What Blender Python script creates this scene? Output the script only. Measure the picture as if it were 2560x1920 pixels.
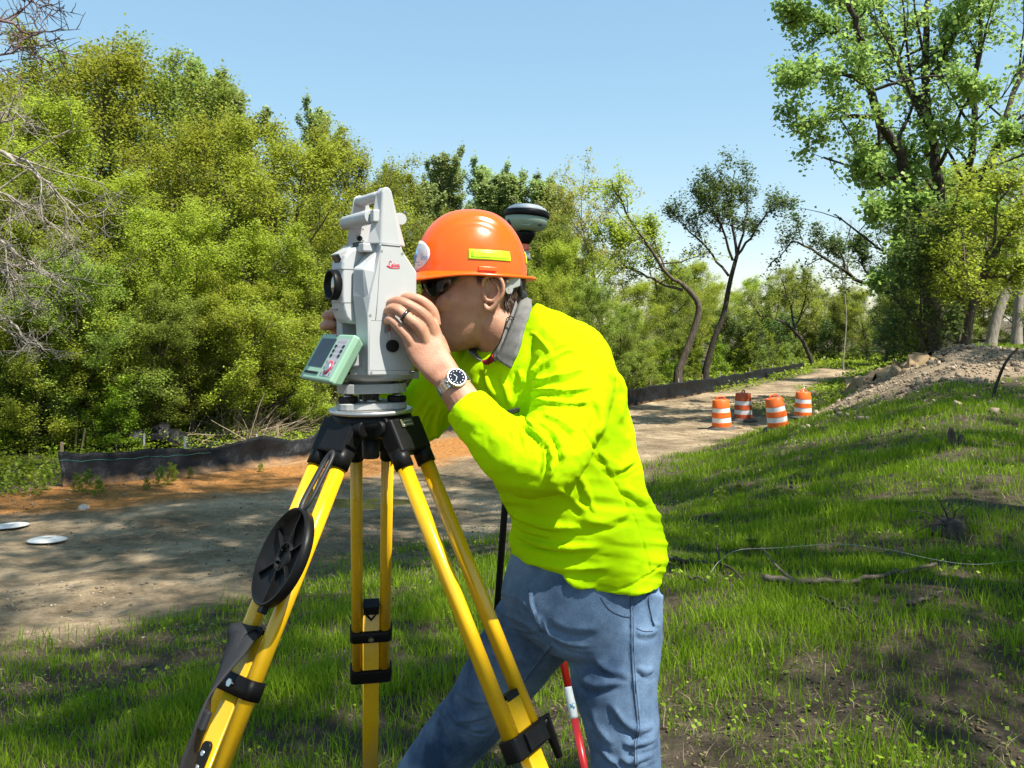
import bpy, bmesh, math, random
import numpy as np
from mathutils import Vector, Matrix

# ------------------------------------------------------------------ camera, sky, sun, exposure
for o in list(bpy.data.objects):
    bpy.data.objects.remove(o)
scene = bpy.context.scene
COL = scene.collection
R = math.radians

FPX, CU, HV, CZ = 2000.0, 1280.0, 800.0, 3.0     # focal length, centre column and horizon row for a 2560 px wide picture; eye level
cam_d = bpy.data.cameras.new('camera')
cam_d.sensor_fit = 'HORIZONTAL'
cam_d.sensor_width = 36.0
cam_d.lens = 36.0 * FPX / 2560.0
cam_d.shift_y = -(960.0 - HV) / 2560.0
cam_d.clip_start = 0.05
cam_d.clip_end = 3000
cam = bpy.data.objects.new('camera', cam_d)
COL.objects.link(cam)
cam.location = (0, 0, CZ)
cam.rotation_euler = (R(90), 0, 0)
scene.camera = cam

SUN = np.array([0.40, -0.30, 0.87]); SUN /= np.linalg.norm(SUN)
sun_el = math.asin(SUN[2])
sun_az = math.atan2(SUN[0], SUN[1])              # clockwise from +Y
w = bpy.data.worlds.new('World')
scene.world = w
w.use_nodes = True
nt = w.node_tree
bgn = nt.nodes['Background']
sky = nt.nodes.new('ShaderNodeTexSky')
sky.sky_type = 'NISHITA'
sky.sun_disc = False
sky.sun_elevation = sun_el
sky.sun_rotation = sun_az
sky.altitude = 200
sky.air_density = 1.0
sky.dust_density = 0.25
sky.ozone_density = 1.6
gm = nt.nodes.new('ShaderNodeGamma'); gm.inputs[1].default_value = 0.42        # evens out the bright horizon of the model sky
hs_ = nt.nodes.new('ShaderNodeHueSaturation'); hs_.inputs['Hue'].default_value = 0.488; hs_.inputs['Saturation'].default_value = 1.72; hs_.inputs['Value'].default_value = 1.9
nt.links.new(sky.outputs[0], gm.inputs[0]); nt.links.new(gm.outputs[0], hs_.inputs['Color']); nt.links.new(hs_.outputs[0], bgn.inputs[0])
bgn.inputs[1].default_value = 0.12

sd = bpy.data.lights.new('sun', 'SUN')
sd.energy = 5.0
sd.angle = R(0.55)
sd.color = (1.0, 0.95, 0.86)
so = bpy.data.objects.new('sun', sd)
COL.objects.link(so)
so.rotation_euler = Vector(SUN).to_track_quat('Z', 'Y').to_euler()
so.location = (6, -5, 20)

vs = scene.view_settings
vs.view_transform = 'Standard'
vs.look = 'None'
vs.exposure = 1.1
vs.gamma = 1.0
vs.use_curve_mapping = False
scene.render.engine = 'CYCLES'
scene.cycles.max_bounces = 6
scene.cycles.transparent_max_bounces = 6

# ------------------------------------------------------------------ helpers
ORG = {}

def A(*p):
    return np.array(p, dtype=float)

def P(u, v, d):
    """point at distance d in front of the eye, seen at column u, row v"""
    return A((u - CU) / FPX * d, d, CZ - (v - HV) / FPX * d)

def norm(v):
    v = np.asarray(v, float)
    return v / (np.linalg.norm(v) + 1e-12)

def tag(o, label=None, cat=None, group=None, kind=None):
    if label: o['label'] = label
    if cat: o['category'] = cat
    if group: o['group'] = group
    if kind: o['kind'] = kind
    return o

def thing(name, loc, label=None, cat=None, group=None):
    o = bpy.data.objects.new(name, None)
    o.empty_display_size = 0.1
    COL.objects.link(o)
    o.location = tuple(loc)
    ORG[o.name] = A(*loc)
    return tag(o, label, cat, group)

def obj(name, me, mat=None, parent=None, loc=None):
    """link a mesh; vertices are in world coordinates and are moved to be relative to the parent or to loc"""
    o = bpy.data.objects.new(name, me)
    COL.objects.link(o)
    org = A(0, 0, 0)
    if parent is not None:
        o.parent = parent
        org = ORG[parent.name]
    elif loc is not None:
        org = A(*loc)
        o.location = tuple(loc)
    ORG[o.name] = org
    if np.any(org):
        n = len(me.vertices)
        co = np.empty(n * 3, np.float32)
        me.vertices.foreach_get('co', co)
        co = co.reshape(-1, 3) - org.astype(np.float32)
        me.vertices.foreach_set('co', co.ravel())
    if mat is not None:
        if isinstance(mat, (list, tuple)):
            for m in mat: me.materials.append(m)
        else:
            me.materials.append(mat)
    return o

def pymesh(name, V, Fc, smooth=False):
    me = bpy.data.meshes.new(name)
    me.from_pydata([tuple(map(float, v)) for v in V], [], [tuple(int(i) for i in f) for f in Fc])
    me.validate()
    me.update()
    if smooth:
        me.polygons.foreach_set('use_smooth', [True] * len(me.polygons))
    return me

def npmesh(name, V, loops, starts, totals, smooth=False):
    me = bpy.data.meshes.new(name)
    me.vertices.add(len(V))
    me.vertices.foreach_set('co', np.asarray(V, np.float32).ravel())
    me.loops.add(len(loops))
    me.loops.foreach_set('vertex_index', np.asarray(loops, np.int32))
    me.polygons.add(len(starts))
    me.polygons.foreach_set('loop_start', np.asarray(starts, np.int32))
    me.polygons.foreach_set('loop_total', np.asarray(totals, np.int32))
    if smooth:
        me.polygons.foreach_set('use_smooth', np.ones(len(starts), bool))
    me.update(calc_edges=True)
    return me

def quadmesh(name, V, Q, smooth=False):
    Q = np.asarray(Q, np.int32)
    n = len(Q)
    return npmesh(name, V, Q.ravel(), np.arange(n) * 4, np.full(n, 4), smooth)

class MB:
    """collects simple solids into one mesh"""
    def __init__(self):
        self.V = []; self.F = []; self.S = []; self.M = []
    def add(self, V, F, smooth=False, mi=0):
        b = len(self.V)
        self.V.extend([tuple(map(float, v)) for v in V])
        for f in F:
            self.F.append(tuple(b + int(i) for i in f)); self.S.append(smooth); self.M.append(mi)
        return self
    def box(self, c, sx, sy, sz, ax=None, mi=0):
        X, Y, Z = ax if ax is not None else (A(1,0,0), A(0,1,0), A(0,0,1))
        c = np.asarray(c, float); V = []
        for dz in (-1, 1):
            for dx, dy in ((-1,-1), (1,-1), (1,1), (-1,1)):
                V.append(c + X*dx*sx/2 + Y*dy*sy/2 + Z*dz*sz/2)
        return self.add(V, [(3,2,1,0), (4,5,6,7), (0,1,5,4), (1,2,6,5), (2,3,7,6), (3,0,4,7)], mi=mi)
    def rings(self, rings, cap=True, smooth=True, closed=True, mi=0):
        n = len(rings[0]); V = [p for r in rings for p in r]; F = []
        for i in range(len(rings) - 1):
            for j in range(n if closed else n - 1):
                k = (j + 1) % n
                F.append((i*n+j, i*n+k, (i+1)*n+k, (i+1)*n+j))
        self.add(V, F, smooth, mi)
        if cap and closed:
            self.add(rings[0], [tuple(range(n))[::-1]], False, mi)
            self.add(rings[-1], [tuple(range(n))], False, mi)
        return self
    def tube(self, pts, rad, n=12, cap=True, smooth=True, flat=None, mi=0):
        pts = [np.asarray(p, float) for p in pts]
        if np.isscalar(rad): rad = [rad] * len(pts)
        return self.rings(tube_rings(pts, rad, n, flat), cap, smooth, mi=mi)
    def lathe(self, prof, c, ax=None, n=32, smooth=True, cap=True, mi=0):
        X, Y, Z = ax if ax is not None else (A(1,0,0), A(0,1,0), A(0,0,1))
        c = np.asarray(c, float)
        rings = []
        for r, z in prof:
            rings.append([c + Z*z + (X*math.cos(t) + Y*math.sin(t))*max(r, 1e-5) for t in np.linspace(0, 2*math.pi, n, endpoint=False)])
        return self.rings(rings, cap, smooth, mi=mi)
    def prism(self, polyA, polyB, smooth=False, mi=0):
        n = len(polyA)
        V = list(polyA) + list(polyB)
        F = [tuple(range(n))[::-1], tuple(range(n, 2*n))]
        for j in range(n):
            k = (j+1) % n
            F.append((j, k, n+k, n+j))
        return self.add(V, F, smooth, mi)
    def mesh(self, name, fix=True):
        me = bpy.data.meshes.new(name)
        me.from_pydata(self.V, [], self.F)
        me.polygons.foreach_set('use_smooth', self.S)
        me.polygons.foreach_set('material_index', self.M)
        me.update()
        if fix:
            bm = bmesh.new(); bm.from_mesh(me)
            bmesh.ops.remove_doubles(bm, verts=bm.verts, dist=1e-6)
            bmesh.ops.recalc_face_normals(bm, faces=bm.faces)
            bm.to_mesh(me); bm.free()
        return me
    def build(self, name, mat, parent=None, loc=None, bevel=0, seg=2, fix=True, angle=35):
        o = obj(name, self.mesh(name, fix), mat, parent, loc)
        if bevel:
            m = o.modifiers.new('bevel', 'BEVEL'); m.width = bevel; m.segments = seg; m.limit_method = 'ANGLE'; m.angle_limit = R(angle)
            m.harden_normals = False
        return o

def frame(t, up=(0, 0, 1)):
    t = norm(t)
    up = np.asarray(up, float)
    if abs(np.dot(t, norm(up))) > 0.98: up = A(0, 1, 0)
    x = norm(np.cross(up, t)); y = np.cross(t, x)
    return x, y, t

def tube_rings(pts, rad, n, flat=None):
    rings = []; x = None
    for i, p in enumerate(pts):
        t = norm(pts[min(i+1, len(pts)-1)] - pts[max(i-1, 0)])
        if x is None: x, y, _ = frame(t)
        else:
            x = norm(x - t*np.dot(x, t)); y = np.cross(t, x)
        r = rad[i]; rx, ry = (r, r) if np.isscalar(r) else r
        rings.append([p + x*rx*math.cos(a) + y*ry*math.sin(a) for a in np.linspace(0, 2*math.pi, n, endpoint=False)])
    return rings

def spline(pts, n):
    """Catmull-Rom through the rows of pts (any number of columns), n samples"""
    p = np.asarray(pts, float); m = len(p)
    q = np.vstack([2*p[0]-p[1], p, 2*p[-1]-p[-2]])
    out = []
    for s in np.linspace(0, m - 1, n):
        i = min(int(s), m - 2); t = s - i
        a, b, c, d = q[i], q[i+1], q[i+2], q[i+3]
        out.append(0.5*((2*b) + (-a+c)*t + (2*a-5*b+4*c-d)*t*t + (-a+3*b-3*c+d)*t**3))
    return np.array(out)

def _h(ix, iy, s):
    v = np.sin(ix*127.1 + iy*311.7 + s*74.7) * 43758.5453
    return v - np.floor(v)

def vnoise(x, y, s=0):
    x = np.asarray(x, float); y = np.asarray(y, float)
    ix = np.floor(x); iy = np.floor(y); fx = x-ix; fy = y-iy
    fx = fx*fx*(3-2*fx); fy = fy*fy*(3-2*fy)
    return (_h(ix,iy,s)*(1-fx)+_h(ix+1,iy,s)*fx)*(1-fy) + (_h(ix,iy+1,s)*(1-fx)+_h(ix+1,iy+1,s)*fx)*fy

def fbm(x, y, s=0, o=4):
    r = 0; a = 0.5; t = 0
    for i in range(o):
        r = r + a*vnoise(x*2**i, y*2**i, s+i*7); t += a; a *= 0.5
    return r/t

def sstep(x, a, b):
    t = np.clip((np.asarray(x, float)-a)/(b-a), 0, 1)
    return t*t*(3-2*t)

# ------------------------------------------------------------------ materials
def nmat(name):
    m = bpy.data.materials.new(name); m.use_nodes = True
    n = m.node_tree.nodes; return m, n, m.node_tree.links, n['Principled BSDF']

def mat(name, col, rough=0.5, metal=0.0, spec=0.5, var=0.0, vscale=30, bump=0.0, bscale=200, coat=0.0, sss=0.0, dirt=0.0, dirtcol=(0.2,0.16,0.1), rvar=0.0):
    """one-colour material with optional mottling, wear and fine relief"""
    m, n, l, b = nmat(name)
    b.inputs['Base Color'].default_value = (*col, 1)
    b.inputs['Roughness'].default_value = rough
    b.inputs['Metallic'].default_value = metal
    b.inputs['Specular IOR Level'].default_value = spec
    b.inputs['Coat Weight'].default_value = coat
    if sss:
        b.inputs['Subsurface Weight'].default_value = sss
        b.inputs['Subsurface Radius'].default_value = (0.012, 0.004, 0.002)
        b.inputs['Subsurface Scale'].default_value = 1.0
    tc = n.new('ShaderNodeTexCoord')
    src = None
    if var or rvar:
        no = n.new('ShaderNodeTexNoise'); no.inputs['Scale'].default_value = vscale; no.inputs['Detail'].default_value = 6
        l.new(tc.outputs['Object'], no.inputs['Vector'])
        if var:
            mx = n.new('ShaderNodeMix'); mx.data_type = 'RGBA'
            mx.inputs[6].default_value = (*[c*(1-var) for c in col], 1)
            mx.inputs[7].default_value = (*[min(1, c*(1+var)) for c in col], 1)
            l.new(no.outputs[0], mx.inputs[0]); l.new(mx.outputs[2], b.inputs['Base Color']); src = mx.outputs[2]
        if rvar:
            mr = n.new('ShaderNodeMapRange'); mr.inputs[1].default_value = 0.3; mr.inputs[2].default_value = 0.7
            mr.inputs[3].default_value = max(0.02, rough-rvar); mr.inputs[4].default_value = min(1, rough+rvar)
            l.new(no.outputs[0], mr.inputs[0]); l.new(mr.outputs[0], b.inputs['Roughness'])
    if dirt:
        n2 = n.new('ShaderNodeTexNoise'); n2.inputs['Scale'].default_value = vscale*0.35; n2.inputs['Detail'].default_value = 9; n2.inputs['Roughness'].default_value = 0.7
        l.new(tc.outputs['Object'], n2.inputs['Vector'])
        mr2 = n.new('ShaderNodeMapRange'); mr2.inputs[1].default_value = 0.5; mr2.inputs[2].default_value = 0.75; mr2.inputs[4].default_value = dirt
        l.new(n2.outputs[0], mr2.inputs[0])
        mx2 = n.new('ShaderNodeMix'); mx2.data_type = 'RGBA'
        mx2.inputs[6].default_value = (*col, 1); mx2.inputs[7].default_value = (*dirtcol, 1)
        if src: l.new(src, mx2.inputs[6])
        l.new(mr2.outputs[0], mx2.inputs[0]); l.new(mx2.outputs[2], b.inputs['Base Color'])
    if bump:
        nb = n.new('ShaderNodeTexNoise'); nb.inputs['Scale'].default_value = bscale; nb.inputs['Detail'].default_value = 4
        l.new(tc.outputs['Object'], nb.inputs['Vector'])
        bp = n.new('ShaderNodeBump'); bp.inputs['Strength'].default_value = bump; bp.inputs['Distance'].default_value = 0.002
        l.new(nb.outputs[0], bp.inputs['Height']); l.new(bp.outputs[0], b.inputs['Normal'])
    return m

def leaf_mat(name, c1, c2, trans=0.35, rough=0.45, objvar=0.25):
    m, n, l, b = nmat(name)
    g = n.new('ShaderNodeNewGeometry'); oi = n.new('ShaderNodeObjectInfo')
    mx = n.new('ShaderNodeMix'); mx.data_type = 'RGBA'
    mx.inputs[6].default_value = (*c1, 1); mx.inputs[7].default_value = (*c2, 1)
    l.new(g.outputs['Random Per Island'], mx.inputs[0])
    hs = n.new('ShaderNodeHueSaturation')
    mr = n.new('ShaderNodeMapRange'); mr.inputs[3].default_value = 1-objvar; mr.inputs[4].default_value = 1+objvar
    l.new(oi.outputs['Random'], mr.inputs[0]); l.new(mr.outputs[0], hs.inputs['Value'])
    mr2 = n.new('ShaderNodeMapRange'); mr2.inputs[3].default_value = 0.485; mr2.inputs[4].default_value = 0.515
    l.new(oi.outputs['Random'], mr2.inputs[0]); l.new(mr2.outputs[0], hs.inputs['Hue'])
    l.new(mx.outputs[2], hs.inputs['Color'])
    l.new(hs.outputs[0], b.inputs['Base Color'])
    b.inputs['Roughness'].default_value = rough
    b.inputs['Specular IOR Level'].default_value = 0.15
    tr = n.new('ShaderNodeBsdfTranslucent')
    l.new(hs.outputs[0], tr.inputs['Color'])
    ms = n.new('ShaderNodeMixShader'); ms.inputs[0].default_value = trans
    l.new(b.outputs[0], ms.inputs[1]); l.new(tr.outputs[0], ms.inputs[2])
    l.new(ms.outputs[0], n['Material Output'].inputs[0])
    return m

def bark_mat(name, c1, c2, scale=14):
    m, n, l, b = nmat(name)
    tc = n.new('ShaderNodeTexCoord'); mp = n.new('ShaderNodeMapping'); mp.inputs['Scale'].default_value = (scale, scale, scale*0.22)
    no = n.new('ShaderNodeTexNoise'); no.inputs['Scale'].default_value = 1.0; no.inputs['Detail'].default_value = 8; no.inputs['Roughness'].default_value = 0.7
    l.new(tc.outputs['Object'], mp.inputs[0]); l.new(mp.outputs[0], no.inputs['Vector'])
    cr = n.new('ShaderNodeValToRGB'); cr.color_ramp.elements[0].position = 0.35; cr.color_ramp.elements[1].position = 0.68
    cr.color_ramp.elements[0].color = (*c1, 1); cr.color_ramp.elements[1].color = (*c2, 1)
    l.new(no.outputs[0], cr.inputs[0]); l.new(cr.outputs[0], b.inputs['Base Color'])
    b.inputs['Roughness'].default_value = 0.9; b.inputs['Specular IOR Level'].default_value = 0.2
    bp = n.new('ShaderNodeBump'); bp.inputs['Strength'].default_value = 0.7; bp.inputs['Distance'].default_value = 0.03
    l.new(no.outputs[0], bp.inputs['Height']); l.new(bp.outputs[0], b.inputs['Normal'])
    return m
# ------------------------------------------------------------------ the ground
_yy = np.linspace(-60, 700, 7601)
_zz = np.interp(_yy, [-60, 0, 4.7, 8.7, 12.8, 20.3, 24.4, 31.6, 56, 90, 700], [1.5, 1.25, 1.0, 0.6, 0.35, 0.0, -0.28, -0.42, -0.5, -0.5, -0.5])
_k = np.exp(-np.linspace(-2.5, 2.5, 41)**2); _k /= _k.sum()
_zz = np.convolve(np.pad(_zz, 20, mode='edge'), _k, mode='valid')

def dirt_z(y): return np.interp(y, _yy, _zz)
def bank_s(x, y): return (np.asarray(x, float) + 3.0)*0.877 - (np.asarray(y, float) - 4.7)*0.48

def G0(x, y):
    x = np.asarray(x, float); y = np.asarray(y, float)
    s = bank_s(x, y)
    t = np.clip(s/5.0, 0, None)
    f = np.where(t < 1, np.clip(t, 1e-6, 1)**1.25, 1 + 0.12*(1-np.exp(-(t-1)*1.2)))
    f = np.where(s <= 0, 0, f)
    amp = 0.22 + 0.088*np.clip(y, 0, 24)
    z = dirt_z(y) + amp*f
    return z

HEAP_C = (9.9, 18.3)
def heap(x, y):
    """how much of the spoil heap lies at a place on the bank"""
    a = (x-HEAP_C[0])*0.877-(y-HEAP_C[1])*0.48; b = (x-HEAP_C[0])*0.48+(y-HEAP_C[1])*0.877
    return np.exp(-(a/2.5)**2-(b/4.4)**2)

def G(x, y):
    """height of the ground"""
    x = np.asarray(x, float); y = np.asarray(y, float)
    s = bank_s(x, y)
    z = G0(x, y)
    rough = sstep(s, -0.5, 0.8)
    z = z + (fbm(x*0.35+11, y*0.35, 3, 3)-0.5)*0.22*sstep(y, 3, 9)
    z = z + (fbm(x*1.6, y*1.6, 5, 3)-0.5)*(0.05+0.07*rough)*sstep(np.hypot(x, y), 1.5, 4)
    z = z + (fbm(x*6, y*6, 9, 2)-0.5)*0.05
    z = z + 0.42*heap(x, y)*(0.7+0.6*fbm(x*1.5, y*1.5, 21, 3))
    return z

def GP(u, v, dmin=1.5, dmax=400):
    """where the line of sight through column u, row v meets the ground"""
    d = np.exp(np.linspace(math.log(dmin), math.log(dmax), 4000))
    x = (u-CU)/FPX*d; z = CZ-(v-HV)/FPX*d
    g = G(x, d)
    i = np.argmax(z <= g)
    if z[i] > g[i]: i = len(d)-1
    return A(x[i], d[i], float(G(x[i], d[i])))

def onG(x, y, dz=0.0): return A(x, y, float(G(x, y)) + dz)

def axis_pts(lo, hi, n, c, k):
    t = np.linspace(-1, 1, n)
    s = np.sinh(t*k)/np.sinh(k)
    return np.where(s < 0, c + s*(c-lo), c + s*(hi-c))

gx = axis_pts(-420, 420, 340, 1.0, 5.3)
gy = np.concatenate([np.linspace(-60, -2, 24), axis_pts(-6, 14, 10, 2, .1)[4:5]*0-1, np.exp(np.linspace(math.log(1.0), math.log(700.0), 440))-0.5])
X, Y = np.meshgrid(gx, gy)
Z = G(X, Y)
nx, ny = len(gx), len(gy)
idx = np.arange(nx*ny).reshape(ny, nx)
Q = np.stack([idx[:-1, :-1], idx[:-1, 1:], idx[1:, 1:], idx[1:, :-1]], -1).reshape(-1, 4)
gme = quadmesh('ground', np.stack([X, Y, Z], -1).reshape(-1, 3), Q, True)
FENCE = [(152, 1216), (300, 1205), (440, 1192), (600, 1172), (795, 1142), (1010, 1105), (1250, 1062), (1590, 1012), (1750, 985), (1900, 950), (2010, 926)]
fpts = np.array([GP(u, v)[:2] for u, v in FENCE])

def fence_dist(x, y):
    d = np.full(np.shape(x), 1e9)
    sd = np.zeros(np.shape(x))
    for a, b in zip(fpts[:-1], fpts[1:]):
        ab = b-a; L = ab@ab
        t = np.clip(((x-a[0])*ab[0]+(y-a[1])*ab[1])/L, 0, 1)
        dx = x-(a[0]+t*ab[0]); dy = y-(a[1]+t*ab[1])
        dd = np.hypot(dx, dy)
        c = np.sign(ab[0]*dy-ab[1]*dx)
        sd = np.where(dd < d, c, sd); d = np.minimum(d, dd)
    return d*sd          # positive on the wood's side

S = bank_s(X, Y) + (fbm(X*0.6, Y*0.6, 31, 4)-0.5)*2.2
fd = fence_dist(X, Y)
grass = sstep(S, -0.2, 0.7)
grass = np.maximum(grass, sstep(fd, 0.1, 0.9))
grass = np.maximum(grass, sstep(-fd-3.8+(fbm(X*0.5, Y*0.5, 73, 3)-0.5)*2.5, 0, 1.2)*sstep(Y, 26, 32))
grass = np.maximum(grass, sstep(Y+(fbm(X*0.4, Y*0.4, 71, 3)-0.5)*10, 37, 45)*sstep(np.abs(fd+2.2), 0.5, 1.6))
lefty = sstep(-X-0.56*Y+0.2, 0, 1.2)*sstep(Y, 10.4, 11.5)
clay = np.exp(-((-fd-1.3)/1.5)**2)*sstep(fd, 0.4, -0.2)*sstep(Y, 8, 11)*(1-0.9*sstep(Y, 17, 22))
clay = np.clip(sstep(clay*(0.3+1.6*fbm(X*0.7, Y*1.1, 41, 5)), 0.2, 0.65)*0.95, 0, 1)
gravel = heap(X, Y)
gravel = sstep(gravel+(fbm(X*1.2, Y*1.2, 51, 3)-0.5)*0.6, 0.3, 0.5)
bare = sstep(fbm(X*0.9+3, Y*0.9, 61, 4), 0.52, 0.62)
ca = gme.color_attributes.new('mask', 'FLOAT_COLOR', 'POINT')
ca.data.foreach_set('color', np.stack([grass, clay, gravel, bare], -1).astype(np.float32).ravel())

def ground_material():
    m, n, l, b = nmat('ground')
    at = n.new('ShaderNodeVertexColor'); at.layer_name = 'mask'
    sp = n.new('ShaderNodeSeparateColor'); l.new(at.outputs[0], sp.inputs[0])
    tc = n.new('ShaderNodeTexCoord')
    def noise(sc, det=8, rough=0.6):
        t = n.new('ShaderNodeTexNoise'); t.inputs['Scale'].default_value = sc; t.inputs['Detail'].default_value = det; t.inputs['Roughness'].default_value = rough
        l.new(tc.outputs['Object'], t.inputs['Vector']); return t.outputs[0]
    def ramp(src, stops):
        c = n.new('ShaderNodeValToRGB'); e = c.color_ramp.elements
        while len(e) < len(stops): e.new(0.5)
        for k, (p, col) in enumerate(stops): e[k].position = p; e[k].color = (*col, 1)
        l.new(src, c.inputs[0]); return c.outputs[0]
    def mix(f, a, bb):
        x = n.new('ShaderNodeMix'); x.data_type = 'RGBA'
        l.new(f, x.inputs[0]); l.new(a, x.inputs[6]); l.new(bb, x.inputs[7]); return x.outputs[2]
    na = noise(1.1, 9, 0.65); nb = noise(14, 9, 0.7); nc = noise(70, 6, 0.7)
    dirt = ramp(na, [(0.3, (0.27, 0.19, 0.105)), (0.5, (0.46, 0.345, 0.21)), (0.7, (0.60, 0.475, 0.315))])
    crumbs = ramp(nb, [(0.36, (0.12, 0.082, 0.046)), (0.58, (0.47, 0.36, 0.225))])
    mxa = n.new('ShaderNodeMix'); mxa.data_type = 'RGBA'; mxa.inputs[0].default_value = 0.42
    l.new(dirt, mxa.inputs[6]); l.new(crumbs, mxa.inputs[7])
    dirt = mxa.outputs[2]
    damp = noise(0.55, 6, 0.62)                       # damp and dry patches, trodden dark spots
    mrd = n.new('ShaderNodeMapRange'); mrd.inputs[1].default_value = 0.40; mrd.inputs[2].default_value = 0.62; mrd.inputs[3].default_value = 0.52; mrd.inputs[4].default_value = 1.0
    l.new(damp, mrd.inputs[0])
    md = n.new('ShaderNodeMix'); md.data_type = 'RGBA'; md.blend_type = 'MULTIPLY'; md.inputs[0].default_value = 1.0
    l.new(dirt, md.inputs[6]); l.new(mrd.outputs[0], md.inputs[7]); dirt = md.outputs[2]
    clay = ramp(nb, [(0.3, (0.22, 0.088, 0.024)), (0.65, (0.52, 0.24, 0.065))])
    soil = ramp(nb, [(0.3, (0.04, 0.032, 0.02)), (0.55, (0.105, 0.082, 0.055)), (0.75, (0.21, 0.165, 0.115))])
    grav = ramp(nc, [(0.3, (0.13, 0.092, 0.058)), (0.5, (0.30, 0.225, 0.145)), (0.7, (0.46, 0.37, 0.26))])
    c = mix(sp.outputs[1], dirt, clay)
    c = mix(sp.outputs[0], c, soil)
    c = mix(sp.outputs[2], c, grav)
    l.new(c, b.inputs['Base Color'])
    b.inputs['Roughness'].default_value = 0.95; b.inputs['Specular IOR Level'].default_value = 0.15
    b1 = n.new('ShaderNodeBump'); b1.inputs['Strength'].default_value = 0.9; b1.inputs['Distance'].default_value = 0.08
    l.new(nb, b1.inputs['Height'])
    nf = noise(4.5, 4, 0.55)                          # trodden, uneven surface
    b0 = n.new('ShaderNodeBump'); b0.inputs['Strength'].default_value = 0.8; b0.inputs['Distance'].default_value = 0.16
    l.new(nf, b0.inputs['Height']); l.new(b0.outputs[0], b1.inputs['Normal'])
    b2 = n.new('ShaderNodeBump'); b2.inputs['Strength'].default_value = 0.8; b2.inputs['Distance'].default_value = 0.015
    l.new(nc, b2.inputs['Height']); l.new(b1.outputs[0], b2.inputs['Normal']); l.new(b2.outputs[0], b.inputs['Normal'])
    return m

ground = obj('ground', gme, ground_material())
tag(ground, kind='structure')

# ------------------------------------------------------------------ grass on the bank
M_GRASS = leaf_mat('grass_blade', (0.11, 0.20, 0.008), (0.30, 0.42, 0.024), trans=0.5, rough=0.5, objvar=0)
M_STRAW = mat('dry_straw', (0.30, 0.24, 0.14), 0.8, var=0.4, vscale=60, spec=0.2)
rngG = np.random.default_rng(4)

def blades(px, py, h, wd, lean, name, m, label, cat):
    n = len(px); rng = rngG
    pz = G(px, py) - 0.006
    az = rng.uniform(0, 2*math.pi, n); la = rng.uniform(0, 2*math.pi, n)
    sx, sy = np.cos(az)*wd/2, np.sin(az)*wd/2
    lx, ly = np.cos(la)*lean*h, np.sin(la)*lean*h
    hh = h*np.sqrt(np.clip(1-lean**2*0.6, 0.05, 1))
    b0 = np.stack([px, py, pz], -1)
    side = np.stack([sx, sy, np.zeros(n)], -1)
    mid = b0 + np.stack([lx*0.32, ly*0.32, hh*0.58], -1)
    tip = b0 + np.stack([lx, ly, hh], -1)
    V = np.stack([b0-side, b0+side, mid+side*0.75, mid-side*0.75, tip], 1).reshape(-1, 3)
    i = np.arange(n)*5
    loops = np.stack([i, i+1, i+2, i+3, i+3, i+2, i+4], -1).ravel()
    totals = np.tile([4, 3], n)
    starts = np.concatenate([[0], np.cumsum(totals)[:-1]])
    o = obj(name, npmesh(name, V, loops, starts, totals), m)
    return tag(o, label, cat, kind='stuff')

def scatter(n, dmin, dmax, umin=-200, umax=2760, power=1.0):
    d = dmin*(dmax/dmin)**rngG.uniform(0, 1, n)**power
    u = rngG.uniform(umin, umax, n)
    return (u-CU)/FPX*d, d

BARE = [(*GP(u, v)[:2], r) for u, v, r in ((840, 1850, 0.40), (950, 1660, 0.25), (640, 1570, 0.35), (2350, 1660, 0.45), (2500, 1830, 0.40), (1740, 1860, 0.30), (2120, 1770, 0.35), (2280, 1490, 0.35), (250, 1700, 0.3), (1680, 1500, 0.25), (2450, 1250, 0.4))]
def grass_cover(x, y):
    s = bank_s(x, y) + (fbm(x*0.6, y*0.6, 31, 4)-0.5)*2.2
    den = sstep(s, -0.1, 1.3)*0.9
    bare = sstep(fbm(x*0.9+3, y*0.9, 61, 4), 0.45, 0.56)
    near = sstep(x-0.55*y, -0.3, 0.6)*sstep(y, 6.5, 3)     # thin, littered turf at the foot of the slope on the right
    den = den*(1-0.85*bare*(0.55+0.45*near)-0.25*near)
    for bx_, by_, br_ in BARE: den = den*(1-0.9*np.exp(-((x-bx_)**2+(y-by_)**2)/br_**2*(0.6+0.9*fbm(x*5, y*5, 141, 2))))
    g = heap(x, y)+(fbm(x*1.2, y*1.2, 51, 3)-0.5)*0.6
    den = den*(1-sstep(g, 0.28, 0.45))
    return den

gx_, gy_ = scatter(640000, 1.7, 34, power=0.92)
keep = rngG.uniform(0, 1, len(gx_)) < grass_cover(gx_, gy_)*(0.35+0.65*sstep(fbm(gx_*4, gy_*4, 77, 2), 0.3, 0.6))
gx_, gy_ = gx_[keep], gy_[keep]
tall = 0.25+1.5*fbm(gx_*1.6, gy_*1.6, 81, 3)**1.4*(0.6+0.8*fbm(gx_*7, gy_*7, 83, 2))*1.6
hgt = rngG.uniform(0.030, 0.088, len(gx_))*tall*(1+0.25*sstep(gy_, 6, 14))
blades(gx_, gy_, hgt, 0.0021+0.00066*gy_, rngG.uniform(0.05, 0.75, len(gx_)), 'grass', M_GRASS, 'sunlit short green grass covering the sloping bank', 'grass')
sx_, sy_ = scatter(9000, 1.7, 14)
keep = (bank_s(sx_, sy_) > -0.2) & (rngG.uniform(0, 1, len(sx_)) < 0.25+0.75*sstep(fbm(sx_*0.9+3, sy_*0.9, 61, 4), 0.48, 0.6))
sx_, sy_ = sx_[keep], sy_[keep]
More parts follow.
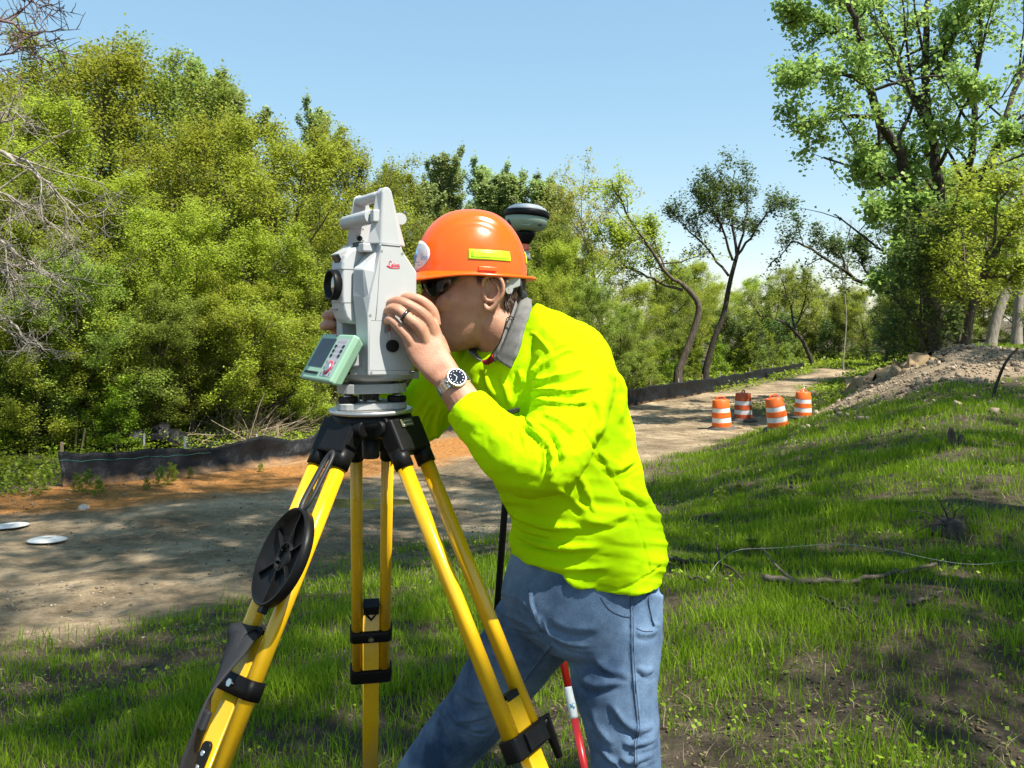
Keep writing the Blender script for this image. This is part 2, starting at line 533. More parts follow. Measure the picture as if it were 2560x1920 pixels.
blades(sx_, sy_, rngG.uniform(0.02, 0.09, len(sx_)), 0.0014+0.0005*sy_, rngG.uniform(0.9, 1.25, len(sx_)), 'dry_grass', M_STRAW, 'dry straw and dead grass lying between the green blades', 'straw')
# ------------------------------------------------------------------ trees
def tube_np(polys, sides_of):
    """polylines (pts, radii, level) -> vertices and quads"""
    V = []; Q = []; base = 0
    for pts, rad, lv in polys:
        n = sides_of(lv, rad[0])
        pts = np.asarray(pts, float); m = len(pts)
        t = np.gradient(pts, axis=0); t /= np.linalg.norm(t, axis=1)[:, None]+1e-9
        ref = A(0.31, 0.87, 0.11) if abs(t[0][2]) > 0.8 else A(0, 0, 1)
        x = np.cross(t, ref); x /= np.linalg.norm(x, axis=1)[:, None]+1e-9
        y = np.cross(t, x)
        a = np.linspace(0, 2*math.pi, n, endpoint=False)
        ring = pts[:, None, :] + (x[:, None, :]*np.cos(a)[None, :, None] + y[:, None, :]*np.sin(a)[None, :, None])*np.asarray(rad)[:, None, None]
        V.append(ring.reshape(-1, 3))
        i = base + np.arange(m*n).reshape(m, n)
        j = np.roll(i, -1, axis=1)
        Q.append(np.stack([i[:-1], j[:-1], j[1:], i[1:]], -1).reshape(-1, 4))
        base += m*n
    return np.vstack(V), np.vstack(Q)

def wander(p0, d0, L, n, rng, wob=0.25, up=0.0, droop=0.0):
    pts = [np.asarray(p0, float)]; d = norm(d0)
    for i in range(n):
        d = norm(d + rng.normal(0, wob, 3)*0.5 + A(0, 0, up) - A(0, 0, droop*i/n))
        pts.append(pts[-1] + d*L/n)
    return np.array(pts)

def at(pts, t):
    s = t*(len(pts)-1); i = min(int(s), len(pts)-2); f = s-i
    return pts[i]*(1-f)+pts[i+1]*f, norm(pts[i+1]-pts[i])

def grow(limbs, rng, nsub=7, subL=0.42, ntwig=6, twigL=0.45, start=0.25, spread=0.9, up=0.12, droop=0.0, subr=0.45):
    """side branches and twigs on the given limbs; returns all polylines and the twig points leaves sit on"""
    polys = list(limbs); tips = []
    for pts, rad, lv in limbs:
        if lv < 1: continue
        L = np.linalg.norm(np.diff(pts, axis=0), axis=1).sum()
        for k in range(nsub):
            t = start + (1-start)*(k+rng.uniform(0.2, 0.9))/nsub
            t = min(t, 0.99)
            p, d = at(pts, t)
            r0 = np.interp(t, np.linspace(0, 1, len(rad)), rad)*subr+0.004
            sd = norm(d*0.6 + rng.normal(0, spread, 3) + A(0, 0, up))
            sl = L*subL*rng.uniform(0.6, 1.2)*(1.15-0.55*t)
            sp = wander(p, sd, sl, 5, rng, 0.28, up*0.4, droop)
            polys.append((sp, np.linspace(r0, r0*0.3, 6), 2))
            for q in range(ntwig):
                tt = 0.2+0.8*(q+rng.uniform(0, 1))/ntwig
                tp, td = at(sp, min(tt, 0.99))
                tw = wander(tp, norm(td*0.7+rng.normal(0, 0.8, 3)+A(0, 0, up)), sl*twigL*rng.uniform(0.5, 1.1), 3, rng, 0.35, up*0.3, droop)
                polys.append((tw, np.linspace(max(r0*0.3, 0.006), 0.003, 4), 3))
                tips.append(tw)
    return polys, tips

def leaf_cards(pos, rng, size, aspect=0.55, flat=0.95, jit=0.55):
    n = len(pos)
    nrm = rng.normal(0, 1, (n, 3)); nrm[:, 2] = np.abs(nrm[:, 2])+flat
    nrm /= np.linalg.norm(nrm, axis=1)[:, None]
    d = rng.normal(0, 1, (n, 3)); d[:, 2] -= 0.3
    d -= nrm*(d*nrm).sum(1)[:, None]; d /= np.linalg.norm(d, axis=1)[:, None]+1e-9
    s = np.cross(nrm, d)
    L = (size*rng.uniform(1-jit, 1+jit, n))[:, None]
    V = np.stack([pos, pos + d*L*0.45 + s*L*aspect*0.5 - nrm*L*0.06, pos + d*L, pos + d*L*0.45 - s*L*aspect*0.5 - nrm*L*0.06], 1).reshape(-1, 3)
    return V, np.arange(n*4).reshape(-1, 4)

def leaves_on(tips, rng, per, size, scat, **kw):
    pts = []
    for tw in tips:
        t = rng.uniform(0.1, 1.0, per)*(len(tw)-1)
        i = np.minimum(t.astype(int), len(tw)-2); f = (t-i)[:, None]
        pts.append(tw[i]*(1-f)+tw[i+1]*f)
    pos = np.vstack(pts) + rng.normal(0, scat, (len(tips)*per, 3))
    return leaf_cards(pos, rng, size, **kw)

def limb_set(rng, H, n, first, spread, el0, el1, shape, tr, lean=(0, 0), top=0.92, wob=0.12):
    tp = wander((0, 0, -0.15), (lean[0], lean[1], 1), H*top, 9, rng, wob, 0.08)
    limbs = [(tp, tr*np.linspace(1, 0.12, len(tp)), 0)]
    for k in range(n):
        t = first + (0.97-first)*(k+rng.uniform(0, 0.8))/n
        p, d = at(tp, t)
        az = k*2.4+rng.uniform(-0.5, 0.5)
        el = el0+(el1-el0)*t+rng.uniform(-0.15, 0.15)
        dr = A(math.cos(az)*math.cos(el), math.sin(az)*math.cos(el), math.sin(el))
        L = H*spread*shape(t)*rng.uniform(0.8, 1.2)
        lp = wander(p, dr, L, 6, rng, 0.22, 0.06)
        limbs.append((lp, tr*np.interp(t, [0, 1], [0.42, 0.12])*np.linspace(1, 0.2, len(lp)), 1))
    return limbs

SIDES = lambda lv, r: 9 if lv == 0 else (6 if lv == 1 else (4 if lv == 2 else 3))

def archetype(seed, H, n, first, spread, el0, el1, shape, tr, per, size, scat, lean=(0, 0), gk={}, lk={}, top=0.92):
    rng = np.random.default_rng(seed)
    limbs = limb_set(rng, H, n, first, spread, el0, el1, shape, tr, lean, top)
    polys, tips = grow(limbs, rng, **gk)
    bv, bq = tube_np(polys, SIDES)
    lv, lq = leaves_on(tips, rng, per, size, scat, **lk)
    return quadmesh('trunk', bv, bq, True), quadmesh('crown', lv, lq)

BARK = bark_mat('bark_grey_brown', (0.045, 0.035, 0.026), (0.17, 0.14, 0.105))
BARK_PALE = bark_mat('bark_pale', (0.16, 0.135, 0.105), (0.42, 0.38, 0.31))
BARK_DARK = bark_mat('bark_dark', (0.022, 0.018, 0.014), (0.085, 0.07, 0.055))
L_YEL = leaf_mat('leaf_yellow_green', (0.22, 0.275, 0.022), (0.44, 0.49, 0.06), 0.55)
L_MID = leaf_mat('leaf_mid_green', (0.17, 0.235, 0.03), (0.35, 0.41, 0.075), 0.52)
L_POP = leaf_mat('leaf_poplar', (0.20, 0.28, 0.08), (0.42, 0.50, 0.18), 0.45, 0.35)
L_BIG = leaf_mat('leaf_cottonwood', (0.15, 0.23, 0.055), (0.35, 0.45, 0.11), 0.55, 0.4)
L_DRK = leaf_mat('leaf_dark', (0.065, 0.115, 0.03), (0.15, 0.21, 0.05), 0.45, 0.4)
L_PALE = leaf_mat('leaf_pale_yellow', (0.36, 0.38, 0.06), (0.56, 0.56, 0.13), 0.4)
L_SHR = leaf_mat('leaf_shrub', (0.13, 0.21, 0.012), (0.29, 0.37, 0.03), 0.42)

ARCH = {}
bush = lambda t: 0.55+0.75*math.sin(math.pi*min(1, t*0.9+0.12))
ARCH['elder_a'] = (archetype(1, 10, 26, 0.08, 0.30, 0.25, 0.95, bush, 0.16, 33, 0.090, 0.15, gk=dict(nsub=9, ntwig=8)), L_YEL, BARK, 10)
ARCH['elder_b'] = (archetype(2, 10, 24, 0.14, 0.33, 0.35, 0.9, bush, 0.17, 33, 0.088, 0.15, lean=(0.12, 0.05), gk=dict(nsub=9, ntwig=8)), L_YEL, BARK, 10)
ARCH['maple'] = (archetype(3, 10, 25, 0.1, 0.29, 0.3, 1.05, bush, 0.17, 31, 0.092, 0.14, gk=dict(nsub=9, ntwig=8)), L_MID, BARK, 10)
ARCH['poplar'] = (archetype(4, 12, 26, 0.16, 0.20, 0.95, 1.35, lambda t: 0.7+0.5*math.sin(math.pi*t), 0.15, 22, 0.12, 0.08, gk=dict(nsub=7, subL=0.36, ntwig=7, up=0.6, spread=0.6), lk=dict(aspect=0.8)), L_POP, BARK_PALE, 12)
ARCH['willow'] = (archetype(5, 10, 16, 0.3, 0.36, 0.5, 1.0, lambda t: 0.8+0.3*math.sin(math.pi*t), 0.15, 12, 0.115, 0.13, lean=(-0.2, 0), gk=dict(nsub=8, ntwig=7)), L_PALE, BARK, 10)
ARCH['shrub_a'] = (archetype(6, 2.4, 16, 0.02, 0.55, 0.35, 1.1, lambda t: 0.9-0.3*t, 0.03, 13, 0.07, 0.07, gk=dict(nsub=6, ntwig=6)), L_SHR, BARK, 2.4)
ARCH['shrub_b'] = (archetype(7, 2.4, 15, 0.02, 0.65, 0.2, 1.1, lambda t: 0.9-0.35*t, 0.03, 13, 0.075, 0.07, gk=dict(nsub=6, ntwig=6)), L_MID, BARK, 2.4)
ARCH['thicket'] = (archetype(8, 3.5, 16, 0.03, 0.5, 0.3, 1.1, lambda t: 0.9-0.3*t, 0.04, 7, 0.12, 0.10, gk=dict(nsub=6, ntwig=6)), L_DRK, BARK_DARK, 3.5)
for k, ((tm, cm), lm, bk, H) in ARCH.items():
    tm.materials.append(bk); cm.materials.append(lm)

for k in list(ARCH):
    (tm, cm), lm, bk, H = ARCH[k]
    zz_ = np.empty(len(cm.vertices)*3, np.float32); cm.vertices.foreach_get('co', zz_)
    ARCH[k] = ((tm, cm), lm, bk, float(np.percentile(zz_[2::3], 99.6)))
rngT = random.Random(11)
def plant(kind, name, x, y, h, label, cat, group, rot=None, squash=1.0):
    (tm, cm), lm, bk, H = ARCH[kind]
    z = float(G(x, y))
    o = thing(name, (x, y, z), label, cat, group)
    s = h/H
    o.scale = (s*squash, s*squash, s)
    o.rotation_euler = (0, 0, rngT.uniform(0, 6.28) if rot is None else rot)
    for nm, me in (('trunk', tm), ('crown', cm)):
        c = bpy.data.objects.new(nm, me); COL.objects.link(c); c.parent = o
    return o

def wood(kind, u, vtop, d, name, label, cat, group, squash=1.0, rot=None):
    x = (u-CU)/FPX*d
    z = float(G(x, d))
    h = CZ-(vtop-HV)/FPX*d - z
    return plant(kind, name, x, d, h, label, cat, group, rot, squash)

LAB = {'elder_a': ('leafy_tree', 'bushy yellow-green tree in the wood behind the fence', 'trees of the wood, yellow-green'),
       'elder_b': ('leafy_tree', 'bushy yellow-green tree in the wood behind the fence', 'trees of the wood, yellow-green'),
       'maple': ('leafy_tree', 'mid green rounded tree in the wood behind the silt fence', 'trees of the wood, mid green'),
       'poplar': ('poplar_tree', 'tall pale green poplar rising above the wood', 'poplars above the wood')}
for kind, u, vt, d, sq in [
    ('elder_a', 60, 250, 21, 1.0), ('elder_b', 235, 110, 26, 1.0), ('maple', 420, 165, 30, 1.0), ('elder_a', 560, 300, 25, 1.0),
    ('poplar', 520, 165, 37, 1.0), ('poplar', 610, 190, 36, 1.0), ('poplar', 430, 150, 38, .9), ('poplar', 800, 250, 38, .8), ('elder_b', 690, 330, 24, 1.05),
    ('elder_a', 820, 330, 30, 1.0), ('maple', 900, 430, 34, .9), ('elder_b', 330, 430, 20, 1.1), ('elder_a', 480, 520, 19, 1.15), ('maple', 250, 640, 17.5, 1.3), ('elder_b', 560, 690, 19.5, 1.3), ('elder_a', 700, 720, 21, 1.3), ('maple', 400, 720, 18.5, 1.3), ('elder_a', 90, 700, 16.8, 1.3), ('maple', 850, 640, 25, 1.2), ('elder_a', 1180, 700, 31, 1.2), ('maple', 1000, 690, 28, 1.2),
    ('elder_b', 640, 560, 20.5, 1.15), ('maple', 780, 560, 22, 1.1), ('elder_a', 160, 520, 18.5, 1.1), ('maple', -60, 420, 18, 1.1), ('elder_b', -40, 240, 24, 1.0),
    ('maple', 120, 180, 31, 1.0),
    ('poplar', 985, 415, 46, .9), ('poplar', 1090, 405, 47, .95), ('poplar', 1150, 385, 48, 1.0), ('poplar', 1220, 400, 49, 1.0), ('poplar', 1300, 420, 50, 1.0),
    ('poplar', 1380, 440, 51, 1.2), ('poplar', 1435, 480, 50, 1.1), ('poplar', 1050, 440, 44, 1.2), ('poplar', 1190, 430, 45, 1.2), ('poplar', 1270, 440, 46, 1.2), ('poplar', 1340, 455, 46, 1.2), ('poplar', 940, 470, 42, 1.1),
    ('maple', 980, 520, 36, 1.0), ('elder_a', 1120, 540, 36, 1.0), ('maple', 1330, 540, 40, 1.0), ('elder_b', 1430, 600, 36, 1.0),
    ('elder_a', 1390, 690, 32.5, 1.1), ('maple', 1500, 700, 35, 1.1), ('elder_b', 1600, 700, 40, 1.1), ('maple', 1560, 760, 36.5, 1.1)]:
    nm, lb, gr = LAB[kind]
    wood(kind, u, vt, d, nm, lb, 'tree', gr, sq)
for u, vt, d in [(1530, 400, 43), (1460, 470, 44)]:
    wood('willow', u, vt, d, 'willow_tree', 'pale yellow-green sparse tree with open branches against the sky', 'tree', 'sparse pale trees', 1.0, rot=0.3)
for kind, u, vt, d in [('maple', 1790, 740, 66), ('elder_b', 1890, 690, 72), ('elder_a', 1990, 665, 70), ('maple', 2080, 730, 68), ('elder_b', 2170, 720, 66), ('maple', 2270, 740, 64),
                       ('elder_a', 1700, 690, 62), ('maple', 1650, 660, 54), ('elder_b', 1740, 650, 58), ('maple', 2210, 660, 58), ('elder_a', 2290, 640, 56), ('maple', 1950, 715, 95), ('maple', 2050, 720, 98), ('elder_a', 2130, 715, 96), ('maple', 2230, 710, 94), ('elder_a', 1850, 725, 97), ('maple', 1750, 715, 98), ('elder_b', 1670, 715, 92), ('elder_b', 1800, 705, 90), ('elder_b', 2010, 700, 90), ('elder_a', 2350, 750, 80), ('maple', 2450, 740, 84), ('elder_a', 2560, 730, 84), ('maple', 2660, 720, 84)]:
    wood(kind, u, vt, d, 'distant_tree', 'low rounded tree far away at the end of the dirt track', 'tree', 'far trees beyond the track', 1.15)
for kind, u, vt, d in [('maple', 2290, 690, 42), ('elder_a', 2370, 650, 44), ('maple', 2450, 600, 40), ('elder_b', 2540, 560, 38), ('maple', 2620, 540, 38), ('elder_a', 2700, 500, 36), ('elder_b', 2400, 420, 32), ('maple', 2390, 400, 37), ('elder_a', 2330, 440, 43)]:
    wood(kind, u, vt, d, 'bank_tree', 'leafy tree in the wood behind the spoil heap', 'tree', 'trees behind the bank', 1.1)

# shrubs along the fence and at the foot of the wood
rs = random.Random(5)
def shrub_row(u0, u1, n, vb0, vb1, h0, h1, back, kinds, group, label):
    for k in range(n):
        t = (k+rs.uniform(0.1, 0.9))/n
        p = GP(u0+(u1-u0)*t, vb0+(vb1-vb0)*t)
        y = p[1]+rs.uniform(back[0], back[1]); x = p[0]*y/p[1]
        plant(rs.choice(kinds), 'shrub', x, y, rs.uniform(h0, h1), label, 'shrub', group, squash=rs.uniform(0.9, 1.3))
shrub_row(-150, 330, 9, 1175, 1140, 1.3, 2.2, (0.3, 2.2), ['shrub_a'], 'bright shrubs at the left', 'bright green leafy shrub left of the silt fence')
shrub_row(330, 880, 12, 1095, 1045, 1.2, 2.2, (0.8, 3.0), ['shrub_a', 'shrub_b'], 'shrubs behind the fence', 'green shrub at the edge of the wood behind the silt fence')
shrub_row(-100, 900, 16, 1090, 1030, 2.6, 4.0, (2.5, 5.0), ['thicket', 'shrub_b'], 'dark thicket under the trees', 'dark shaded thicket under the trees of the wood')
shrub_row(900, 1600, 14, 1060, 985, 2.0, 3.4, (1.2, 5.0), ['shrub_b', 'shrub_a', 'thicket'], 'shrubs behind the man', 'green bush behind the fence beyond the surveyor')
shrub_row(1600, 2020, 12, 990, 925, 1.8, 3.2, (1.5, 7.0), ['shrub_b', 'shrub_a'], 'shrubs by the far fence', 'bush beyond the far end of the black fence')
shrub_row(1850, 2330, 12, 912, 905, 3.0, 5.0, (2.0, 8.0), ['thicket', 'shrub_b'], 'bushes at the end of the track', 'dark bush across the far end of the track')
for u, d, h in [(1830, 52, 4.2), (1880, 50, 3.6), (2240, 40, 3.0), (2330, 38, 2.6)]:
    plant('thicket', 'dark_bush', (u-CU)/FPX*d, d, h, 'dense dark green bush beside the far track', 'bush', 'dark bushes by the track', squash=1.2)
for u, d, h in [(2300, 33, 1.9), (2400, 34, 2.2), (2480, 31, 2.0), (2560, 30, 2.4), (2620, 27, 2.2)]:
    plant('shrub_b', 'shrub', (u-CU)/FPX*d, d, h, 'green bush on top of the bank behind the spoil heap', 'shrub', 'bushes on the bank')
# ------------------------------------------------------------------ total station and tripod
M_GREY = mat('instrument_pale_grey', (0.42, 0.43, 0.425), 0.45, var=0.04, vscale=25, bump=0.12, bscale=900, dirt=0.12, dirtcol=(0.36, 0.34, 0.28))
M_GREY2 = mat('tribrach_grey', (0.33, 0.34, 0.33), 0.5, spec=0.3, var=0.06, vscale=30, dirt=0.2, dirtcol=(0.2, 0.18, 0.13))
M_GREEN = mat('keyboard_green', (0.25, 0.42, 0.29), 0.45, var=0.06, vscale=25, bump=0.08, bscale=900, dirt=0.15, dirtcol=(0.2, 0.25, 0.17))
M_KEYS = mat('keypad_grey', (0.36, 0.37, 0.39), 0.5)
M_SCREEN = mat('display_glass', (0.006, 0.007, 0.010), 0.12, spec=0.22, var=0.6, vscale=60)
M_BLACK = mat('black_plastic', (0.007, 0.007, 0.007), 0.45, spec=0.18, var=0.2, vscale=40, rvar=0.1)
M_BLACKM = mat('black_matt', (0.018, 0.018, 0.02), 0.6, bump=0.2, bscale=500)
M_RUBBER = mat('black_rubber', (0.015, 0.015, 0.016), 0.55)
M_STEEL = mat('brushed_steel', (0.62, 0.61, 0.58), 0.28, metal=1.0, rvar=0.1, vscale=60)
M_ALU = mat('cast_aluminium', (0.55, 0.55, 0.54), 0.38, metal=0.9, rvar=0.1, vscale=50)
M_RED = mat('red_print', (0.55, 0.02, 0.05), 0.5)
M_WHITEP = mat('white_print', (0.75, 0.75, 0.73), 0.5)
M_YELLOW = mat('yellow_fibreglass', (0.70, 0.40, 0.005), 0.3, var=0.05, vscale=18, coat=0.3, dirt=0.38, dirtcol=(0.36, 0.20, 0.03), rvar=0.12)
M_LENS = mat('coated_lens', (0.02, 0.028, 0.012), 0.03, spec=1.0, coat=1.0)
M_SEAM = mat('panel_seam', (0.20, 0.21, 0.21), 0.6)
M_STRAP = mat('black_webbing', (0.016, 0.016, 0.018), 0.75, bump=0.5, bscale=700)

TH = R(34)
IC = A(-0.2875, 1.63, 0)
IF_ = A(-math.cos(TH), -math.sin(TH), 0); IB = -IF_; IR = A(math.sin(TH), -math.cos(TH), 0); UZ = A(0, 0, 1)
def W(a, b, z): return IC + IB*a + IR*b + UZ*z
def tr(u, v, b):
    """point of the line of sight in the plane b = const of the instrument, as (a, z)"""
    d = A((u-CU)/FPX, 1, -(v-HV)/FPX); o = A(0, 0, CZ)
    t = (b-np.dot(o-IC, IR))/np.dot(d, IR); p = o+d*t
    return float(np.dot(p-IC, IB)), float(p[2])
def zA(x, y, b): return tr(700+.18083*x, 440+.18083*y, b)
def zB(x, y, b): return tr(740+.18083*x, 740+.18083*y, b)

HEADZ = 2.8215
st = thing('total_station', (IC[0], IC[1], HEADZ), 'pale grey surveying total station with green keypad standing on the tripod head', 'total station')

# the two uprights: an outer face, a chamfered rim, an inner edge
B0, B1, B2 = 0.080, 0.064, 0.036
rear = [zA(1400, 945, B0), zA(1675, 970, B0), zA(1700, 1050, B0), zA(1780, 1170, B0), zA(1885, 1330, B0), zA(1884, 1620, B0), tr(1041, 860, B0), tr(1033, 915, B0), tr(1027, 936, B0)]
front0 = [tr(921, 938, B0), tr(921, 880, B0), tr(920, 840, B0), tr(919, 789, B0), tr(926, 740, B0), tr(940, 680, B0), tr(950, 630, B0)]
front1 = [tr(915, 938, B1), tr(914, 880, B1), tr(914, 840, B1), tr(912, 789, B1), tr(909.7, 740, B1), tr(908, 674, B1), tr(941, 631, B1)]
front2 = [tr(872, 938, B2), tr(885, 880, B2), tr(890, 834, B2), tr(888, 800, B2), tr(881.5, 740, B2), tr(883, 672, B2), tr(916, 632, B2)]
cen = np.mean(rear+front0, axis=0)
def grow_in(pts, k): return [(c[0]+(c[0]-cen[0])*k, c[1]+(c[1]-cen[1])*k*0.5) for c in pts]
for sgn in (1, -1):
    mb = MB()
    secs = [(B0, rear+front0), (B0-0.004, grow_in(rear, 0.035)+grow_in(front0, 0.02)), (B1, grow_in(rear, 0.035)+front1), (B2, grow_in(rear, 0.035)+front2)]
    mb.rings([[W(a, sgn*b, z) for a, z in p] for b, p in secs], smooth=False)
    up = mb.build('upright', M_GREY, st, bevel=0.0022, seg=3, angle=20)
    if sgn > 0: near_up = up
# yoke base between the uprights and the turntable below
zb = tr(921, 938, B0)[1]
mb = MB()
a0, a1 = front2[0][0]+0.004, rear[6][0]-0.004
mb.box(W((a0+a1)/2, 0, zb+0.028), a1-a0, 2*B2+0.002, 0.052, (IB, IR, UZ))
mb.build('yoke_base', M_GREY, st, bevel=0.004)
mb = MB(); mb.lathe([(0.070, zb-0.014), (0.078, zb-0.008), (0.080, zb-0.0005)], W(0.012, 0, 0), n=40)
mb.box(W(0.060, 0.0, zb-0.007), 0.045, 0.11, 0.013, (IB, IR, UZ))
mb.build('turntable', M_GREY2, st, bevel=0.001)

# telescope
TB = 0.031
prof = [zA(1300, 1000, TB), zA(1150, 990, TB), zA(1040, 985, TB), zA(985, 1000, TB), zA(935, 1040, TB), zA(895, 1100, TB), zA(868, 1180, TB), zA(855, 1260, TB), zA(852, 1400, TB), zA(855, 1660, TB),
        zB(640, 85, TB), zB(655, 200, TB), zB(690, 310, TB), zB(740, 372, TB), zB(830, 392, TB)]
ar = 0.064
prof += [(ar-0.02, prof[-1][1]), (ar, prof[-1][1]+0.02), (ar, prof[0][1]-0.03), (ar-0.02, prof[0][1])]
mb = MB()
mb.rings([[W(a + (0.004 if k in (0, 5) else 0.001 if k in (1, 4) else 0), b, z + ((-0.004 if z > 3.03 else 0.004) if k in (0, 5) else 0)) for a, z in prof] for k, b in enumerate((-TB, -TB+0.004, -TB+0.010, TB-0.010, TB-0.004, TB))], smooth=False)
tel = mb.build('telescope', M_GREY, st, bevel=0.0015, seg=2, angle=18)
la, lz = tr(834, 712, 0.0)
fa = min(p[0] for p in prof)
mb = MB(); axL = (IR, UZ, IF_)
mb.lathe([(0.0305, -0.002), (0.0305, 0.010), (0.0300, 0.0135), (0.0275, 0.0140), (0.0262, 0.0125), (0.0250, 0.004)], W(fa, 0, lz), axL, 48)
lr = mb.build('lens_ring', M_BLACK, tel)
mb = MB(); mb.lathe([(0.0251, 0.0035), (0.020, 0.0058), (0.012, 0.0072), (0.001, 0.0078)], W(fa, 0, lz), axL, 40)
mb.build('objective_lens', M_LENS, lr)
# sensor window above the lens
wc = [tr(*p, 0) for p in ((848, 636), (845, 662))]
mb = MB()
wz = 3.1210; 
mb.box(W(fa+0.018, 0.0, wz+0.004), 0.03, 0.040, 0.030, (norm(IB*0.86-UZ*(-0.5)), IR, norm(UZ*0.86-IB*0.5)))
sw = mb.build('sensor_window', M_GREY2, tel, bevel=0.001)
mb = MB(); mb.box(W(fa+0.0030, 0.004, wz-0.0035), 0.006, 0.026, 0.023, (norm(IB*0.86-UZ*(-0.5)), IR, norm(UZ*0.86-IB*0.5)))
mb.build('window_glass', M_SCREEN, sw)
for zv in (672.0, 756.0):
    za = tr(855, zv, TB)[1]
    mb = MB(); mb.box(W((fa+ar)/2-0.002, 0, za), ar-fa-0.004, 2*TB+0.0014, 0.0011, (IB, IR, UZ))
    mb.build('seam', M_SEAM, tel)
mb = MB(); mb.box(W(fa+0.0012, -0.008, tr(850, 773, TB)[1]), 0.003, 0.024, 0.0022, (IB, IR, UZ))
mb.build('printed_mark', M_SEAM, tel)
mb = MB(); mb.tube([W(ar-0.01, 0, lz+0.002), W(ar+0.008, 0, lz+0.002), W(ar+0.010, 0, lz+0.002), W(ar+0.024, 0, lz+0.002)], [0.014, 0.014, 0.016, 0.014], 24)
mb.build('eyepiece', M_BLACK, tel, bevel=0.0008)

# carrying handle with its antenna bars
HB0, HB1 = 0.074, 0.054
hp = [zA(1400, 940, HB0), zA(1405, 600, HB0), zA(1416, 215, HB0), zA(1432, 166, HB0), zA(1472, 146, HB0), zA(1515, 162, HB0), zA(1545, 215, HB0), zA(1600, 500, HB0), zA(1672, 968, HB0)]
ha = np.mean([hp[0][0], hp[-1][0]])
for sgn in (1, -1):
    mb = MB()
    wide = lambda k: [(a + (a-ha)*k, z) for a, z in hp]
    inn = [(a + (-1 if a < ha-0.004 else 1)*np.interp(z, [hp[0][1], hp[2][1], hp[4][1]], [0.021, 0.006, 0.001]), z) for a, z in hp]
    mb.rings([[W(a, sgn*HB0, z) for a, z in hp], [W(a, sgn*HB1, z) for a, z in inn]], smooth=False)
    e = mb.build('handle_end', M_GREY, st, bevel=0.003, seg=3, angle=25)
    mb = MB()
    for (aa, zz, r_) in ((ha-0.012, hp[0][1]+0.022, 0.0055),):
        mb.tube([W(aa, sgn*(HB1-0.004), zz), W(aa, sgn*(HB1+0.001), zz)], r_, 16)
    for q in (-0.012, 0.012):
        mb.tube([W(ha-0.004, sgn*(HB1-0.0008), hp[0][1]+0.03+q), W(ha-0.004, sgn*(HB1+0.001), hp[0][1]+0.03+q)], 0.0013, 10)
    mb.build('lock_knob', M_BLACK, e)
gz = hp[4][1]-0.0175
ga = np.mean([hp[3][0], hp[5][0]])
mb = MB(); mb.tube([W(ga, b, gz+0.003) for b in np.linspace(-HB1-0.004, HB1+0.004, 5)], [(0.0135, 0.0105)]*5, 24)
mb.build('grip', M_GREY, st)
ba, bz = zA(1262, 560, 0.050)
def dprof(b, c, s): return [W(ba + s*0.0145*math.cos(t), b, bz + s*0.0145*math.sin(t)) for t in np.linspace(0, 2*math.pi, 28, endpoint=False)]
mb = MB(); mb.rings([dprof(b, 0, s) for b, s in ((-0.086, 0.80), (-0.082, 0.98), (0.046, 1.02), (0.050, 0.95))])
mb.build('antenna_bar', M_GREY, st, bevel=0.0008)
for sg in (1, -1):
    mb = MB(); mb.box(W((ba+hp[1][0])/2+0.002, sg*0.0605, bz), abs(hp[1][0]-ba)+0.012, 0.016, 0.024, (IB, IR, UZ))
    mb.build('bar_bracket', M_GREY, st, bevel=0.002)
ra, rz = tr(1000, 549, 0.03)
mb = MB(); mb.rings([[W(ra-0.004 + s*0.0125*math.cos(t), b, rz + s*0.0125*math.sin(t)) for t in np.linspace(0, 2*math.pi, 24, endpoint=False)] for b, s in ((-0.05, 0.95), (-0.046, 1), (0.040, 1), (0.044, 0.95))])
mb.build('antenna_bar', M_GREY, st)
mb = MB(); mb.box(W(0.0, 0, hp[0][1]-0.006), 0.085, 0.115, 0.018, (IB, IR, UZ))
mb.build('handle_bridge', M_GREY, st, bevel=0.003)
mb = MB(); mb.box(W(-0.028, 0.022, hp[0][1]+0.001), 0.03, 0.03, 0.010, (IB, IR, UZ))
mb.build('optical_sight', M_BLACK, st, bevel=0.001)

# screws, seams, knob and lettering on the near upright
mb = MB()
SCREWS = [(954, 628), (1005.5, 634.5), (925.5, 789), (928, 932.5), (1025.5, 931.5)]
for u, v in SCREWS:
    a, z = tr(u, v, B0)
    mb2 = MB(); mb2.tube([W(a, B0-0.002, z), W(a, B0+0.0003, z)], 0.0030, 16)
    mb2.build('screw', M_SEAM, near_up)
def strip(pts, name, m, w_, b=B0+0.0002, par=None, th=0.0004):
    mb = MB(); pts = [tr(u, v, B0) for u, v in pts]
    mb.tube([W(a, b, z) for a, z in pts], [(w_, w_) if False else w_]*len(pts), 6)
    return mb.build(name, m, par)
strip([(953, 612), (948, 680), (944.5, 740), (939, 800)], 'seam', M_SEAM, 0.0007, B0, near_up)
strip([(927, 801), (960, 801.5)], 'seam', M_SEAM, 0.0004, B0, near_up)
strip([(927, 801), (923.5, 846), (923.5, 926), (1030, 926)], 'seam', M_SEAM, 0.0004, B0, near_up)
strip([(953, 611), (1001, 615.5)], 'seam', M_SEAM, 0.0010, B0+0.0005, near_up)
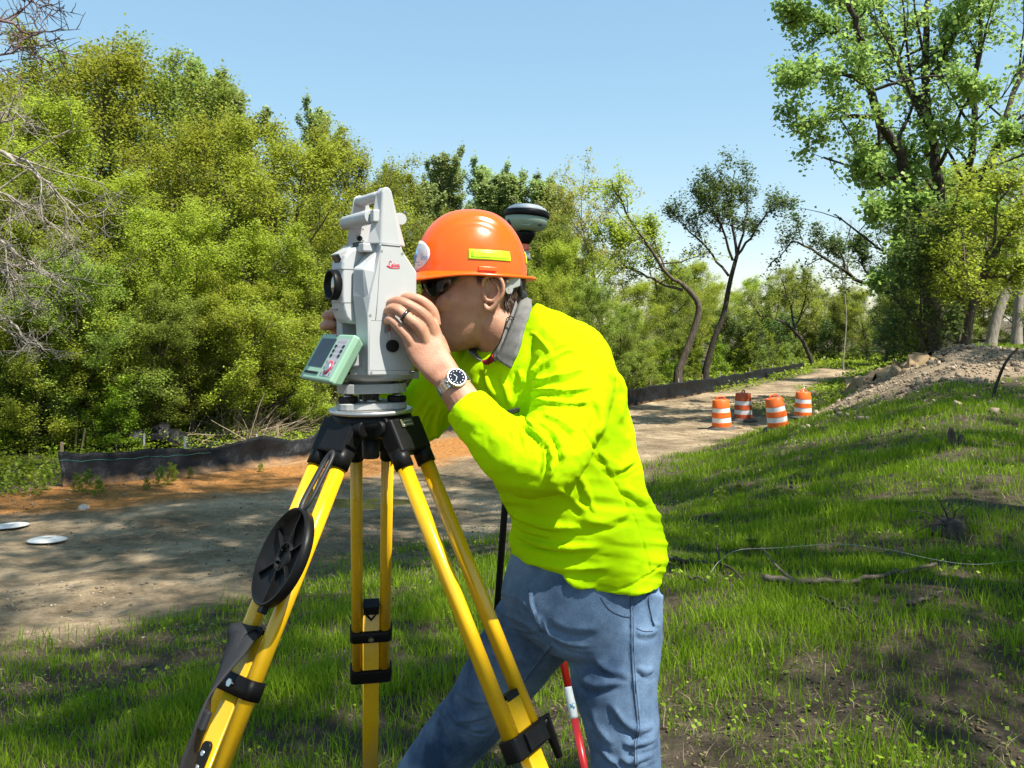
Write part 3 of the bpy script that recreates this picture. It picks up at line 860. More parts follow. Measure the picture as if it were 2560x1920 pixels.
# side drive knob
ka, kz = tr(984, 865, B0+0.008)
mb = MB(); mb.lathe([(0.0120, -0.010), (0.0124, 0.0), (0.0124, 0.006), (0.0115, 0.008)], W(ka, B0+0.001, kz), (IB, UZ, IR), 28)
mb.build('drive_knob', M_BLACK, st, bevel=0.0006)
mb = MB(); kx, kzz = tr(968, 824, B0); mb.box(W(kx, B0+0.0005, kzz), 0.012, 0.003, 0.012, (IB, IR, UZ)); mb.build('lock_slide', M_SEAM, st, bevel=0.0005)
mb = MB(); kx2, kz2 = tr(971, 824, B0); mb.tube([W(kx2, B0+0.001, kz2), W(kx2, B0+0.0035, kz2)], 0.0026, 12); mb.build('red_dot', M_RED, st)
mb = MB(); mb.tube([W(*((lambda q: (q[0], B0+0.003, q[1]))(tr(u, v, B0)))) for u, v in ((970.5, 828), (972, 838), (974.5, 851))], 0.0006, 6); mb.build('white_cord', M_WHITEP, st)

def strokes(name, lines, place, rad, m, parent):
    """hand lettering: every polyline becomes a thin raised stroke"""
    mb = MB()
    for ln in lines:
        pts = spline(ln, max(6, len(ln)*4))
        mb.tube([place(x, y) for x, y in pts], rad, 6)
    return mb.build(name, m, parent)
LE = [[(0.34, 0.80), (0.30, 1.0), (0.20, 0.95), (0.18, 0.7), (0.17, 0.35), (0.10, 0.08), (0.0, 0.10), (0.02, 0.22), (0.14, 0.15), (0.28, 0.02), (0.38, 0.06)],
      [(0.37, 0.25), (0.47, 0.32), (0.48, 0.45), (0.41, 0.47), (0.37, 0.30), (0.40, 0.10), (0.50, 0.12)],
      [(0.58, 0.44), (0.55, 0.12), (0.62, 0.12)], [(0.585, 0.62), (0.59, 0.64)],
      [(0.78, 0.40), (0.70, 0.46), (0.65, 0.28), (0.70, 0.10), (0.79, 0.14)],
      [(0.95, 0.42), (0.87, 0.46), (0.82, 0.26), (0.86, 0.11), (0.93, 0.20), (0.96, 0.42), (0.95, 0.12), (1.0, 0.14)],
      [(0.10, -0.02), (0.35, -0.16), (0.65, -0.18), (1.0, -0.12)]]
def place_L(x, y):
    a, z = tr(967.5 + 31.5*x, 667.5 - 15.0*y + 1.0*x, B0)
    return W(a, B0+0.0002, z)
strokes('lettering', LE, place_L, 0.00085, M_RED, near_up)

# keyboard: tilted green panel at the front
KW = 0.083
kt = np.mean([tr(798, 834, -KW), tr(897, 835, KW)], axis=0); kb = np.mean([tr(741, 941, -KW), tr(829, 957, KW)], axis=0)
KT = W(kt[0], 0, kt[1]); KB = W(kb[0], 0, kb[1])
KD = norm(KB-KT); KL = np.linalg.norm(KB-KT); KN = norm(np.cross(IR, KD))
if np.dot(KN, IF_) < 0: KN = -KN
def K(s, t, n=0.0): return KT + IR*(s-0.5)*2*KW + KD*t*KL + KN*n      # s across (0 far, 1 near), t down
kp = thing  # parts of the keyboard hang under one panel
mb = MB()
rr = lambda s0, s1, t0, t1, n0, n1: [[K(s, t, n) for s, t in ((s0, t0), (s1, t0), (s1, t1), (s0, t1))] for n in (n0, n1)]
mb.rings([[K(s, t, -0.030) for s, t in ((0.06, 0.06), (0.94, 0.06), (0.94, 0.94), (0.06, 0.94))],
          [K(s, t, -0.012) for s, t in ((0, 0), (1, 0), (1, 1), (0, 1))], [K(s, t, 0) for s, t in ((0, 0), (1, 0), (1, 1), (0, 1))]], smooth=False)
kbd = mb.build('keyboard', M_GREEN, st, bevel=0.004, seg=3)
mb = MB(); mb.rings(rr(0.085, 0.555, 0.115, 0.735, -0.004, 0.0006), smooth=False); mb.build('display', M_SCREEN, kbd)
mb = MB(); mb.rings(rr(0.61, 0.93, 0.10, 0.90, -0.004, 0.0005), smooth=False); mb.build('keypad_plate', M_KEYS, kbd)
def key(s, t, w_, h_, m, n=0.0016):
    mb = MB(); mb.rings(rr(s-w_/2, s+w_/2, t-h_/2, t+h_/2, 0, n), smooth=False); return mb.build('key', m, kbd)
for i in range(6): key(0.13+0.075*i, 0.86, 0.058, 0.05, M_BLACK)
for j, t in enumerate((0.27, 0.37, 0.47)):
    key(0.655, t, 0.055, 0.055, M_BLACK); key(0.885, t, 0.055, 0.055, M_BLACK)
    for i in range(3): key(0.725+0.048*i, t, 0.018, 0.04, M_SEAM, 0.0009)
for i in range(5): key(0.66+0.052*i, 0.175, 0.022, 0.035, M_SEAM, 0.0009)
for s, t in ((0.64, 0.60), (0.89, 0.60), (0.64, 0.84), (0.89, 0.84), (0.645, 0.72), (0.885, 0.72)): key(s, t, 0.04, 0.045, M_SEAM, 0.0012)
axK = (IR, -KD, KN)
mb = MB(); mb.lathe([(0.0145, 0.0), (0.0145, 0.0016), (0.0105, 0.0018)], K(0.765, 0.72, 0.0003), axK, 28); mb.build('key_ring', M_RED, kbd)
mb = MB(); mb.lathe([(0.0106, 0.0), (0.0106, 0.003), (0.006, 0.0036)], K(0.765, 0.72, 0.0004), axK, 24); mb.build('navigation_key', M_ALU, kbd)
mb = MB(); mb.tube([K(0.47, 0.045, 0.0002), K(0.53, 0.045, 0.0002)], 0.0008, 6); mb.build('brand_print', M_RED, kbd)
# neck that carries the panel
mb = MB(); mb.box(W((kt[0]+kb[0])/2+0.056, 0, (kt[1]+kb[1])/2+0.006), 0.05, 0.11, 0.05, (IB, IR, UZ)); mb.build('keyboard_neck', M_GREY2, st, bevel=0.003)

# tribrach
trb = thing('tribrach', (IC[0], IC[1], HEADZ), 'grey levelling base with black foot screws between instrument and tripod', 'tribrach')
def tri_poly(r, z, rot, n=30, k=0.30):
    out = []
    for t in np.linspace(0, 2*math.pi, n, endpoint=False):
        q = r*(1 - k*0.5*(1+math.cos(3*(t-rot)+math.pi)))
        out.append(IC + A(math.cos(t)*q, math.sin(t)*q, z))
    return out
rot0 = math.atan2(-0.8, -0.75)
mb = MB(); mb.rings([tri_poly(0.074, z, rot0, 36, 0.22) for z in (2.8545, 2.8572, 2.8705, 2.8733)], smooth=False)
mb.build('upper_plate', M_GREY2, trb, bevel=0.0012)
mb = MB(); mb.rings([tri_poly(r, z, rot0, 36, 0.34) for r, z in ((0.075, 2.8219), (0.0765, 2.8235), (0.0765, 2.8335), (0.0735, 2.8350))], smooth=False)
mb.build('base_plate', M_GREY2, trb)
for k in range(3):
    t = rot0+k*2*math.pi/3
    c = IC + A(math.cos(t)*0.056, math.sin(t)*0.056, 0)
    mb = MB(); n = 40
    mb.rings([[c + A(math.cos(q)*(r_+(0.0007 if i % 2 else 0)), math.sin(q)*(r_+(0.0007 if i % 2 else 0)), z) for i, q in enumerate(np.linspace(0, 2*math.pi, n, endpoint=False))] for r_, z in ((0.0165, 2.8352), (0.0185, 2.837), (0.0185, 2.8465), (0.0165, 2.848))], smooth=False)
    sc = mb.build('foot_screw', M_BLACK, trb)
    mb = MB(); mb.tube([c+UZ*2.8345, c+UZ*2.8550], 0.0085, 20); mb.build('screw_spindle', M_STEEL, sc)
mb = MB(); mb.lathe([(0.022, 2.8345), (0.022, 2.8385), (0.017, 2.8390), (0.017, 2.8548)], IC+A(0, 0, 0), n=28); mb.build('centre_boss', M_STEEL, trb)
mb = MB(); mb.lathe([(0.045, 2.8733), (0.045, 2.8877)], IC, n=32); mb.build('locking_collar', M_GREY2, trb)

# ---- tripod
tpd = thing('tripod', onG(IC[0], IC[1]), 'yellow fibreglass surveying tripod with black fittings under the total station', 'tripod')
mb = MB(); mb.lathe([(0.030, HEADZ-0.0005), (0.0825, HEADZ-0.0005), (0.0845, HEADZ-0.0018), (0.0845, HEADZ-0.0090), (0.080, HEADZ-0.0100)], IC, n=64)
mb.build('head_plate', M_ALU, tpd)
mb = MB(); mb.lathe([(0.078, HEADZ-0.0095), (0.078, HEADZ-0.030), (0.066, HEADZ-0.045), (0.040, HEADZ-0.060)], IC, n=48)
hd = mb.build('head_casting', M_BLACK, tpd)
mb = MB(); mb.lathe([(0.0150, HEADZ-0.055), (0.0150, HEADZ-0.066), (0.0185, HEADZ-0.068), (0.0175, HEADZ-0.100), (0.0150, HEADZ-0.103)], IC, n=24)
mb.build('centre_screw', M_BLACKM, tpd)

LEGS = {'left': (P(836, 1120, 1.575), P(516, 1919, 1.35)), 'right': (P(1022, 1118, 1.58), P(1331, 1898, 1.42)), 'back': (P(930, 1105, 1.70), P(926, 1919, 2.15))}
def v_on(T, D, v):
    """metres along the line from T in direction D to where it is seen at row v"""
    k = (v-HV)/FPX
    return float((CZ-T[2]-k*T[1])/(D[2]+k*D[1]))
LEGDAT = {}
def rbox(mb, c0, c1, wx, wy, X, Y, r=0.35, n=5):
    """rounded bar from c0 to c1"""
    def ring(c):
        out = []
        for sx, sy, a0_ in ((1, 1, 0), (-1, 1, 90), (-1, -1, 180), (1, -1, 270)):
            for q in np.linspace(0, 90, n):
                t = R(a0_+q); rr_ = r*min(wx, wy)
                out.append(c + X*(sx*(wx/2-rr_)+rr_*math.cos(t)) + Y*(sy*(wy/2-rr_)+rr_*math.sin(t)))
        return out
    mb.rings([ring(c0), ring(c1)], smooth=True)
for nm, (T, Bq) in LEGS.items():
    D = norm(Bq-T); T = T-D*0.034
    rad = norm(A(D[0], D[1], 0)); wd = norm(np.cross(rad, UZ)); N = norm(np.cross(wd, D))     # N: outward normal of the leg
    if np.dot(N, rad) < 0: N = -N
    # foot on the ground
    s = 1.0
    for _ in range(30):
        p = T+D*s; s += (p[2]-float(G(p[0], p[1])))/(-D[2])*0.7
    foot = s
    if nm == 'back': s_top, s_band, s_clamp = v_on(T, D, 1512), v_on(T, D, 1580), v_on(T, D, 1678)
    elif nm == 'left': s_top, s_band, s_clamp = v_on(T, D, 1585), v_on(T, D, 1712), v_on(T, D, 2060)
    else: s_top, s_band, s_clamp = v_on(T, D, 1745), None, v_on(T, D, 1850)
    HS, RW, RT = 0.033, 0.0265, 0.030
    LEGDAT[nm] = (T, D, wd, N, foot)
    mb = MB(); mb.box(T+D*0.012, 0.088, 0.040, 0.070, (wd, N, D)); mb.build('hinge_block', M_BLACK, tpd, bevel=0.005)
    mb = MB(); mb.tube([IC+rad*0.060+UZ*(HEADZ-0.034)-wd*0.047, IC+rad*0.060+UZ*(HEADZ-0.034)+wd*0.047], 0.0165, 20); mb.box((IC+rad*0.060+UZ*(HEADZ-0.034)+T)/2, 0.080, 0.030, 0.07, (wd, N, D))
    mb.build('hinge', M_BLACK, tpd, bevel=0.003)
    for sg in (-1, 1):
        mb = MB(); rbox(mb, T+D*0.036+wd*sg*HS, T+D*(0.073)+wd*sg*HS, RW+0.006, RT+0.007, wd, N, 0.45); mb.build('rail_socket', M_BLACK, tpd)
        mb = MB(); rbox(mb, T+D*0.04+wd*sg*HS, T+D*s_clamp+wd*sg*HS, RW, RT, wd, N, 0.45); mb.build('rail', M_YELLOW, tpd)
    mb = MB(); rbox(mb, T+D*s_top, T+D*(foot-0.10), 2*HS-RW+0.001 if nm != 'x' else 0, RT*0.8, wd, N, 0.12)
    mb.build('lower_leg', M_YELLOW, tpd)
    mb = MB(); mb.box(T+D*(s_top-0.002), 2*HS-RW-0.002, RT*0.84, 0.012, (wd, N, D)); mb.build('leg_end_cap', M_BLACK, tpd, bevel=0.001)
    if s_band:
        mb = MB(); rbox(mb, T+D*(s_band-0.016), T+D*(s_band+0.016), 2*HS+RW+0.008, RT+0.008, wd, N, 0.3); bd = mb.build('clamp_band', M_BLACK, tpd)
        for q in (-1, 1):
            mb = MB(); mb.tube([T+D*s_band+N*q*(RT/2+0.002), T+D*s_band+N*q*(RT/2+0.010)], 0.007, 6, smooth=False)
            mb.build('bolt', M_STEEL, bd)
    mb = MB(); rbox(mb, T+D*(s_clamp-0.018), T+D*(s_clamp+0.020), 2*HS+RW+0.010, RT+0.012, wd, N, 0.25)
    mb.box(T+D*s_clamp+N*(RT/2+0.008), 0.05, 0.012, 0.030, (wd, N, D))
    cl = mb.build('leg_clamp', M_BLACK, tpd, bevel=0.002)
    if nm == 'back': lev = False
    else: lev = True
    sg = 1 if nm != 'right' else -1
    mb = MB(); mb.tube([T+D*s_clamp-wd*sg*-1*(HS+RW/2+0.004)+N*0.004, T+D*(s_clamp-0.012)-wd*sg*-1*(HS+RW/2+0.022)+N*0.006, T+D*(s_clamp+0.06)-wd*sg*-1*(HS+RW/2+0.018)+N*0.006], [0.010, 0.011, 0.007], 12)
    if lev: mb.build('clamp_lever', M_BLACK, cl)
    mb = MB(); fp = T+D*foot
    mb.tube([T+D*(foot-0.16), T+D*(foot-0.07), T+D*(foot-0.065), fp+D*0.01], [0.020, 0.020, 0.014, 0.003], 14)
    mb.box(T+D*(foot-0.085)+N*0.03, 0.04, 0.05, 0.012, (wd, N, D)); mb.build('foot', M_STEEL, tpd, bevel=0.001)
# maker's plate on the right-hand hinge
T, D, wd, N, foot = LEGDAT['right']
mb = MB(); mb.box(T-D*0.010+N*0.0225+wd*0.004, 0.034, 0.0016, 0.016, (wd, N, D)); pl_ = mb.build('maker_plate', mat('olive_plate', (0.10, 0.10, 0.05), 0.5), tpd)
for q in (-0.004, 0.003):
    mb = MB(); mb.box(T-D*(0.010+q)+N*0.0236+wd*0.004, 0.026 if q < 0 else 0.020, 0.0006, 0.0022, (wd, N, D)); mb.build('printed_line', mat('pale_print', (0.4, 0.4, 0.32), 0.5), pl_)
# triangular ring on the rear leg
T, D, wd, N, foot = LEGDAT['back']
s1 = v_on(T, D, 1512)
mb = MB(); c = T+D*(s1-0.004)-N*0.016
mb.tube([c-wd*0.016+D*0.012, c+wd*0.016+D*0.012, c+D*0.036, c-wd*0.016+D*0.012], 0.0032, 8)
mb.box(c+D*0.004, 0.036, 0.008, 0.024, (wd, N, D)); mb.build('tie_ring', M_BLACK, tpd, bevel=0.001)
# slotted plate low on the left leg
T, D, wd, N, foot = LEGDAT['left']
sl = v_on(T, D, 1905)
mb = MB(); rbox(mb, T+D*sl+N*0.0125, T+D*sl+N*0.0190, 0.021, 0.062, wd, D, 0.48); sp_ = mb.build('strap_plate', M_BLACK, tpd)
for q in (-0.012, 0.010):
    mb = MB(); mb.tube([T+D*(sl+q)+N*0.0185, T+D*(sl+q)+N*0.0205], 0.0045, 10); mb.build('rivet', M_STEEL, sp_)

# hanging head cover with its rubber loop
capc = P(708, 1392, 1.43)-wd*0.0
cz = norm(D - N*0.0)
cn = norm(A(-0.77, -0.58, 0.12) - cz*np.dot(A(-0.77, -0.58, 0.12), cz)); cx = norm(np.cross(cz, cn))
cap = thing('tripod_head_cover', capc, 'round black plastic tripod cap hanging on a rubber loop from the left leg', 'cap')
CR = 0.0880
axc = (cx, cz, cn)
mb = MB(); mb.lathe([(0.001, -0.010), (CR-0.004, -0.010), (CR, -0.007), (CR, 0.010), (CR-0.004, 0.0105), (CR-0.0045, -0.005), (0.001, -0.005)], capc, axc, 64, cap=False)
mb.build('shell', M_BLACK, cap)
for k in range(3):
    t = k*math.pi/3+0.45
    dv = cx*math.cos(t)+cz*math.sin(t)
    for sg in (1, -1):
        mb = MB(); mb.box(capc+dv*sg*0.050+cn*-0.002, 0.066, 0.0022, 0.008, (dv, norm(np.cross(cn, dv)), cn)); mb.build('rib', M_BLACK, cap)
mb = MB(); mb.lathe([(0.026, -0.006), (0.026, 0.003), (0.0238, 0.003), (0.0238, -0.006)], capc, axc, 40, cap=False); mb.build('inner_ring', M_BLACK, cap)
lp0 = capc - cz*(CR-0.004); lp1 = T + D*0.052 - wd*0.034 + N*0.030
dl = norm(lp1-lp0); LL = np.linalg.norm(lp1-lp0)
sx = norm(np.cross(dl, cn)); 
mb = MB()
loop = [lp0 + sx*0.006, lp0+dl*0.02+sx*0.016, lp0+dl*LL*0.5+sx*0.0165, lp1-dl*0.015+sx*0.013, lp1, lp1-dl*0.015-sx*0.013, lp0+dl*LL*0.5-sx*0.0165, lp0+dl*0.02-sx*0.016, lp0-sx*0.006]
mb.tube(spline(loop, 50), [(0.0058, 0.0042)]*50, 10); mb.build('rubber_loop', M_RUBBER, cap)
mb = MB(); mb.box(capc+cz*(CR+0.003)-cn*0.002, 0.022, 0.016, 0.012, (cx, cz, cn)); mb.build('tab', M_BLACK, cap, bevel=0.002)

# carrying strap along the left leg
def ribbon(name, pts, sides, w_, m, parent=None, loc=None, th=0.0018):
    pts = spline(pts, 40); sides = spline(sides, 40); mb = MB(); rings = []
    for i in range(40):
        t = norm(pts[min(i+1, 39)]-pts[max(i-1, 0)]); sv = norm(sides[i]-t*np.dot(sides[i], t)); nn = np.cross(t, sv)
        rings.append([pts[i]+sv*w_/2*a_+nn*th*b_ for a_, b_ in ((-1, -1), (-0.4, -1.3), (0.4, -1.3), (1, -1), (1, 1), (0.4, 1.3), (-0.4, 1.3), (-1, 1))])
    mb.rings(rings); return mb.build(name, m, parent, loc)
sps = [P(632, 1572, 1.44), P(612, 1590, 1.405), P(590, 1630, 1.375), P(560, 1680, 1.345), P(528, 1735, 1.32), P(508, 1800, 1.30), P(486, 1860, 1.29), P(470, 1910, 1.28), P(455, 1990, 1.27)]
ssd = [wd*0.6+N*0.7, wd*0.9+N*0.3, wd+N*0.0, wd*0.9-N*0.4, wd*0.7-N*0.6, wd*0.5-N*0.8, wd*0.45-N*0.8, wd*0.4-N*0.9, wd*0.4-N*0.9]
cs = thing('carry_strap', sps[0], 'black webbing carrying strap slung along the left tripod leg', 'strap')
ribbon('webbing', sps, ssd, 0.046, M_STRAP, cs)
ribbon('upper_fold', [P(636, 1566, 1.455), P(600, 1572, 1.42), P(585, 1610, 1.40), P(570, 1650, 1.375)], [wd, wd+N*0.3, wd*0.8-N*0.2, wd*0.8-N*0.2], 0.040, M_STRAP, cs)
mb = MB(); mb.box(P(508, 1800, 1.288), 0.022, 0.010, 0.03, (wd, N, D)); mb.build('buckle', M_BLACKM, cs, bevel=0.003)
# ------------------------------------------------------------------ the surveyor
def skin_mat():
    m, n, l, b = nmat('skin')
    tc = n.new('ShaderNodeTexCoord')
    n1 = n.new('ShaderNodeTexNoise'); n1.inputs['Scale'].default_value = 28; n1.inputs['Detail'].default_value = 5
    n2 = n.new('ShaderNodeTexNoise'); n2.inputs['Scale'].default_value = 260; n2.inputs['Detail'].default_value = 6; n2.inputs['Roughness'].default_value = 0.7
    for q in (n1, n2): l.new(tc.outputs['Object'], q.inputs['Vector'])
    cr = n.new('ShaderNodeValToRGB'); e = cr.color_ramp.elements
    e[0].position = 0.3; e[0].color = (0.36, 0.165, 0.10, 1); e[1].position = 0.7; e[1].color = (0.52, 0.28, 0.18, 1)
    l.new(n1.outputs[0], cr.inputs[0]); l.new(cr.outputs[0], b.inputs['Base Color'])
    b.inputs['Roughness'].default_value = 0.48; b.inputs['Specular IOR Level'].default_value = 0.35
    b.inputs['Subsurface Weight'].default_value = 0.12; b.inputs['Subsurface Radius'].default_value = (0.010, 0.004, 0.002); b.inputs['Subsurface Scale'].default_value = 1.0
    bp = n.new('ShaderNodeBump'); bp.inputs['Strength'].default_value = 0.5; bp.inputs['Distance'].default_value = 0.0016
    l.new(n2.outputs[0], bp.inputs['Height']); l.new(bp.outputs[0], b.inputs['Normal'])
    return m

def cloth_mat(name, c1, c2, rough, scale, bump, sheen=0.0, fine=1400, stretch=None, spec=0.2):
    m, n, l, b = nmat(name)
    tc = n.new('ShaderNodeTexCoord')
    n1 = n.new('ShaderNodeTexNoise'); n1.inputs['Scale'].default_value = scale; n1.inputs['Detail'].default_value = 7; n1.inputs['Roughness'].default_value = 0.6
    src = tc.outputs['Object']
    l.new(src, n1.inputs['Vector'])
    mx = n.new('ShaderNodeMix'); mx.data_type = 'RGBA'; mx.inputs[6].default_value = (*c1, 1); mx.inputs[7].default_value = (*c2, 1)
    mr = n.new('ShaderNodeMapRange'); mr.inputs[1].default_value = 0.33; mr.inputs[2].default_value = 0.67
    l.new(n1.outputs[0], mr.inputs[0]); l.new(mr.outputs[0], mx.inputs[0])
    n2 = n.new('ShaderNodeTexNoise'); n2.inputs['Scale'].default_value = fine; n2.inputs['Detail'].default_value = 2
    sp = n.new('ShaderNodeMapping'); sp.inputs['Scale'].default_value = stretch or (1, 1, 1)
    l.new(src, sp.inputs[0]); l.new(sp.outputs[0], n2.inputs['Vector'])
    l.new(mx.outputs[2], b.inputs['Base Color'])
    b.inputs['Roughness'].default_value = rough; b.inputs['Specular IOR Level'].default_value = spec
    b.inputs['Sheen Weight'].default_value = sheen
    bp = n.new('ShaderNodeBump'); bp.inputs['Strength'].default_value = bump; bp.inputs['Distance'].default_value = 0.0012
    l.new(n2.outputs[0], bp.inputs['Height']); l.new(bp.outputs[0], b.inputs['Normal'])
    return m, n, l, b, mx, n2

M_SKIN = skin_mat()
M_SHIRT = cloth_mat('hi_vis_jersey', (0.40, 0.67, 0.002), (0.45, 0.73, 0.003), 0.95, 10, 0.35, 0.0, fine=1700, spec=0.03)[0]
def denim_mat():
    m, n, l, b, mx, n2 = cloth_mat('blue_denim', (0.022, 0.048, 0.10), (0.155, 0.24, 0.36), 0.9, 6.0, 0.6, 0.0, fine=900, stretch=(1, 1, 0.35))
    m2 = n.new('ShaderNodeMix'); m2.data_type = 'RGBA'; m2.blend_type = 'MULTIPLY'; m2.inputs[0].default_value = 0.7
    mr = n.new('ShaderNodeMapRange'); mr.inputs[1].default_value = 0.3; mr.inputs[2].default_value = 0.7; mr.inputs[3].default_value = 0.62; mr.inputs[4].default_value = 1.3
    l.new(n2.outputs[0], mr.inputs[0]); l.new(mx.outputs[2], m2.inputs[6]); l.new(mr.outputs[0], m2.inputs[7]); l.new(m2.outputs[2], b.inputs['Base Color'])
    return m
M_DENIM = denim_mat()
M_DENIMS = mat('denim_seam', (0.028, 0.048, 0.085), 0.9, var=0.4, vscale=200)
M_COLLAR = cloth_mat('grey_cotton', (0.13, 0.127, 0.118), (0.19, 0.186, 0.172), 0.9, 60, 0.5)[0]
M_REDTEE = mat('red_undershirt', (0.30, 0.01, 0.015), 0.9)
M_HAIR = mat('brown_hair', (0.085, 0.045, 0.024), 0.55, var=0.5, vscale=300)
M_BOOT = mat('brown_leather', (0.10, 0.05, 0.025), 0.6, var=0.2, vscale=30, bump=0.3)
M_HAT = mat('orange_shell', (0.80, 0.105, 0.002), 0.24, spec=0.5, coat=0.15, var=0.05, vscale=20, rvar=0.06, bump=0.05, bscale=120, dirt=0.10, dirtcol=(0.55, 0.05, 0.004))
M_REFL = mat('lime_reflective', (0.52, 0.80, 0.004), 0.35, coat=0.4)
M_DARK = mat('black_lens', (0.006, 0.005, 0.006), 0.08, spec=0.6)
M_RING = mat('tungsten_ring', (0.10, 0.095, 0.10), 0.25, metal=0.9)

def remesh(mbs, voxel, smooth=6, factor=0.5, name='m'):
    """union of closed solids as one continuous surface"""
    mb = MB()
    for q in mbs:
        mb.add(q.V, q.F)
    me = mb.mesh(name)
    o = bpy.data.objects.new('tmp', me); COL.objects.link(o)
    r = o.modifiers.new('r', 'REMESH'); r.mode = 'VOXEL'; r.voxel_size = voxel; r.adaptivity = 0
    if smooth:
        s = o.modifiers.new('s', 'SMOOTH'); s.factor = factor; s.iterations = smooth
    dg = bpy.context.evaluated_depsgraph_get()
    out = bpy.data.meshes.new_from_object(o.evaluated_get(dg))
    bpy.data.objects.remove(o); bpy.data.meshes.remove(me)
    out.name = name
    out.polygons.foreach_set('use_smooth', np.ones(len(out.polygons), bool))
    return out

def verts_of(me):
    co = np.empty(len(me.vertices)*3, np.float32); me.vertices.foreach_get('co', co)
    no = np.empty(len(me.vertices)*3, np.float32); me.vertices.foreach_get('normal', no)
    return co.reshape(-1, 3).astype(float), no.reshape(-1, 3).astype(float)

def set_verts(me, co):
    me.vertices.foreach_set('co', co.astype(np.float32).ravel()); me.update()

def pdist(U, Vv, line):
    """distance to a polyline and the position (0..1) along it"""
    best = np.full(len(U), 1e9); tt = np.zeros(len(U)); side = np.zeros(len(U))
    n = len(line)-1
    for i in range(n):
        a = np.array(line[i], float); b = np.array(line[i+1], float); ab = b-a
        t = np.clip(((U-a[0])*ab[0]+(Vv-a[1])*ab[1])/(ab@ab), 0, 1)
        dx = U-a[0]-t*ab[0]; dy = Vv-a[1]-t*ab[1]; d = np.hypot(dx, dy)
        m = d < best
        best = np.where(m, d, best); tt = np.where(m, (i+t)/n, tt); side = np.where(m, np.sign(ab[0]*dy-ab[1]*dx), side)
    return best, tt, side

def folds(me, lst, facing=0.15, k=1.5):
    """raise soft creases on the side of a garment that faces the eye; each: (line, width px, height m[, profile])"""
    co, no = verts_of(me)
    U = CU + FPX*co[:, 0]/co[:, 1]; Vv = HV + FPX*(CZ-co[:, 2])/co[:, 1]
    view = -(co-A(0, 0, CZ)); view /= np.linalg.norm(view, axis=1)[:, None]
    w8 = sstep((no*view).sum(1), -0.05, facing)
    disp = np.zeros(len(co))
    for it in lst:
        line, wd_, h = it[:3]; kind = it[3] if len(it) > 3 else 'fold'
        ln = spline(np.array(line, float), max(8, len(line)*4))
        d, t, sd = pdist(U, Vv, ln)
        x = d/wd_
        if kind == 'fold':
            pr = np.exp(-np.abs(x)**1.4) - 0.6*np.exp(-((x*np.where(sd > 0, 1, -1)-1.5)/0.9)**2)
        else:
            pr = np.exp(-x**4)
        disp += k*h*pr*(sstep(t, 0, 0.2)*sstep(1-t, 0, 0.2) if kind == 'fold' else 1.0)
    set_verts(me, co + no*(disp*w8)[:, None])

def loft(rows, n=20, sub=4, cap=0.6):
    """rows: (u, v, d, r) or (u, v, d, rx, ry): a smooth closed limb through them, with rounded ends"""
    pr = []
    for r in rows:
        p = P(*r[:3]); pr.append([*p, r[3], r[4] if len(r) > 4 else r[3]])
    q = spline(pr, (len(pr)-1)*sub+1)
    mb = MB(); pts = list(q[:, :3]); rad = [(max(a, 0.002), max(b, 0.002)) for a, b in q[:, 3:]]
    if cap:
        t0 = norm(pts[0]-pts[1]); t1 = norm(pts[-1]-pts[-2])
        r0 = min(rad[0]); r1 = min(rad[-1])
        pts = [pts[0]+t0*r0*cap, pts[0]+t0*r0*cap*0.7] + pts + [pts[-1]+t1*r1*cap*0.7, pts[-1]+t1*r1*cap]
        sc = lambda rr_, k: (rr_[0]*k, rr_[1]*k)
        rad = [sc(rad[0], 0.25), sc(rad[0], 0.7)] + rad + [sc(rad[-1], 0.7), sc(rad[-1], 0.25)]
    mb.tube(pts, rad, n)
    return mb

# ---- head frame
HY = R(10)
HFd = A(-math.cos(HY), -math.sin(HY), 0); HL = A(math.sin(HY), -math.cos(HY), 0)
ear_p = P(1221, 735, 1.66)
HS_ = 1.08
HC = ear_p - HL*0.078
def Hd(f, l, z): return HC + (HFd*f + HL*l)*HS_ + UZ*z*HS_

person_base = onG(0.22, 1.78)
man = thing('person', person_base, 'man in a lime hi-vis shirt and blue jeans bending to look through the instrument', 'person')

hr = [(-0.113, 0.086, 0.050, 0.020), (-0.106, 0.098, 0.020, 0.034), (-0.092, 0.102, -0.006, 0.046), (-0.072, 0.101, -0.036, 0.0560), (-0.052, 0.100, -0.066, 0.0615), (-0.030, 0.099, -0.082, 0.066),
      (-0.008, 0.096, -0.090, 0.0700), (0.014, 0.092, -0.095, 0.0715), (0.034, 0.089, -0.098, 0.0725), (0.056, 0.097, -0.100, 0.074), (0.085, 0.092, -0.098, 0.073), (0.110, 0.072, -0.083, 0.062), (0.127, 0.042, -0.052, 0.039), (0.133, 0.015, -0.02, 0.012)]
hr = [(z, a if z < 0.05 else a*0.93, b if b > -0.03 else -0.03+(b+0.03)*(0.72 if z < 0.05 else 0.45), c if z < 0.05 else c*0.9) for z, a, b, c in hr]
q = spline([[z, a, b, c] for z, a, b, c in hr], 40)
rings = []
for z, xf, xb, wdt in q:
    cxx = xf*0.38+xb*0.62; ring = []
    for t in np.linspace(0, 2*math.pi, 40, endpoint=False):
        c_, s_ = math.cos(t), math.sin(t)
        e = 2.0/2.25
        f = cxx + (xf-cxx if c_ > 0 else cxx-xb)*math.copysign(abs(c_)**e, c_)
        ring.append(Hd(f, wdt*math.copysign(abs(s_)**e, s_), z))
    rings.append(ring)
head = MB(); head.rings(rings)
parts = [head]
def hl(rows, n=12):
    mb = MB(); q = spline([[*Hd(*r[:3]), r[3], r[4] if len(r) > 4 else r[3]] for r in rows], 14)
    mb.tube(list(q[:, :3]), [(a, b) for a, b in q[:, 3:]], n); return mb
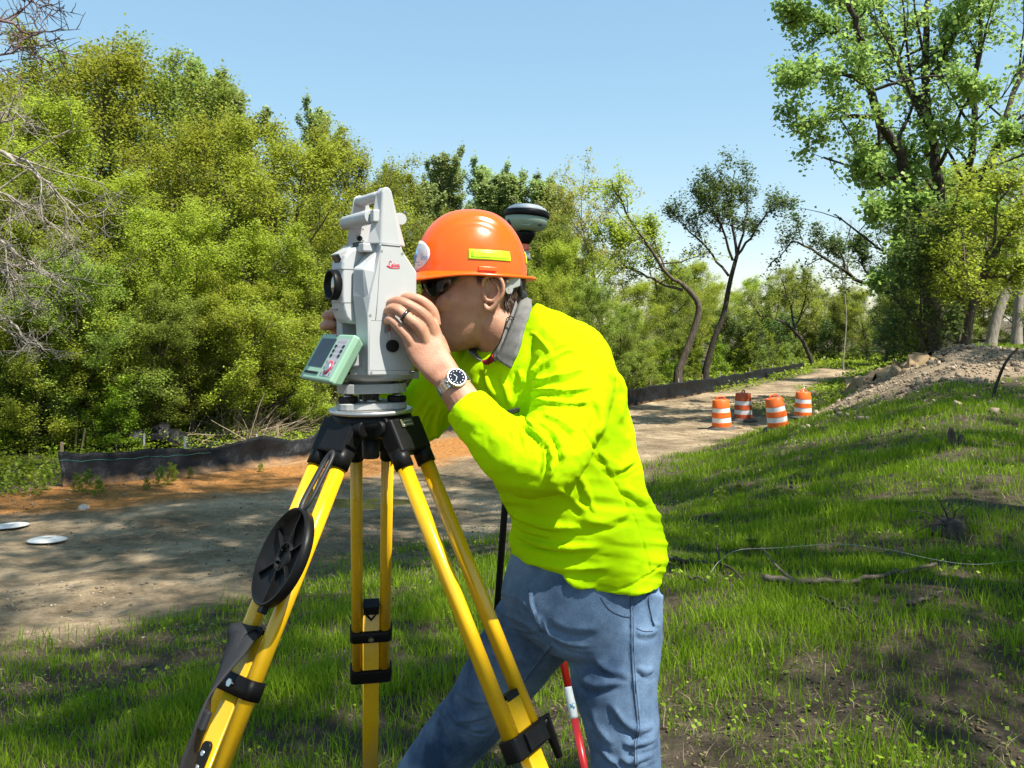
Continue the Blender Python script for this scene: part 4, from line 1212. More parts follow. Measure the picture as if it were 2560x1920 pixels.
parts.append(hl([(0.088, 0, 0.048, 0.008), (0.098, 0, 0.030, 0.009), (0.108, 0, 0.010, 0.0115), (0.116, 0, -0.006, 0.0125), (0.108, 0, -0.016, 0.012), (0.094, 0, -0.020, 0.008)]))
parts.append(hl([(0.101, -0.022, -0.052, 0.004), (0.109, 0, -0.049, 0.007), (0.101, 0.022, -0.052, 0.004)]))
parts.append(hl([(0.100, -0.020, -0.062, 0.004), (0.107, 0, -0.062, 0.008), (0.100, 0.020, -0.062, 0.004)]))
parts.append(hl([(0.090, 0, -0.098, 0.014), (0.104, 0, -0.093, 0.013), (0.098, 0, -0.084, 0.010)]))
parts.append(hl([(0.088, -0.050, 0.050, 0.007), (0.099, -0.02, 0.055, 0.009), (0.099, 0.02, 0.055, 0.009), (0.088, 0.050, 0.050, 0.007)]))
parts.append(hl([(0.072, 0.048, -0.005, 0.014), (0.082, 0.038, -0.016, 0.018), (0.084, 0.034, -0.034, 0.014)]))
# neck and the body under the clothes
nk = MB(); nq = spline([[*Hd(-0.020, 0.004, 0.02), 0.060, 0.066], [*Hd(-0.016, 0.004, -0.045), 0.058, 0.062], [*P(1240, 815, 1.725), 0.058, 0.064], [*P(1275, 868, 1.735), 0.064, 0.072], [*P(1300, 920, 1.74), 0.08, 0.10]], 16)
nk.tube(list(nq[:, :3]), [(a, b) for a, b in nq[:, 3:]], 24)
parts.append(nk)
parts.append(loft([(1300, 905, 1.74, 0.065, 0.085), (1340, 1000, 1.75, 0.08, 0.10), (1400, 1200, 1.75, 0.08, 0.10), (1460, 1400, 1.75, 0.09, 0.11)], cap=0.3))
parts.append(loft([(1370, 915, 1.68, 0.035), (1400, 1030, 1.54, 0.030), (1345, 1155, 1.46, 0.030), (1270, 1120, 1.475, 0.036), (1190, 1040, 1.52, 0.036), (1140, 978, 1.545, 0.031), (1118, 945, 1.553, 0.029, 0.026)]))
parts.append(loft([(1180, 900, 1.86, 0.055), (1100, 990, 1.92, 0.047), (1035, 1065, 1.94, 0.042), (960, 1000, 1.88, 0.038), (890, 915, 1.80, 0.029)]))
parts.append(loft([(1550, 1470, 1.70, 0.075), (1565, 1850, 1.62, 0.06), (1580, 2150, 1.62, 0.045), (1600, 2600, 1.64, 0.035)]))
parts.append(loft([(1390, 1470, 1.80, 0.075), (1200, 1780, 1.93, 0.06), (1080, 1930, 2.02, 0.045), (930, 2190, 2.18, 0.035)]))
body_me = remesh(parts, 0.0050, 4, 0.5, 'body')

# ear
def ear(side):
    e = MB()
    def E(f, z, o): return Hd(f, side*(0.0715+o), z)
    def t_(rows, n=10, k=18):
        q = spline([[*E(*r[:3]), r[3]] for r in rows], k); e2 = MB(); e2.tube(list(q[:, :3]), list(q[:, 3]), n); return e2
    out = []
    out.append(t_([(0.010, 0.012, 0.002, 0.0035), (0.010, 0.026, 0.006, 0.0040), (-0.002, 0.035, 0.011, 0.0042), (-0.018, 0.032, 0.016, 0.0042), (-0.026, 0.016, 0.019, 0.0042), (-0.024, -0.002, 0.018, 0.0042), (-0.014, -0.018, 0.013, 0.0045), (-0.004, -0.029, 0.008, 0.0060), (0.004, -0.027, 0.005, 0.0055), (0.007, -0.018, 0.002, 0.004)], k=30))
    out.append(t_([(-0.008, 0.024, 0.008, 0.0028), (-0.017, 0.014, 0.013, 0.0036), (-0.018, 0.000, 0.013, 0.0036), (-0.008, -0.013, 0.009, 0.0038), (0.004, -0.012, 0.005, 0.0042)], k=20))
    out.append(t_([(0.010, 0.004, 0.001, 0.005), (0.008, -0.004, 0.005, 0.0048), (0.008, -0.012, 0.002, 0.0045)], k=10))
    bk = MB()
    n = 22; pr = [(-0.006 + 0.020*math.cos(t), 0.003 + 0.030*math.sin(t)) for t in np.linspace(0, 2*math.pi, n, endpoint=False)]
    bk.rings([[E(f, z, -0.006) for f, z in pr], [E(f, z, 0.0035 - 0.42*(f+0.006)*1.0 - 0.002) for f, z in pr]])
    out.append(bk)
    return out
ears = remesh(ear(1)+ear(-1), 0.0016, 4, 0.5, 'ears')

# ---- hands
def chain(rows, n=12):
    q = spline([[*P(*r[:3]), r[3]] for r in rows], (len(rows)-1)*5+1)
    pts = list(q[:, :3]); rad = list(q[:, 3])
    t1 = norm(pts[-1]-pts[-2]); r1 = rad[-1]
    pts += [pts[-1]+t1*r1*0.55, pts[-1]+t1*r1*0.85]; rad += [r1*0.75, r1*0.35]
    mb = MB(); mb.tube(pts, rad, n); return mb
def palm(rows):
    """rows of 3-D centre, half width vector, half thickness vector"""
    q = spline([np.concatenate(r) for r in rows], 16); mb = MB(); rings = []
    for r in q:
        c, wv, tv = r[:3], r[3:6], r[6:9]; ring = []
        for t in np.linspace(0, 2*math.pi, 24, endpoint=False):
            e = 0.78
            ring.append(c + wv*math.copysign(abs(math.cos(t))**e, math.cos(t)) + tv*math.copysign(abs(math.sin(t))**e, math.sin(t)))
        rings.append(ring)
    mb.rings(rings); return mb
def hw(a, b): return (P(*b)-P(*a))/2, (P(*b)+P(*a))/2
def prow(a, b, th):
    wv, c = hw(a, b); v = norm(np.cross(wv, A(0.5, 0, 0.85))); 
    if v[1] > 0: v = -v
    return [c, wv, v*th]
left = [palm([prow((1096, 972, 1.548), (1150, 925, 1.556), 0.024), prow((1066, 948, 1.545), (1138, 905, 1.56), 0.0225), prow((1030, 905, 1.545), (1117, 870, 1.565), 0.0185), prow((1012, 868, 1.548), (1104, 830, 1.572), 0.0165), prow((1006, 842, 1.552), (1090, 795, 1.578), 0.0145), prow((1010, 826, 1.556), (1080, 774, 1.582), 0.0105)])]
left.append(chain([(1034, 872, 1.553, 0.0115), (1020, 845, 1.547, 0.0112), (998, 819, 1.544, 0.0094), (977, 799, 1.548, 0.0093), (967, 806, 1.566, 0.0083), (968, 815, 1.578, 0.0075)]))
left.append(chain([(1065, 862, 1.556, 0.012), (1050, 822, 1.546, 0.0124), (1020, 795, 1.540, 0.0103), (989, 773, 1.545, 0.0105), (969, 778, 1.564, 0.0090), (970, 789, 1.580, 0.0078)]))
left.append(chain([(1085, 840, 1.565, 0.012), (1066, 796, 1.557, 0.0128), (1030, 767, 1.549, 0.0106), (995, 754, 1.553, 0.0108), (972, 762, 1.572, 0.0092), (974, 772, 1.586, 0.0078)]))
left.append(chain([(1090, 815, 1.585, 0.011), (1079, 779, 1.580, 0.0126), (1052, 752, 1.573, 0.0106), (1020, 744, 1.577, 0.0104), (1000, 752, 1.592, 0.0090), (1001, 762, 1.602, 0.0078)]))
left.append(chain([(1110, 890, 1.575, 0.015), (1095, 850, 1.600, 0.0145), (1068, 815, 1.618, 0.0115), (1048, 790, 1.622, 0.0105), (1040, 775, 1.618, 0.0085)]))
left.append(loft([(1160, 1005, 1.535, 0.0335), (1140, 975, 1.543, 0.0315), (1118, 945, 1.551, 0.0300, 0.0275)], n=20, cap=0.4))
hand_l = remesh(left, 0.0019, 2, 0.5, 'hand_l')
right = [palm([prow((905, 915, 1.800), (870, 880, 1.83), 0.018), prow((880, 880, 1.775), (835, 840, 1.80), 0.018), prow((862, 850, 1.745), (822, 815, 1.775), 0.015)])]
for k, (v0, v1, du) in enumerate(((775, 768, 30), (782, 778, 22), (792, 790, 3), (812, 815, -3))):
    right.append(chain([(858+du, 830+6*(k-1), 1.760, 0.011), (834+du, v0+2, 1.745, 0.0118), (816+du, v1, 1.722, 0.0112), (818+du, v1-1, 1.695, 0.0100), (838+du, v1-4, 1.690, 0.008)]))
right.append(chain([(870, 860, 1.77, 0.013), (880, 815, 1.73, 0.0115), (890, 790, 1.70, 0.009)]))
hand_r = remesh(right, 0.0026, 4, 0.5, 'hand_r')

bm = bmesh.new()
for me in (body_me, ears, hand_l, hand_r): bm.from_mesh(me)
full = bpy.data.meshes.new('body'); bm.to_mesh(full); bm.free()
full.polygons.foreach_set('use_smooth', np.ones(len(full.polygons), bool))
body = obj('body', full, M_SKIN, man)

# ---- shirt
FWD = norm(A(-0.79, -0.61, 0)); LFT = A(0.61, -0.79, 0)
def torso_ring(Lp, Rp, d, wl, n=48):
    a = P(Lp[0], Lp[1], d); b = P(Rp[0], Rp[1], d); c = (a+b)/2
    hwid = np.linalg.norm(b-a)/2; slope = (b[2]-a[2])/(b[0]-a[0])
    hx = abs(b[0]-a[0])/2
    wf = math.sqrt(max((hx**2-(LFT[0]*wl)**2), 0.0004)/FWD[0]**2)
    l_ = LFT + UZ*LFT[0]*slope; f_ = FWD + UZ*FWD[0]*slope
    ring = []
    for t in np.linspace(0, 2*math.pi, n, endpoint=False):
        e = 0.92
        ring.append(c + l_*wl*math.copysign(abs(math.cos(t))**e, math.cos(t)) + f_*wf*math.copysign(abs(math.sin(t))**e, math.sin(t)))
    return ring
SEC = [((1284, 1392), (1644, 1440), 1.735, 0.176), ((1276, 1360), (1652, 1408), 1.735, 0.178), ((1283, 1322), (1654, 1372), 1.735, 0.178), ((1264, 1262), (1640, 1292), 1.737, 0.174), ((1228, 1195), (1610, 1222), 1.74, 0.174),
       ((1196, 1120), (1594, 1155), 1.742, 0.185), ((1166, 1040), (1574, 1070), 1.744, 0.195), ((1146, 965), (1545, 968), 1.745, 0.205), ((1143, 915), (1512, 892), 1.745, 0.205), ((1156, 880), (1470, 835), 1.745, 0.190),
       ((1176, 868), (1415, 792), 1.745, 0.150), ((1196, 872), (1365, 768), 1.742, 0.105), ((1210, 872), (1338, 758), 1.740, 0.085)]
def interp_sec(secs, n):
    q = spline([[*a, *b, d, w_] for a, b, d, w_ in secs], n)
    return [torso_ring(r[0:2], r[2:4], r[4], r[5]) for r in q]
tor = MB(); tor.rings(interp_sec(SEC, 44))
shl = loft([(1395, 868, 1.655, 0.070), (1425, 905, 1.61, 0.084), (1432, 965, 1.565, 0.083), (1416, 1050, 1.515, 0.074), (1378, 1130, 1.47, 0.068), (1336, 1160, 1.455, 0.066), (1275, 1130, 1.470, 0.062), (1222, 1080, 1.497, 0.052), (1185, 1040, 1.518, 0.046), (1165, 1018, 1.530, 0.0435)], n=28, cap=0.0)
shr = loft([(1215, 900, 1.83, 0.085), (1150, 940, 1.88, 0.078), (1085, 1000, 1.92, 0.070), (1045, 1048, 1.935, 0.064), (990, 1020, 1.91, 0.054), (930, 960, 1.85, 0.044), (900, 925, 1.812, 0.038)], n=28, cap=0.0)
shirt_me = remesh([tor, shl, shr], 0.0040, 8, 0.5, 'shirt')
z6 = lambda *p: [(1100+.506*x, 680+.506*y) for x, y in p]
SF = [
 (z6((430, 575), (520, 530), (640, 505), (740, 470)), 9, 0.0055), (z6((425, 610), (520, 585), (650, 590), (770, 560)), 10, 0.006), (z6((440, 640), (540, 640), (660, 650), (740, 640)), 9, 0.0045),
 (z6((440, 540), (500, 470), (590, 410), (690, 375)), 9, 0.0045), (z6((405, 600), (400, 660), (380, 720)), 8, 0.004),
 (z6((340, 715), (430, 745), (510, 800), (550, 880), (552, 960), (520, 1050)), 9, 0.0065), (z6((380, 740), (450, 775), (505, 840), (520, 920), (500, 1010)), 9, 0.0055), (z6((470, 735), (560, 790), (600, 860), (600, 930)), 10, 0.005), (z6((500, 700), (600, 740), (680, 800)), 10, 0.0045),
 (z6((250, 640), (300, 690), (330, 760)), 7, 0.002), (z6((285, 670), (345, 740), (370, 830)), 8, 0.0022), (z6((330, 700), (400, 790), (420, 880)), 9, 0.0025),
 (z6((690, 1000), (720, 1090), (760, 1190)), 10, 0.0035), (z6((560, 1060), (640, 1110), (740, 1190)), 11, 0.004), (z6((790, 950), (880, 975), (970, 920)), 12, 0.004), (z6((760, 880), (830, 930), (900, 960)), 12, 0.003),
 (z6((330, 1170), (430, 1215), (580, 1250), (720, 1262)), 13, 0.0065), (z6((360, 1290), (470, 1330), (620, 1355), (830, 1345)), 12, 0.006), (z6((360, 1220), (450, 1275), (560, 1300)), 12, 0.005), (z6((380, 1410), (520, 1450), (700, 1470), (880, 1440)), 12, 0.0055), (z6((600, 1490), (690, 1545), (790, 1560)), 10, 0.005), (z6((700, 1240), (830, 1230), (940, 1180)), 13, 0.004), (z6((420, 1480), (500, 1530), (600, 1550)), 9, 0.004),
 (z6((860, 480), (900, 600), (880, 760)), 16, 0.004), (z6((770, 600), (800, 700), (780, 820)), 14, 0.004), (z6((500, 420), (470, 480), (450, 540)), 8, 0.0035), (z6((300, 500), (330, 590), (345, 660)), 12, 0.004), (z6((220, 470), (250, 560), (290, 620)), 12, 0.004), (z6((390, 480), (410, 560)), 10, 0.004),
 (z6((1000, 1100), (1040, 1180), (1100, 1230)), 14, 0.004), (z6((900, 1050), (960, 1100), (1040, 1130)), 13, 0.0035),
 ([(1085, 1000), (1060, 1040), (1050, 1090)], 9, 0.005), ([(1075, 985), (1035, 1020), (1012, 1060)], 8, 0.004), ([(1105, 1010), (1090, 1060), (1085, 1100)], 9, 0.005),
]
folds(shirt_me, [(a, b*0.72, c) for a, b, c in SF], k=1.6)
folds(shirt_me, [([(u+7*math.sin(i*2.3)+4, v+11+3*math.sin(i)) for u, v in a], b*0.5, c) for i, (a, b, c) in enumerate(SF)], k=0.7)
SEAMS = [(z6((715, 785), (760, 860), (830, 985), (950, 1200), (1000, 1330), (1045, 1480)), 3.0, -0.0022, 'seam'), (z6((450, 298), (478, 315), (545, 392)), 3.0, 0.0022, 'seam'), (z6((545, 392), (640, 360), (720, 385), (800, 500), (810, 560)), 2.6, -0.002, 'seam'),
         (z6((380, 1405 + 85), (480, 1530), (620, 1580), (760, 1590), (900, 1565), (1040, 1500), (1090, 1460)), 2.4, -0.0018, 'seam'), (z6((80, 765), (140, 690), (210, 600)), 2.2, -0.0014, 'seam')]
folds(shirt_me, SEAMS)
# fine unevenness of the cloth
co, no = verts_of(shirt_me)
uu_ = CU+FPX*co[:, 0]/co[:, 1]; vv_ = HV+FPX*(CZ-co[:, 2])/co[:, 1]
low_ = sstep(vv_, 1130, 1300)
wob = (fbm(co[:, 0]*14+co[:, 1]*5, co[:, 2]*11, 3, 3)-0.5)*0.010 + low_*(fbm((uu_+vv_*0.4)*0.010, (vv_-uu_*0.12)*0.050, 13, 2)-0.5)*0.010 + (1-low_)*(fbm((uu_-vv_*0.5)*0.03, (vv_+uu_*0.3)*0.03, 14, 3)-0.5)*0.006
set_verts(shirt_me, co+no*wob[:, None])
shirt = obj('shirt', shirt_me, M_SHIRT, man)
# chest pocket edge with a dark pen clip
mb = MB(); pc = P(1283, 1028, 1.552); mb.box(pc, 0.026, 0.010, 0.010, (norm(A(0.93, -0.2, 0.25)), A(0, 1, 0), UZ)); mb.build('pocket_badge', M_BLACKM, man, bevel=0.002)

# ---- jeans
hipr = MB()
HIP = [((1300, 1345), (1640, 1385), 1.735, 0.150), ((1272, 1420), (1642, 1450), 1.735, 0.160), ((1262, 1500), (1640, 1520), 1.735, 0.165), ((1300, 1575), (1630, 1590), 1.735, 0.150), ((1380, 1620), (1580, 1640), 1.735, 0.10)]
hipr.rings(interp_sec(HIP, 18))
jl = loft([(1535, 1480, 1.70, 0.105), (1535, 1600, 1.67, 0.098), (1538, 1710, 1.65, 0.088), (1552, 1800, 1.635, 0.078), (1562, 1900, 1.625, 0.072), (1568, 2080, 1.62, 0.070), (1580, 2300, 1.64, 0.066), (1596, 2560, 1.65, 0.064)], n=28, cap=0)
jr = loft([(1400, 1490, 1.79, 0.105), (1330, 1575, 1.83, 0.098), (1262, 1680, 1.88, 0.088), (1185, 1790, 1.94, 0.081), (1090, 1900, 2.00, 0.074), (1020, 2010, 2.06, 0.068), (940, 2160, 2.15, 0.064)], n=28, cap=0)
jeans_me = remesh([hipr, jl, jr], 0.0042, 7, 0.5, 'jeans')
z5 = lambda *p: [(940+.3737*x, 1300+.3737*y) for x, y in p]
JF = [
 (z5((780, 560), (900, 640), (1020, 700), (1110, 760)), 9, 0.006), (z5((820, 480), (950, 520), (1060, 600)), 9, 0.004), (z5((860, 700), (980, 740), (1100, 760)), 8, 0.004),
 (z5((1110, 700), (1200, 780), (1300, 830), (1450, 850)), 11, 0.006), (z5((1090, 620), (1110, 700), (1160, 800), (1230, 900)), 8, 0.006), (z5((1150, 650), (1300, 720), (1500, 720)), 12, 0.004),
 (z5((470, 1200), (510, 1280), (580, 1330), (760, 1310)), 11, 0.009), (z5((400, 1240), (470, 1290), (560, 1330)), 10, 0.006), (z5((560, 1130), (640, 1200), (760, 1210)), 11, 0.005), (z5((520, 1340), (640, 1390), (760, 1400)), 10, 0.005), (z5((760, 860), (880, 930), (1000, 930)), 12, 0.004),
 (z5((1730, 740), (1800, 760), (1880, 730)), 9, 0.006), (z5((1740, 980), (1800, 1010), (1850, 990)), 9, 0.005), (z5((1560, 1200), (1640, 1330), (1760, 1400), (1860, 1360)), 13, 0.006), (z5((1440, 1250), (1500, 1400), (1600, 1520)), 13, 0.005), (z5((1640, 1480), (1740, 1500), (1880, 1440)), 12, 0.006), (z5((1620, 1580), (1700, 1620), (1860, 1560)), 11, 0.005), (z5((1350, 1050), (1480, 1100), (1650, 1060)), 14, 0.005), (z5((1430, 900), (1560, 1000), (1690, 1020)), 13, 0.0045), (z5((1480, 1500), (1560, 1600), (1640, 1640)), 11, 0.005)]
folds(jeans_me, [(a, b*0.75, c) for a, b, c in JF], k=0.9)
folds(jeans_me, [([(u+6*math.sin(i*2.1)+5, v+14+3*math.sin(i)) for u, v in a], b*0.5, c) for i, (a, b, c) in enumerate(JF)], k=0.5)
JS = [(z5((1705, 480), (1708, 700), (1712, 900), (1725, 1100), (1745, 1300), (1750, 1400), (1730, 1500), (1735, 1640)), 4.0, 0.0030, 'seam'), (z5((1815, 450), (1820, 560), (1850, 690), (1885, 700)), 3.0, 0.0025, 'seam'), (z5((1035, 430), (1040, 560), (1080, 680), (1100, 740)), 5.0, 0.003, 'seam'), (z5((1170, 840), (1080, 960), (960, 1130), (800, 1400), (640, 1640)), 3.2, 0.0022, 'seam')]
folds(jeans_me, JS)
co, no = verts_of(jeans_me)
wob = (fbm(co[:, 0]*13+co[:, 1]*6, co[:, 2]*12, 8, 3)-0.5)*0.012
set_verts(jeans_me, co+no*wob[:, None])
jeans = obj('jeans', jeans_me, M_DENIM, man)
from mathutils.bvhtree import BVHTree
jv, jn = verts_of(jeans_me)
bvh = BVHTree.FromPolygons([tuple(p+ORG[man.name]) for p in jv], [tuple(p.vertices) for p in jeans_me.polygons])
def on_cloth(u, v, lift):
    d = norm(A((u-CU)/FPX, 1, -(v-HV)/FPX)); h = bvh.ray_cast(Vector((0, 0, CZ)), Vector(d))
    return None if h[0] is None else A(*h[0])+A(*h[1])*lift
def stitch(name, px, r, lift, m):
    q = spline(np.array(px, float), len(px)*8); pts = [on_cloth(u, v, lift) for u, v in q]; pts = [p for p in pts if p is not None]
    if len(pts) > 3:
        pts = [pts[0]]+[p for a, p in zip(pts[:-1], pts[1:]) if np.linalg.norm(p-a) < 0.04]
        mb = MB(); mb.tube(pts, r, 6); mb.build(name, m, man)
for off_ in (0, 14):
    stitch('outer_seam', z5((1703+off_, 500), (1706+off_, 700), (1710+off_, 900), (1723+off_, 1100), (1743+off_, 1300), (1748+off_, 1400), (1730+off_, 1500), (1733+off_, 1650)), 0.0009, 0.0002, M_DENIMS)
stitch('pocket_edge', z5((1822, 470), (1826, 560), (1846, 660), (1862, 705)), 0.0011, 0.0003, M_DENIMS)
stitch('pocket_edge', z5((1742, 725), (1790, 745), (1850, 745)), 0.0011, 0.0003, M_DENIMS)
stitch('fly_seam', z5((1022, 470), (1030, 560), (1062, 650), (1098, 730)), 0.0010, 0.0003, M_DENIMS)
stitch('inner_seam', z5((1168, 850), (1080, 965), (960, 1135), (800, 1400), (660, 1610)), 0.0011, 0.0003, M_DENIMS)
stitch('front_pocket', z5((1500, 520), (1560, 600), (1640, 640), (1698, 650)), 0.0010, 0.0003, M_DENIMS)
for nm_, (u, v, d), fd_ in (('boot', (1596, 2570, 1.65), A(-0.45, -0.9, 0)), ('boot', (936, 2175, 2.155), A(-0.85, -0.5, 0))):
    c = P(u, v, d); zc = float(G(c[0], c[1])); fd_ = norm(fd_); sd_ = norm(np.cross(UZ, fd_)); mb = MB(); rings = []
    for f, w_, h0, h1 in ((-0.085, 0.022, 0.0, 0.06), (-0.075, 0.036, 0.0, 0.11), (-0.03, 0.042, 0.0, 0.14), (0.04, 0.046, 0.0, 0.12), (0.10, 0.052, 0.0, 0.085), (0.16, 0.050, 0.004, 0.065), (0.20, 0.036, 0.008, 0.05), (0.212, 0.015, 0.012, 0.035)):
        rings.append([A(c[0], c[1], zc)+fd_*f+sd_*w_*math.cos(t)+UZ*((h0+h1)/2+(h1-h0)/2*math.sin(t)) for t in np.linspace(0, 2*math.pi, 18, endpoint=False)])
    mb.rings(rings)
    mb.tube([A(c[0], c[1], zc+0.08), A(c[0], c[1], zc+0.16), P(u, v, d)+UZ*0.05], [0.052, 0.052, 0.052], 18)
    mb.build(nm_, M_BOOT, man)

# ---- collar and undershirt
def sheet(name, A_, B_, m, th=0.003, parent=man, n=60, rows=6, bulge=0.004):
    a = spline([P(*p) for p in A_], n); b = spline([P(*p) for p in B_], n); V = []; F = []
    cen_ = (a.mean(0)+b.mean(0))/2
    for i in range(n):
        for j in range(rows):
            t = j/(rows-1); p = a[i]*(1-t)+b[i]*t
            o_ = norm(p-cen_)
            V.append(p + o_*bulge*math.sin(math.pi*t) + o_*0.0015*math.sin(i*1.3)*t)
    for i in range(n-1):
        for j in range(rows-1):
            F.append((i*rows+j, i*rows+j+1, (i+1)*rows+j+1, (i+1)*rows+j))
    o = obj(name, pymesh(name, V, F, True), m, parent)
    s = o.modifiers.new('s', 'SOLIDIFY'); s.thickness = th; s.offset = 0
    return o
inner = [(1192, 872, 1.785), (1215, 845, 1.815), (1258, 795, 1.815), (1288, 757, 1.775), (1298, 747, 1.715), (1291, 775, 1.665), (1274, 818, 1.640), (1256, 862, 1.625), (1238, 893, 1.628)]
outer = [(1185, 895, 1.80), (1218, 868, 1.855), (1275, 808, 1.860), (1315, 764, 1.800), (1328, 752, 1.715), (1327, 778, 1.650), (1311, 822, 1.612), (1299, 872, 1.588), (1277, 921, 1.588)]
sheet('collar', inner, outer, M_COLLAR)
sheet('collar_stand', [(u+(-6), v-8, d) for u, v, d in inner], [(u, v+14, d) for u, v, d in inner], M_COLLAR, bulge=0)
sheet('collar_wing', [(1172, 880, 1.70), (1195, 898, 1.685), (1222, 912, 1.675)], [(1182, 868, 1.755), (1205, 878, 1.74), (1235, 885, 1.70)], M_COLLAR, n=14)
mb = MB(); mb.tube(spline([P(1200, 885, 1.74), P(1210, 905, 1.695), P(1222, 908, 1.67), P(1240, 890, 1.648)], 16), 0.010, 10); mb.build('undershirt', M_REDTEE, man)

# ---- hair
rngH = np.random.default_rng(8)
hv = []; hq = []
def hair_strand(p, d, L, w_, n0):
    b = len(hv)*1
    sdv = norm(np.cross(d, n0))*w_/2
    m1 = p+d*L*0.5+n0*0.0012; e = p+d*L
    i = len(hv); hv.extend([p-sdv, p+sdv, m1+sdv*0.8, m1-sdv*0.8, e+sdv*0.2, e-sdv*0.2]); hq.extend([(i, i+1, i+2, i+3), (i+3, i+2, i+4, i+5)])
for k in range(4200):
    ang = rngH.uniform(0.50, 1.0)*math.pi*rngH.choice([-1, 1]) if k > 500 else rngH.choice([-1, 1])*rngH.uniform(0.40, 0.52)*math.pi
    zmin = np.interp(abs(ang)/math.pi, [0.40, 0.5, 0.56, 0.62, 0.8, 1.0], [0.030, 0.012, 0.012, -0.022, -0.038, -0.042])
    z = rngH.uniform(zmin, 0.050)
    zz, xf, xb, wdt = [np.interp(z, q[:, 0], q[:, i]) for i in range(4)] if False else (z, np.interp(z, [r[0] for r in hr], [r[1] for r in hr]), np.interp(z, [r[0] for r in hr], [r[2] for r in hr]), np.interp(z, [r[0] for r in hr], [r[3] for r in hr]))
    cxx = xf*0.38+xb*0.62; c_, s_ = math.cos(ang), math.sin(ang)
    f = cxx+(xf-cxx if c_ > 0 else cxx-xb)*math.copysign(abs(c_)**0.89, c_); l_ = wdt*math.copysign(abs(s_)**0.89, s_)
    if abs(ang)/math.pi < 0.60 and -0.034 < f < 0.016 and z < 0.034: continue
    p = Hd(f, l_, z); n0 = norm((HFd*(f-cxx)+HL*l_))
    d = norm(-UZ*1.0 - HFd*0.25 + n0*rngH.uniform(0.0, 0.16) + A(*rngH.normal(0, 0.16, 3)))
    hair_strand(p+n0*rngH.uniform(-0.001, 0.005), d, rngH.uniform(0.010, 0.022), 0.0013, n0)
hair = obj('hair', quadmesh('hair', np.array(hv), hq), M_HAIR, man)

# ---- hard hat
hat_c = P(1178, 690, 1.735)
hat = thing('hard_hat', hat_c, 'glossy orange hard hat with lime reflective patch on the surveyor\'s head', 'hard hat')
HLf, HLb, HWd, HH = 0.123, 0.121, 0.098, 0.1385
hy2 = R(8)
hF = A(-math.cos(hy2), -math.sin(hy2), 0); hL = A(math.sin(hy2), -math.cos(hy2), 0)
tilt = R(2.0)
hU = norm(UZ*math.cos(tilt)+hF*math.sin(tilt)*-1); hF = norm(hF-hU*np.dot(hF, hU))
def hat_pt(az, s, off=0.0):
    """az: 0 front, pi/2 left; s: 0 at the rim, 1 at the crown"""
    th = s*math.pi/2
    rho = math.cos(th)**0.80; z = math.sin(th)**1.08
    c_, s_ = math.cos(az), math.sin(az)
    f = (HLf if c_ > 0 else HLb)*c_*rho; l_ = HWd*s_*rho
    ridge = 0.0028*float(sstep(0.050+0.012*z-abs(l_), 0, 0.006)) + 0.0022*float(sstep(0.073-abs(l_), 0, 0.006))*float(sstep(f, -0.10, -0.03)) if s > 0.02 else 0
    p = A(f, l_, HH*z)
    n_ = norm(A(f/HLf**2, l_/HWd**2, HH*z/HH**2))
    p = p+n_*(ridge*float(sstep(s, 0.06, 0.25))+off)
    return hat_c + hF*p[0]+hL*p[1]+hU*p[2]
mb = MB(); NA = 96
rings = [[hat_pt(az, s) for az in np.linspace(0, 2*math.pi, NA, endpoint=False)] for s in list(np.linspace(0, 0.94, 44))+[0.965, 0.985, 0.997]]
mb.rings(rings, cap=False); mb.add(rings[-1], [tuple(range(NA))], True)
sh = mb.build('shell', M_HAT, hat)
s = sh.modifiers.new('s', 'SOLIDIFY'); s.thickness = 0.0025; s.offset = -1
# brim
mb = MB(); rings = []
def brim_at(az):
    fr = max(0, math.cos(az))**1.6; bk = max(0, -math.cos(az))**2
    return 0.010+0.046*fr+0.010*bk, -0.0255*fr**1.1+0.001*bk
for az in np.linspace(0, 2*math.pi, NA, endpoint=False):
    w_, dz = brim_at(az); p0 = hat_pt(az, 0); o_ = norm(hF*math.cos(az)/HLf+hL*math.sin(az)/HWd)
    sec = []
    for t, h in ((-0.003, 0.006), (0.003, 0.0015), (0.35*w_, -0.0005), (0.75*w_, 0.0), (w_, 0.0006), (w_+0.0012, -0.003), (w_-0.001, -0.0055), (0.6*w_, -0.0035), (0.1*w_, -0.0035), (-0.003, -0.003)):
        k = np.clip(t/max(w_, 1e-4), 0, 1)
        sec.append(p0+o_*t+hU*(h+dz*k**1.25))
    rings.append(sec)
rings.append(rings[0])
mb.rings(rings, cap=False); mb.build('brim', M_HAT, hat)
AZg, Sg = np.meshgrid(np.linspace(0, math.pi, 160), np.linspace(0, 0.9, 90))
hp_ = np.array([hat_pt(a, s) for a, s in zip(AZg.ravel(), Sg.ravel())])
hu = CU+FPX*hp_[:, 0]/hp_[:, 1]; hv_ = HV+FPX*(CZ-hp_[:, 2])/hp_[:, 1]
def hat_find(u, v):
    i = int(np.argmin((hu-u)**2+(hv_-v)**2)); return AZg.ravel()[i], Sg.ravel()[i]
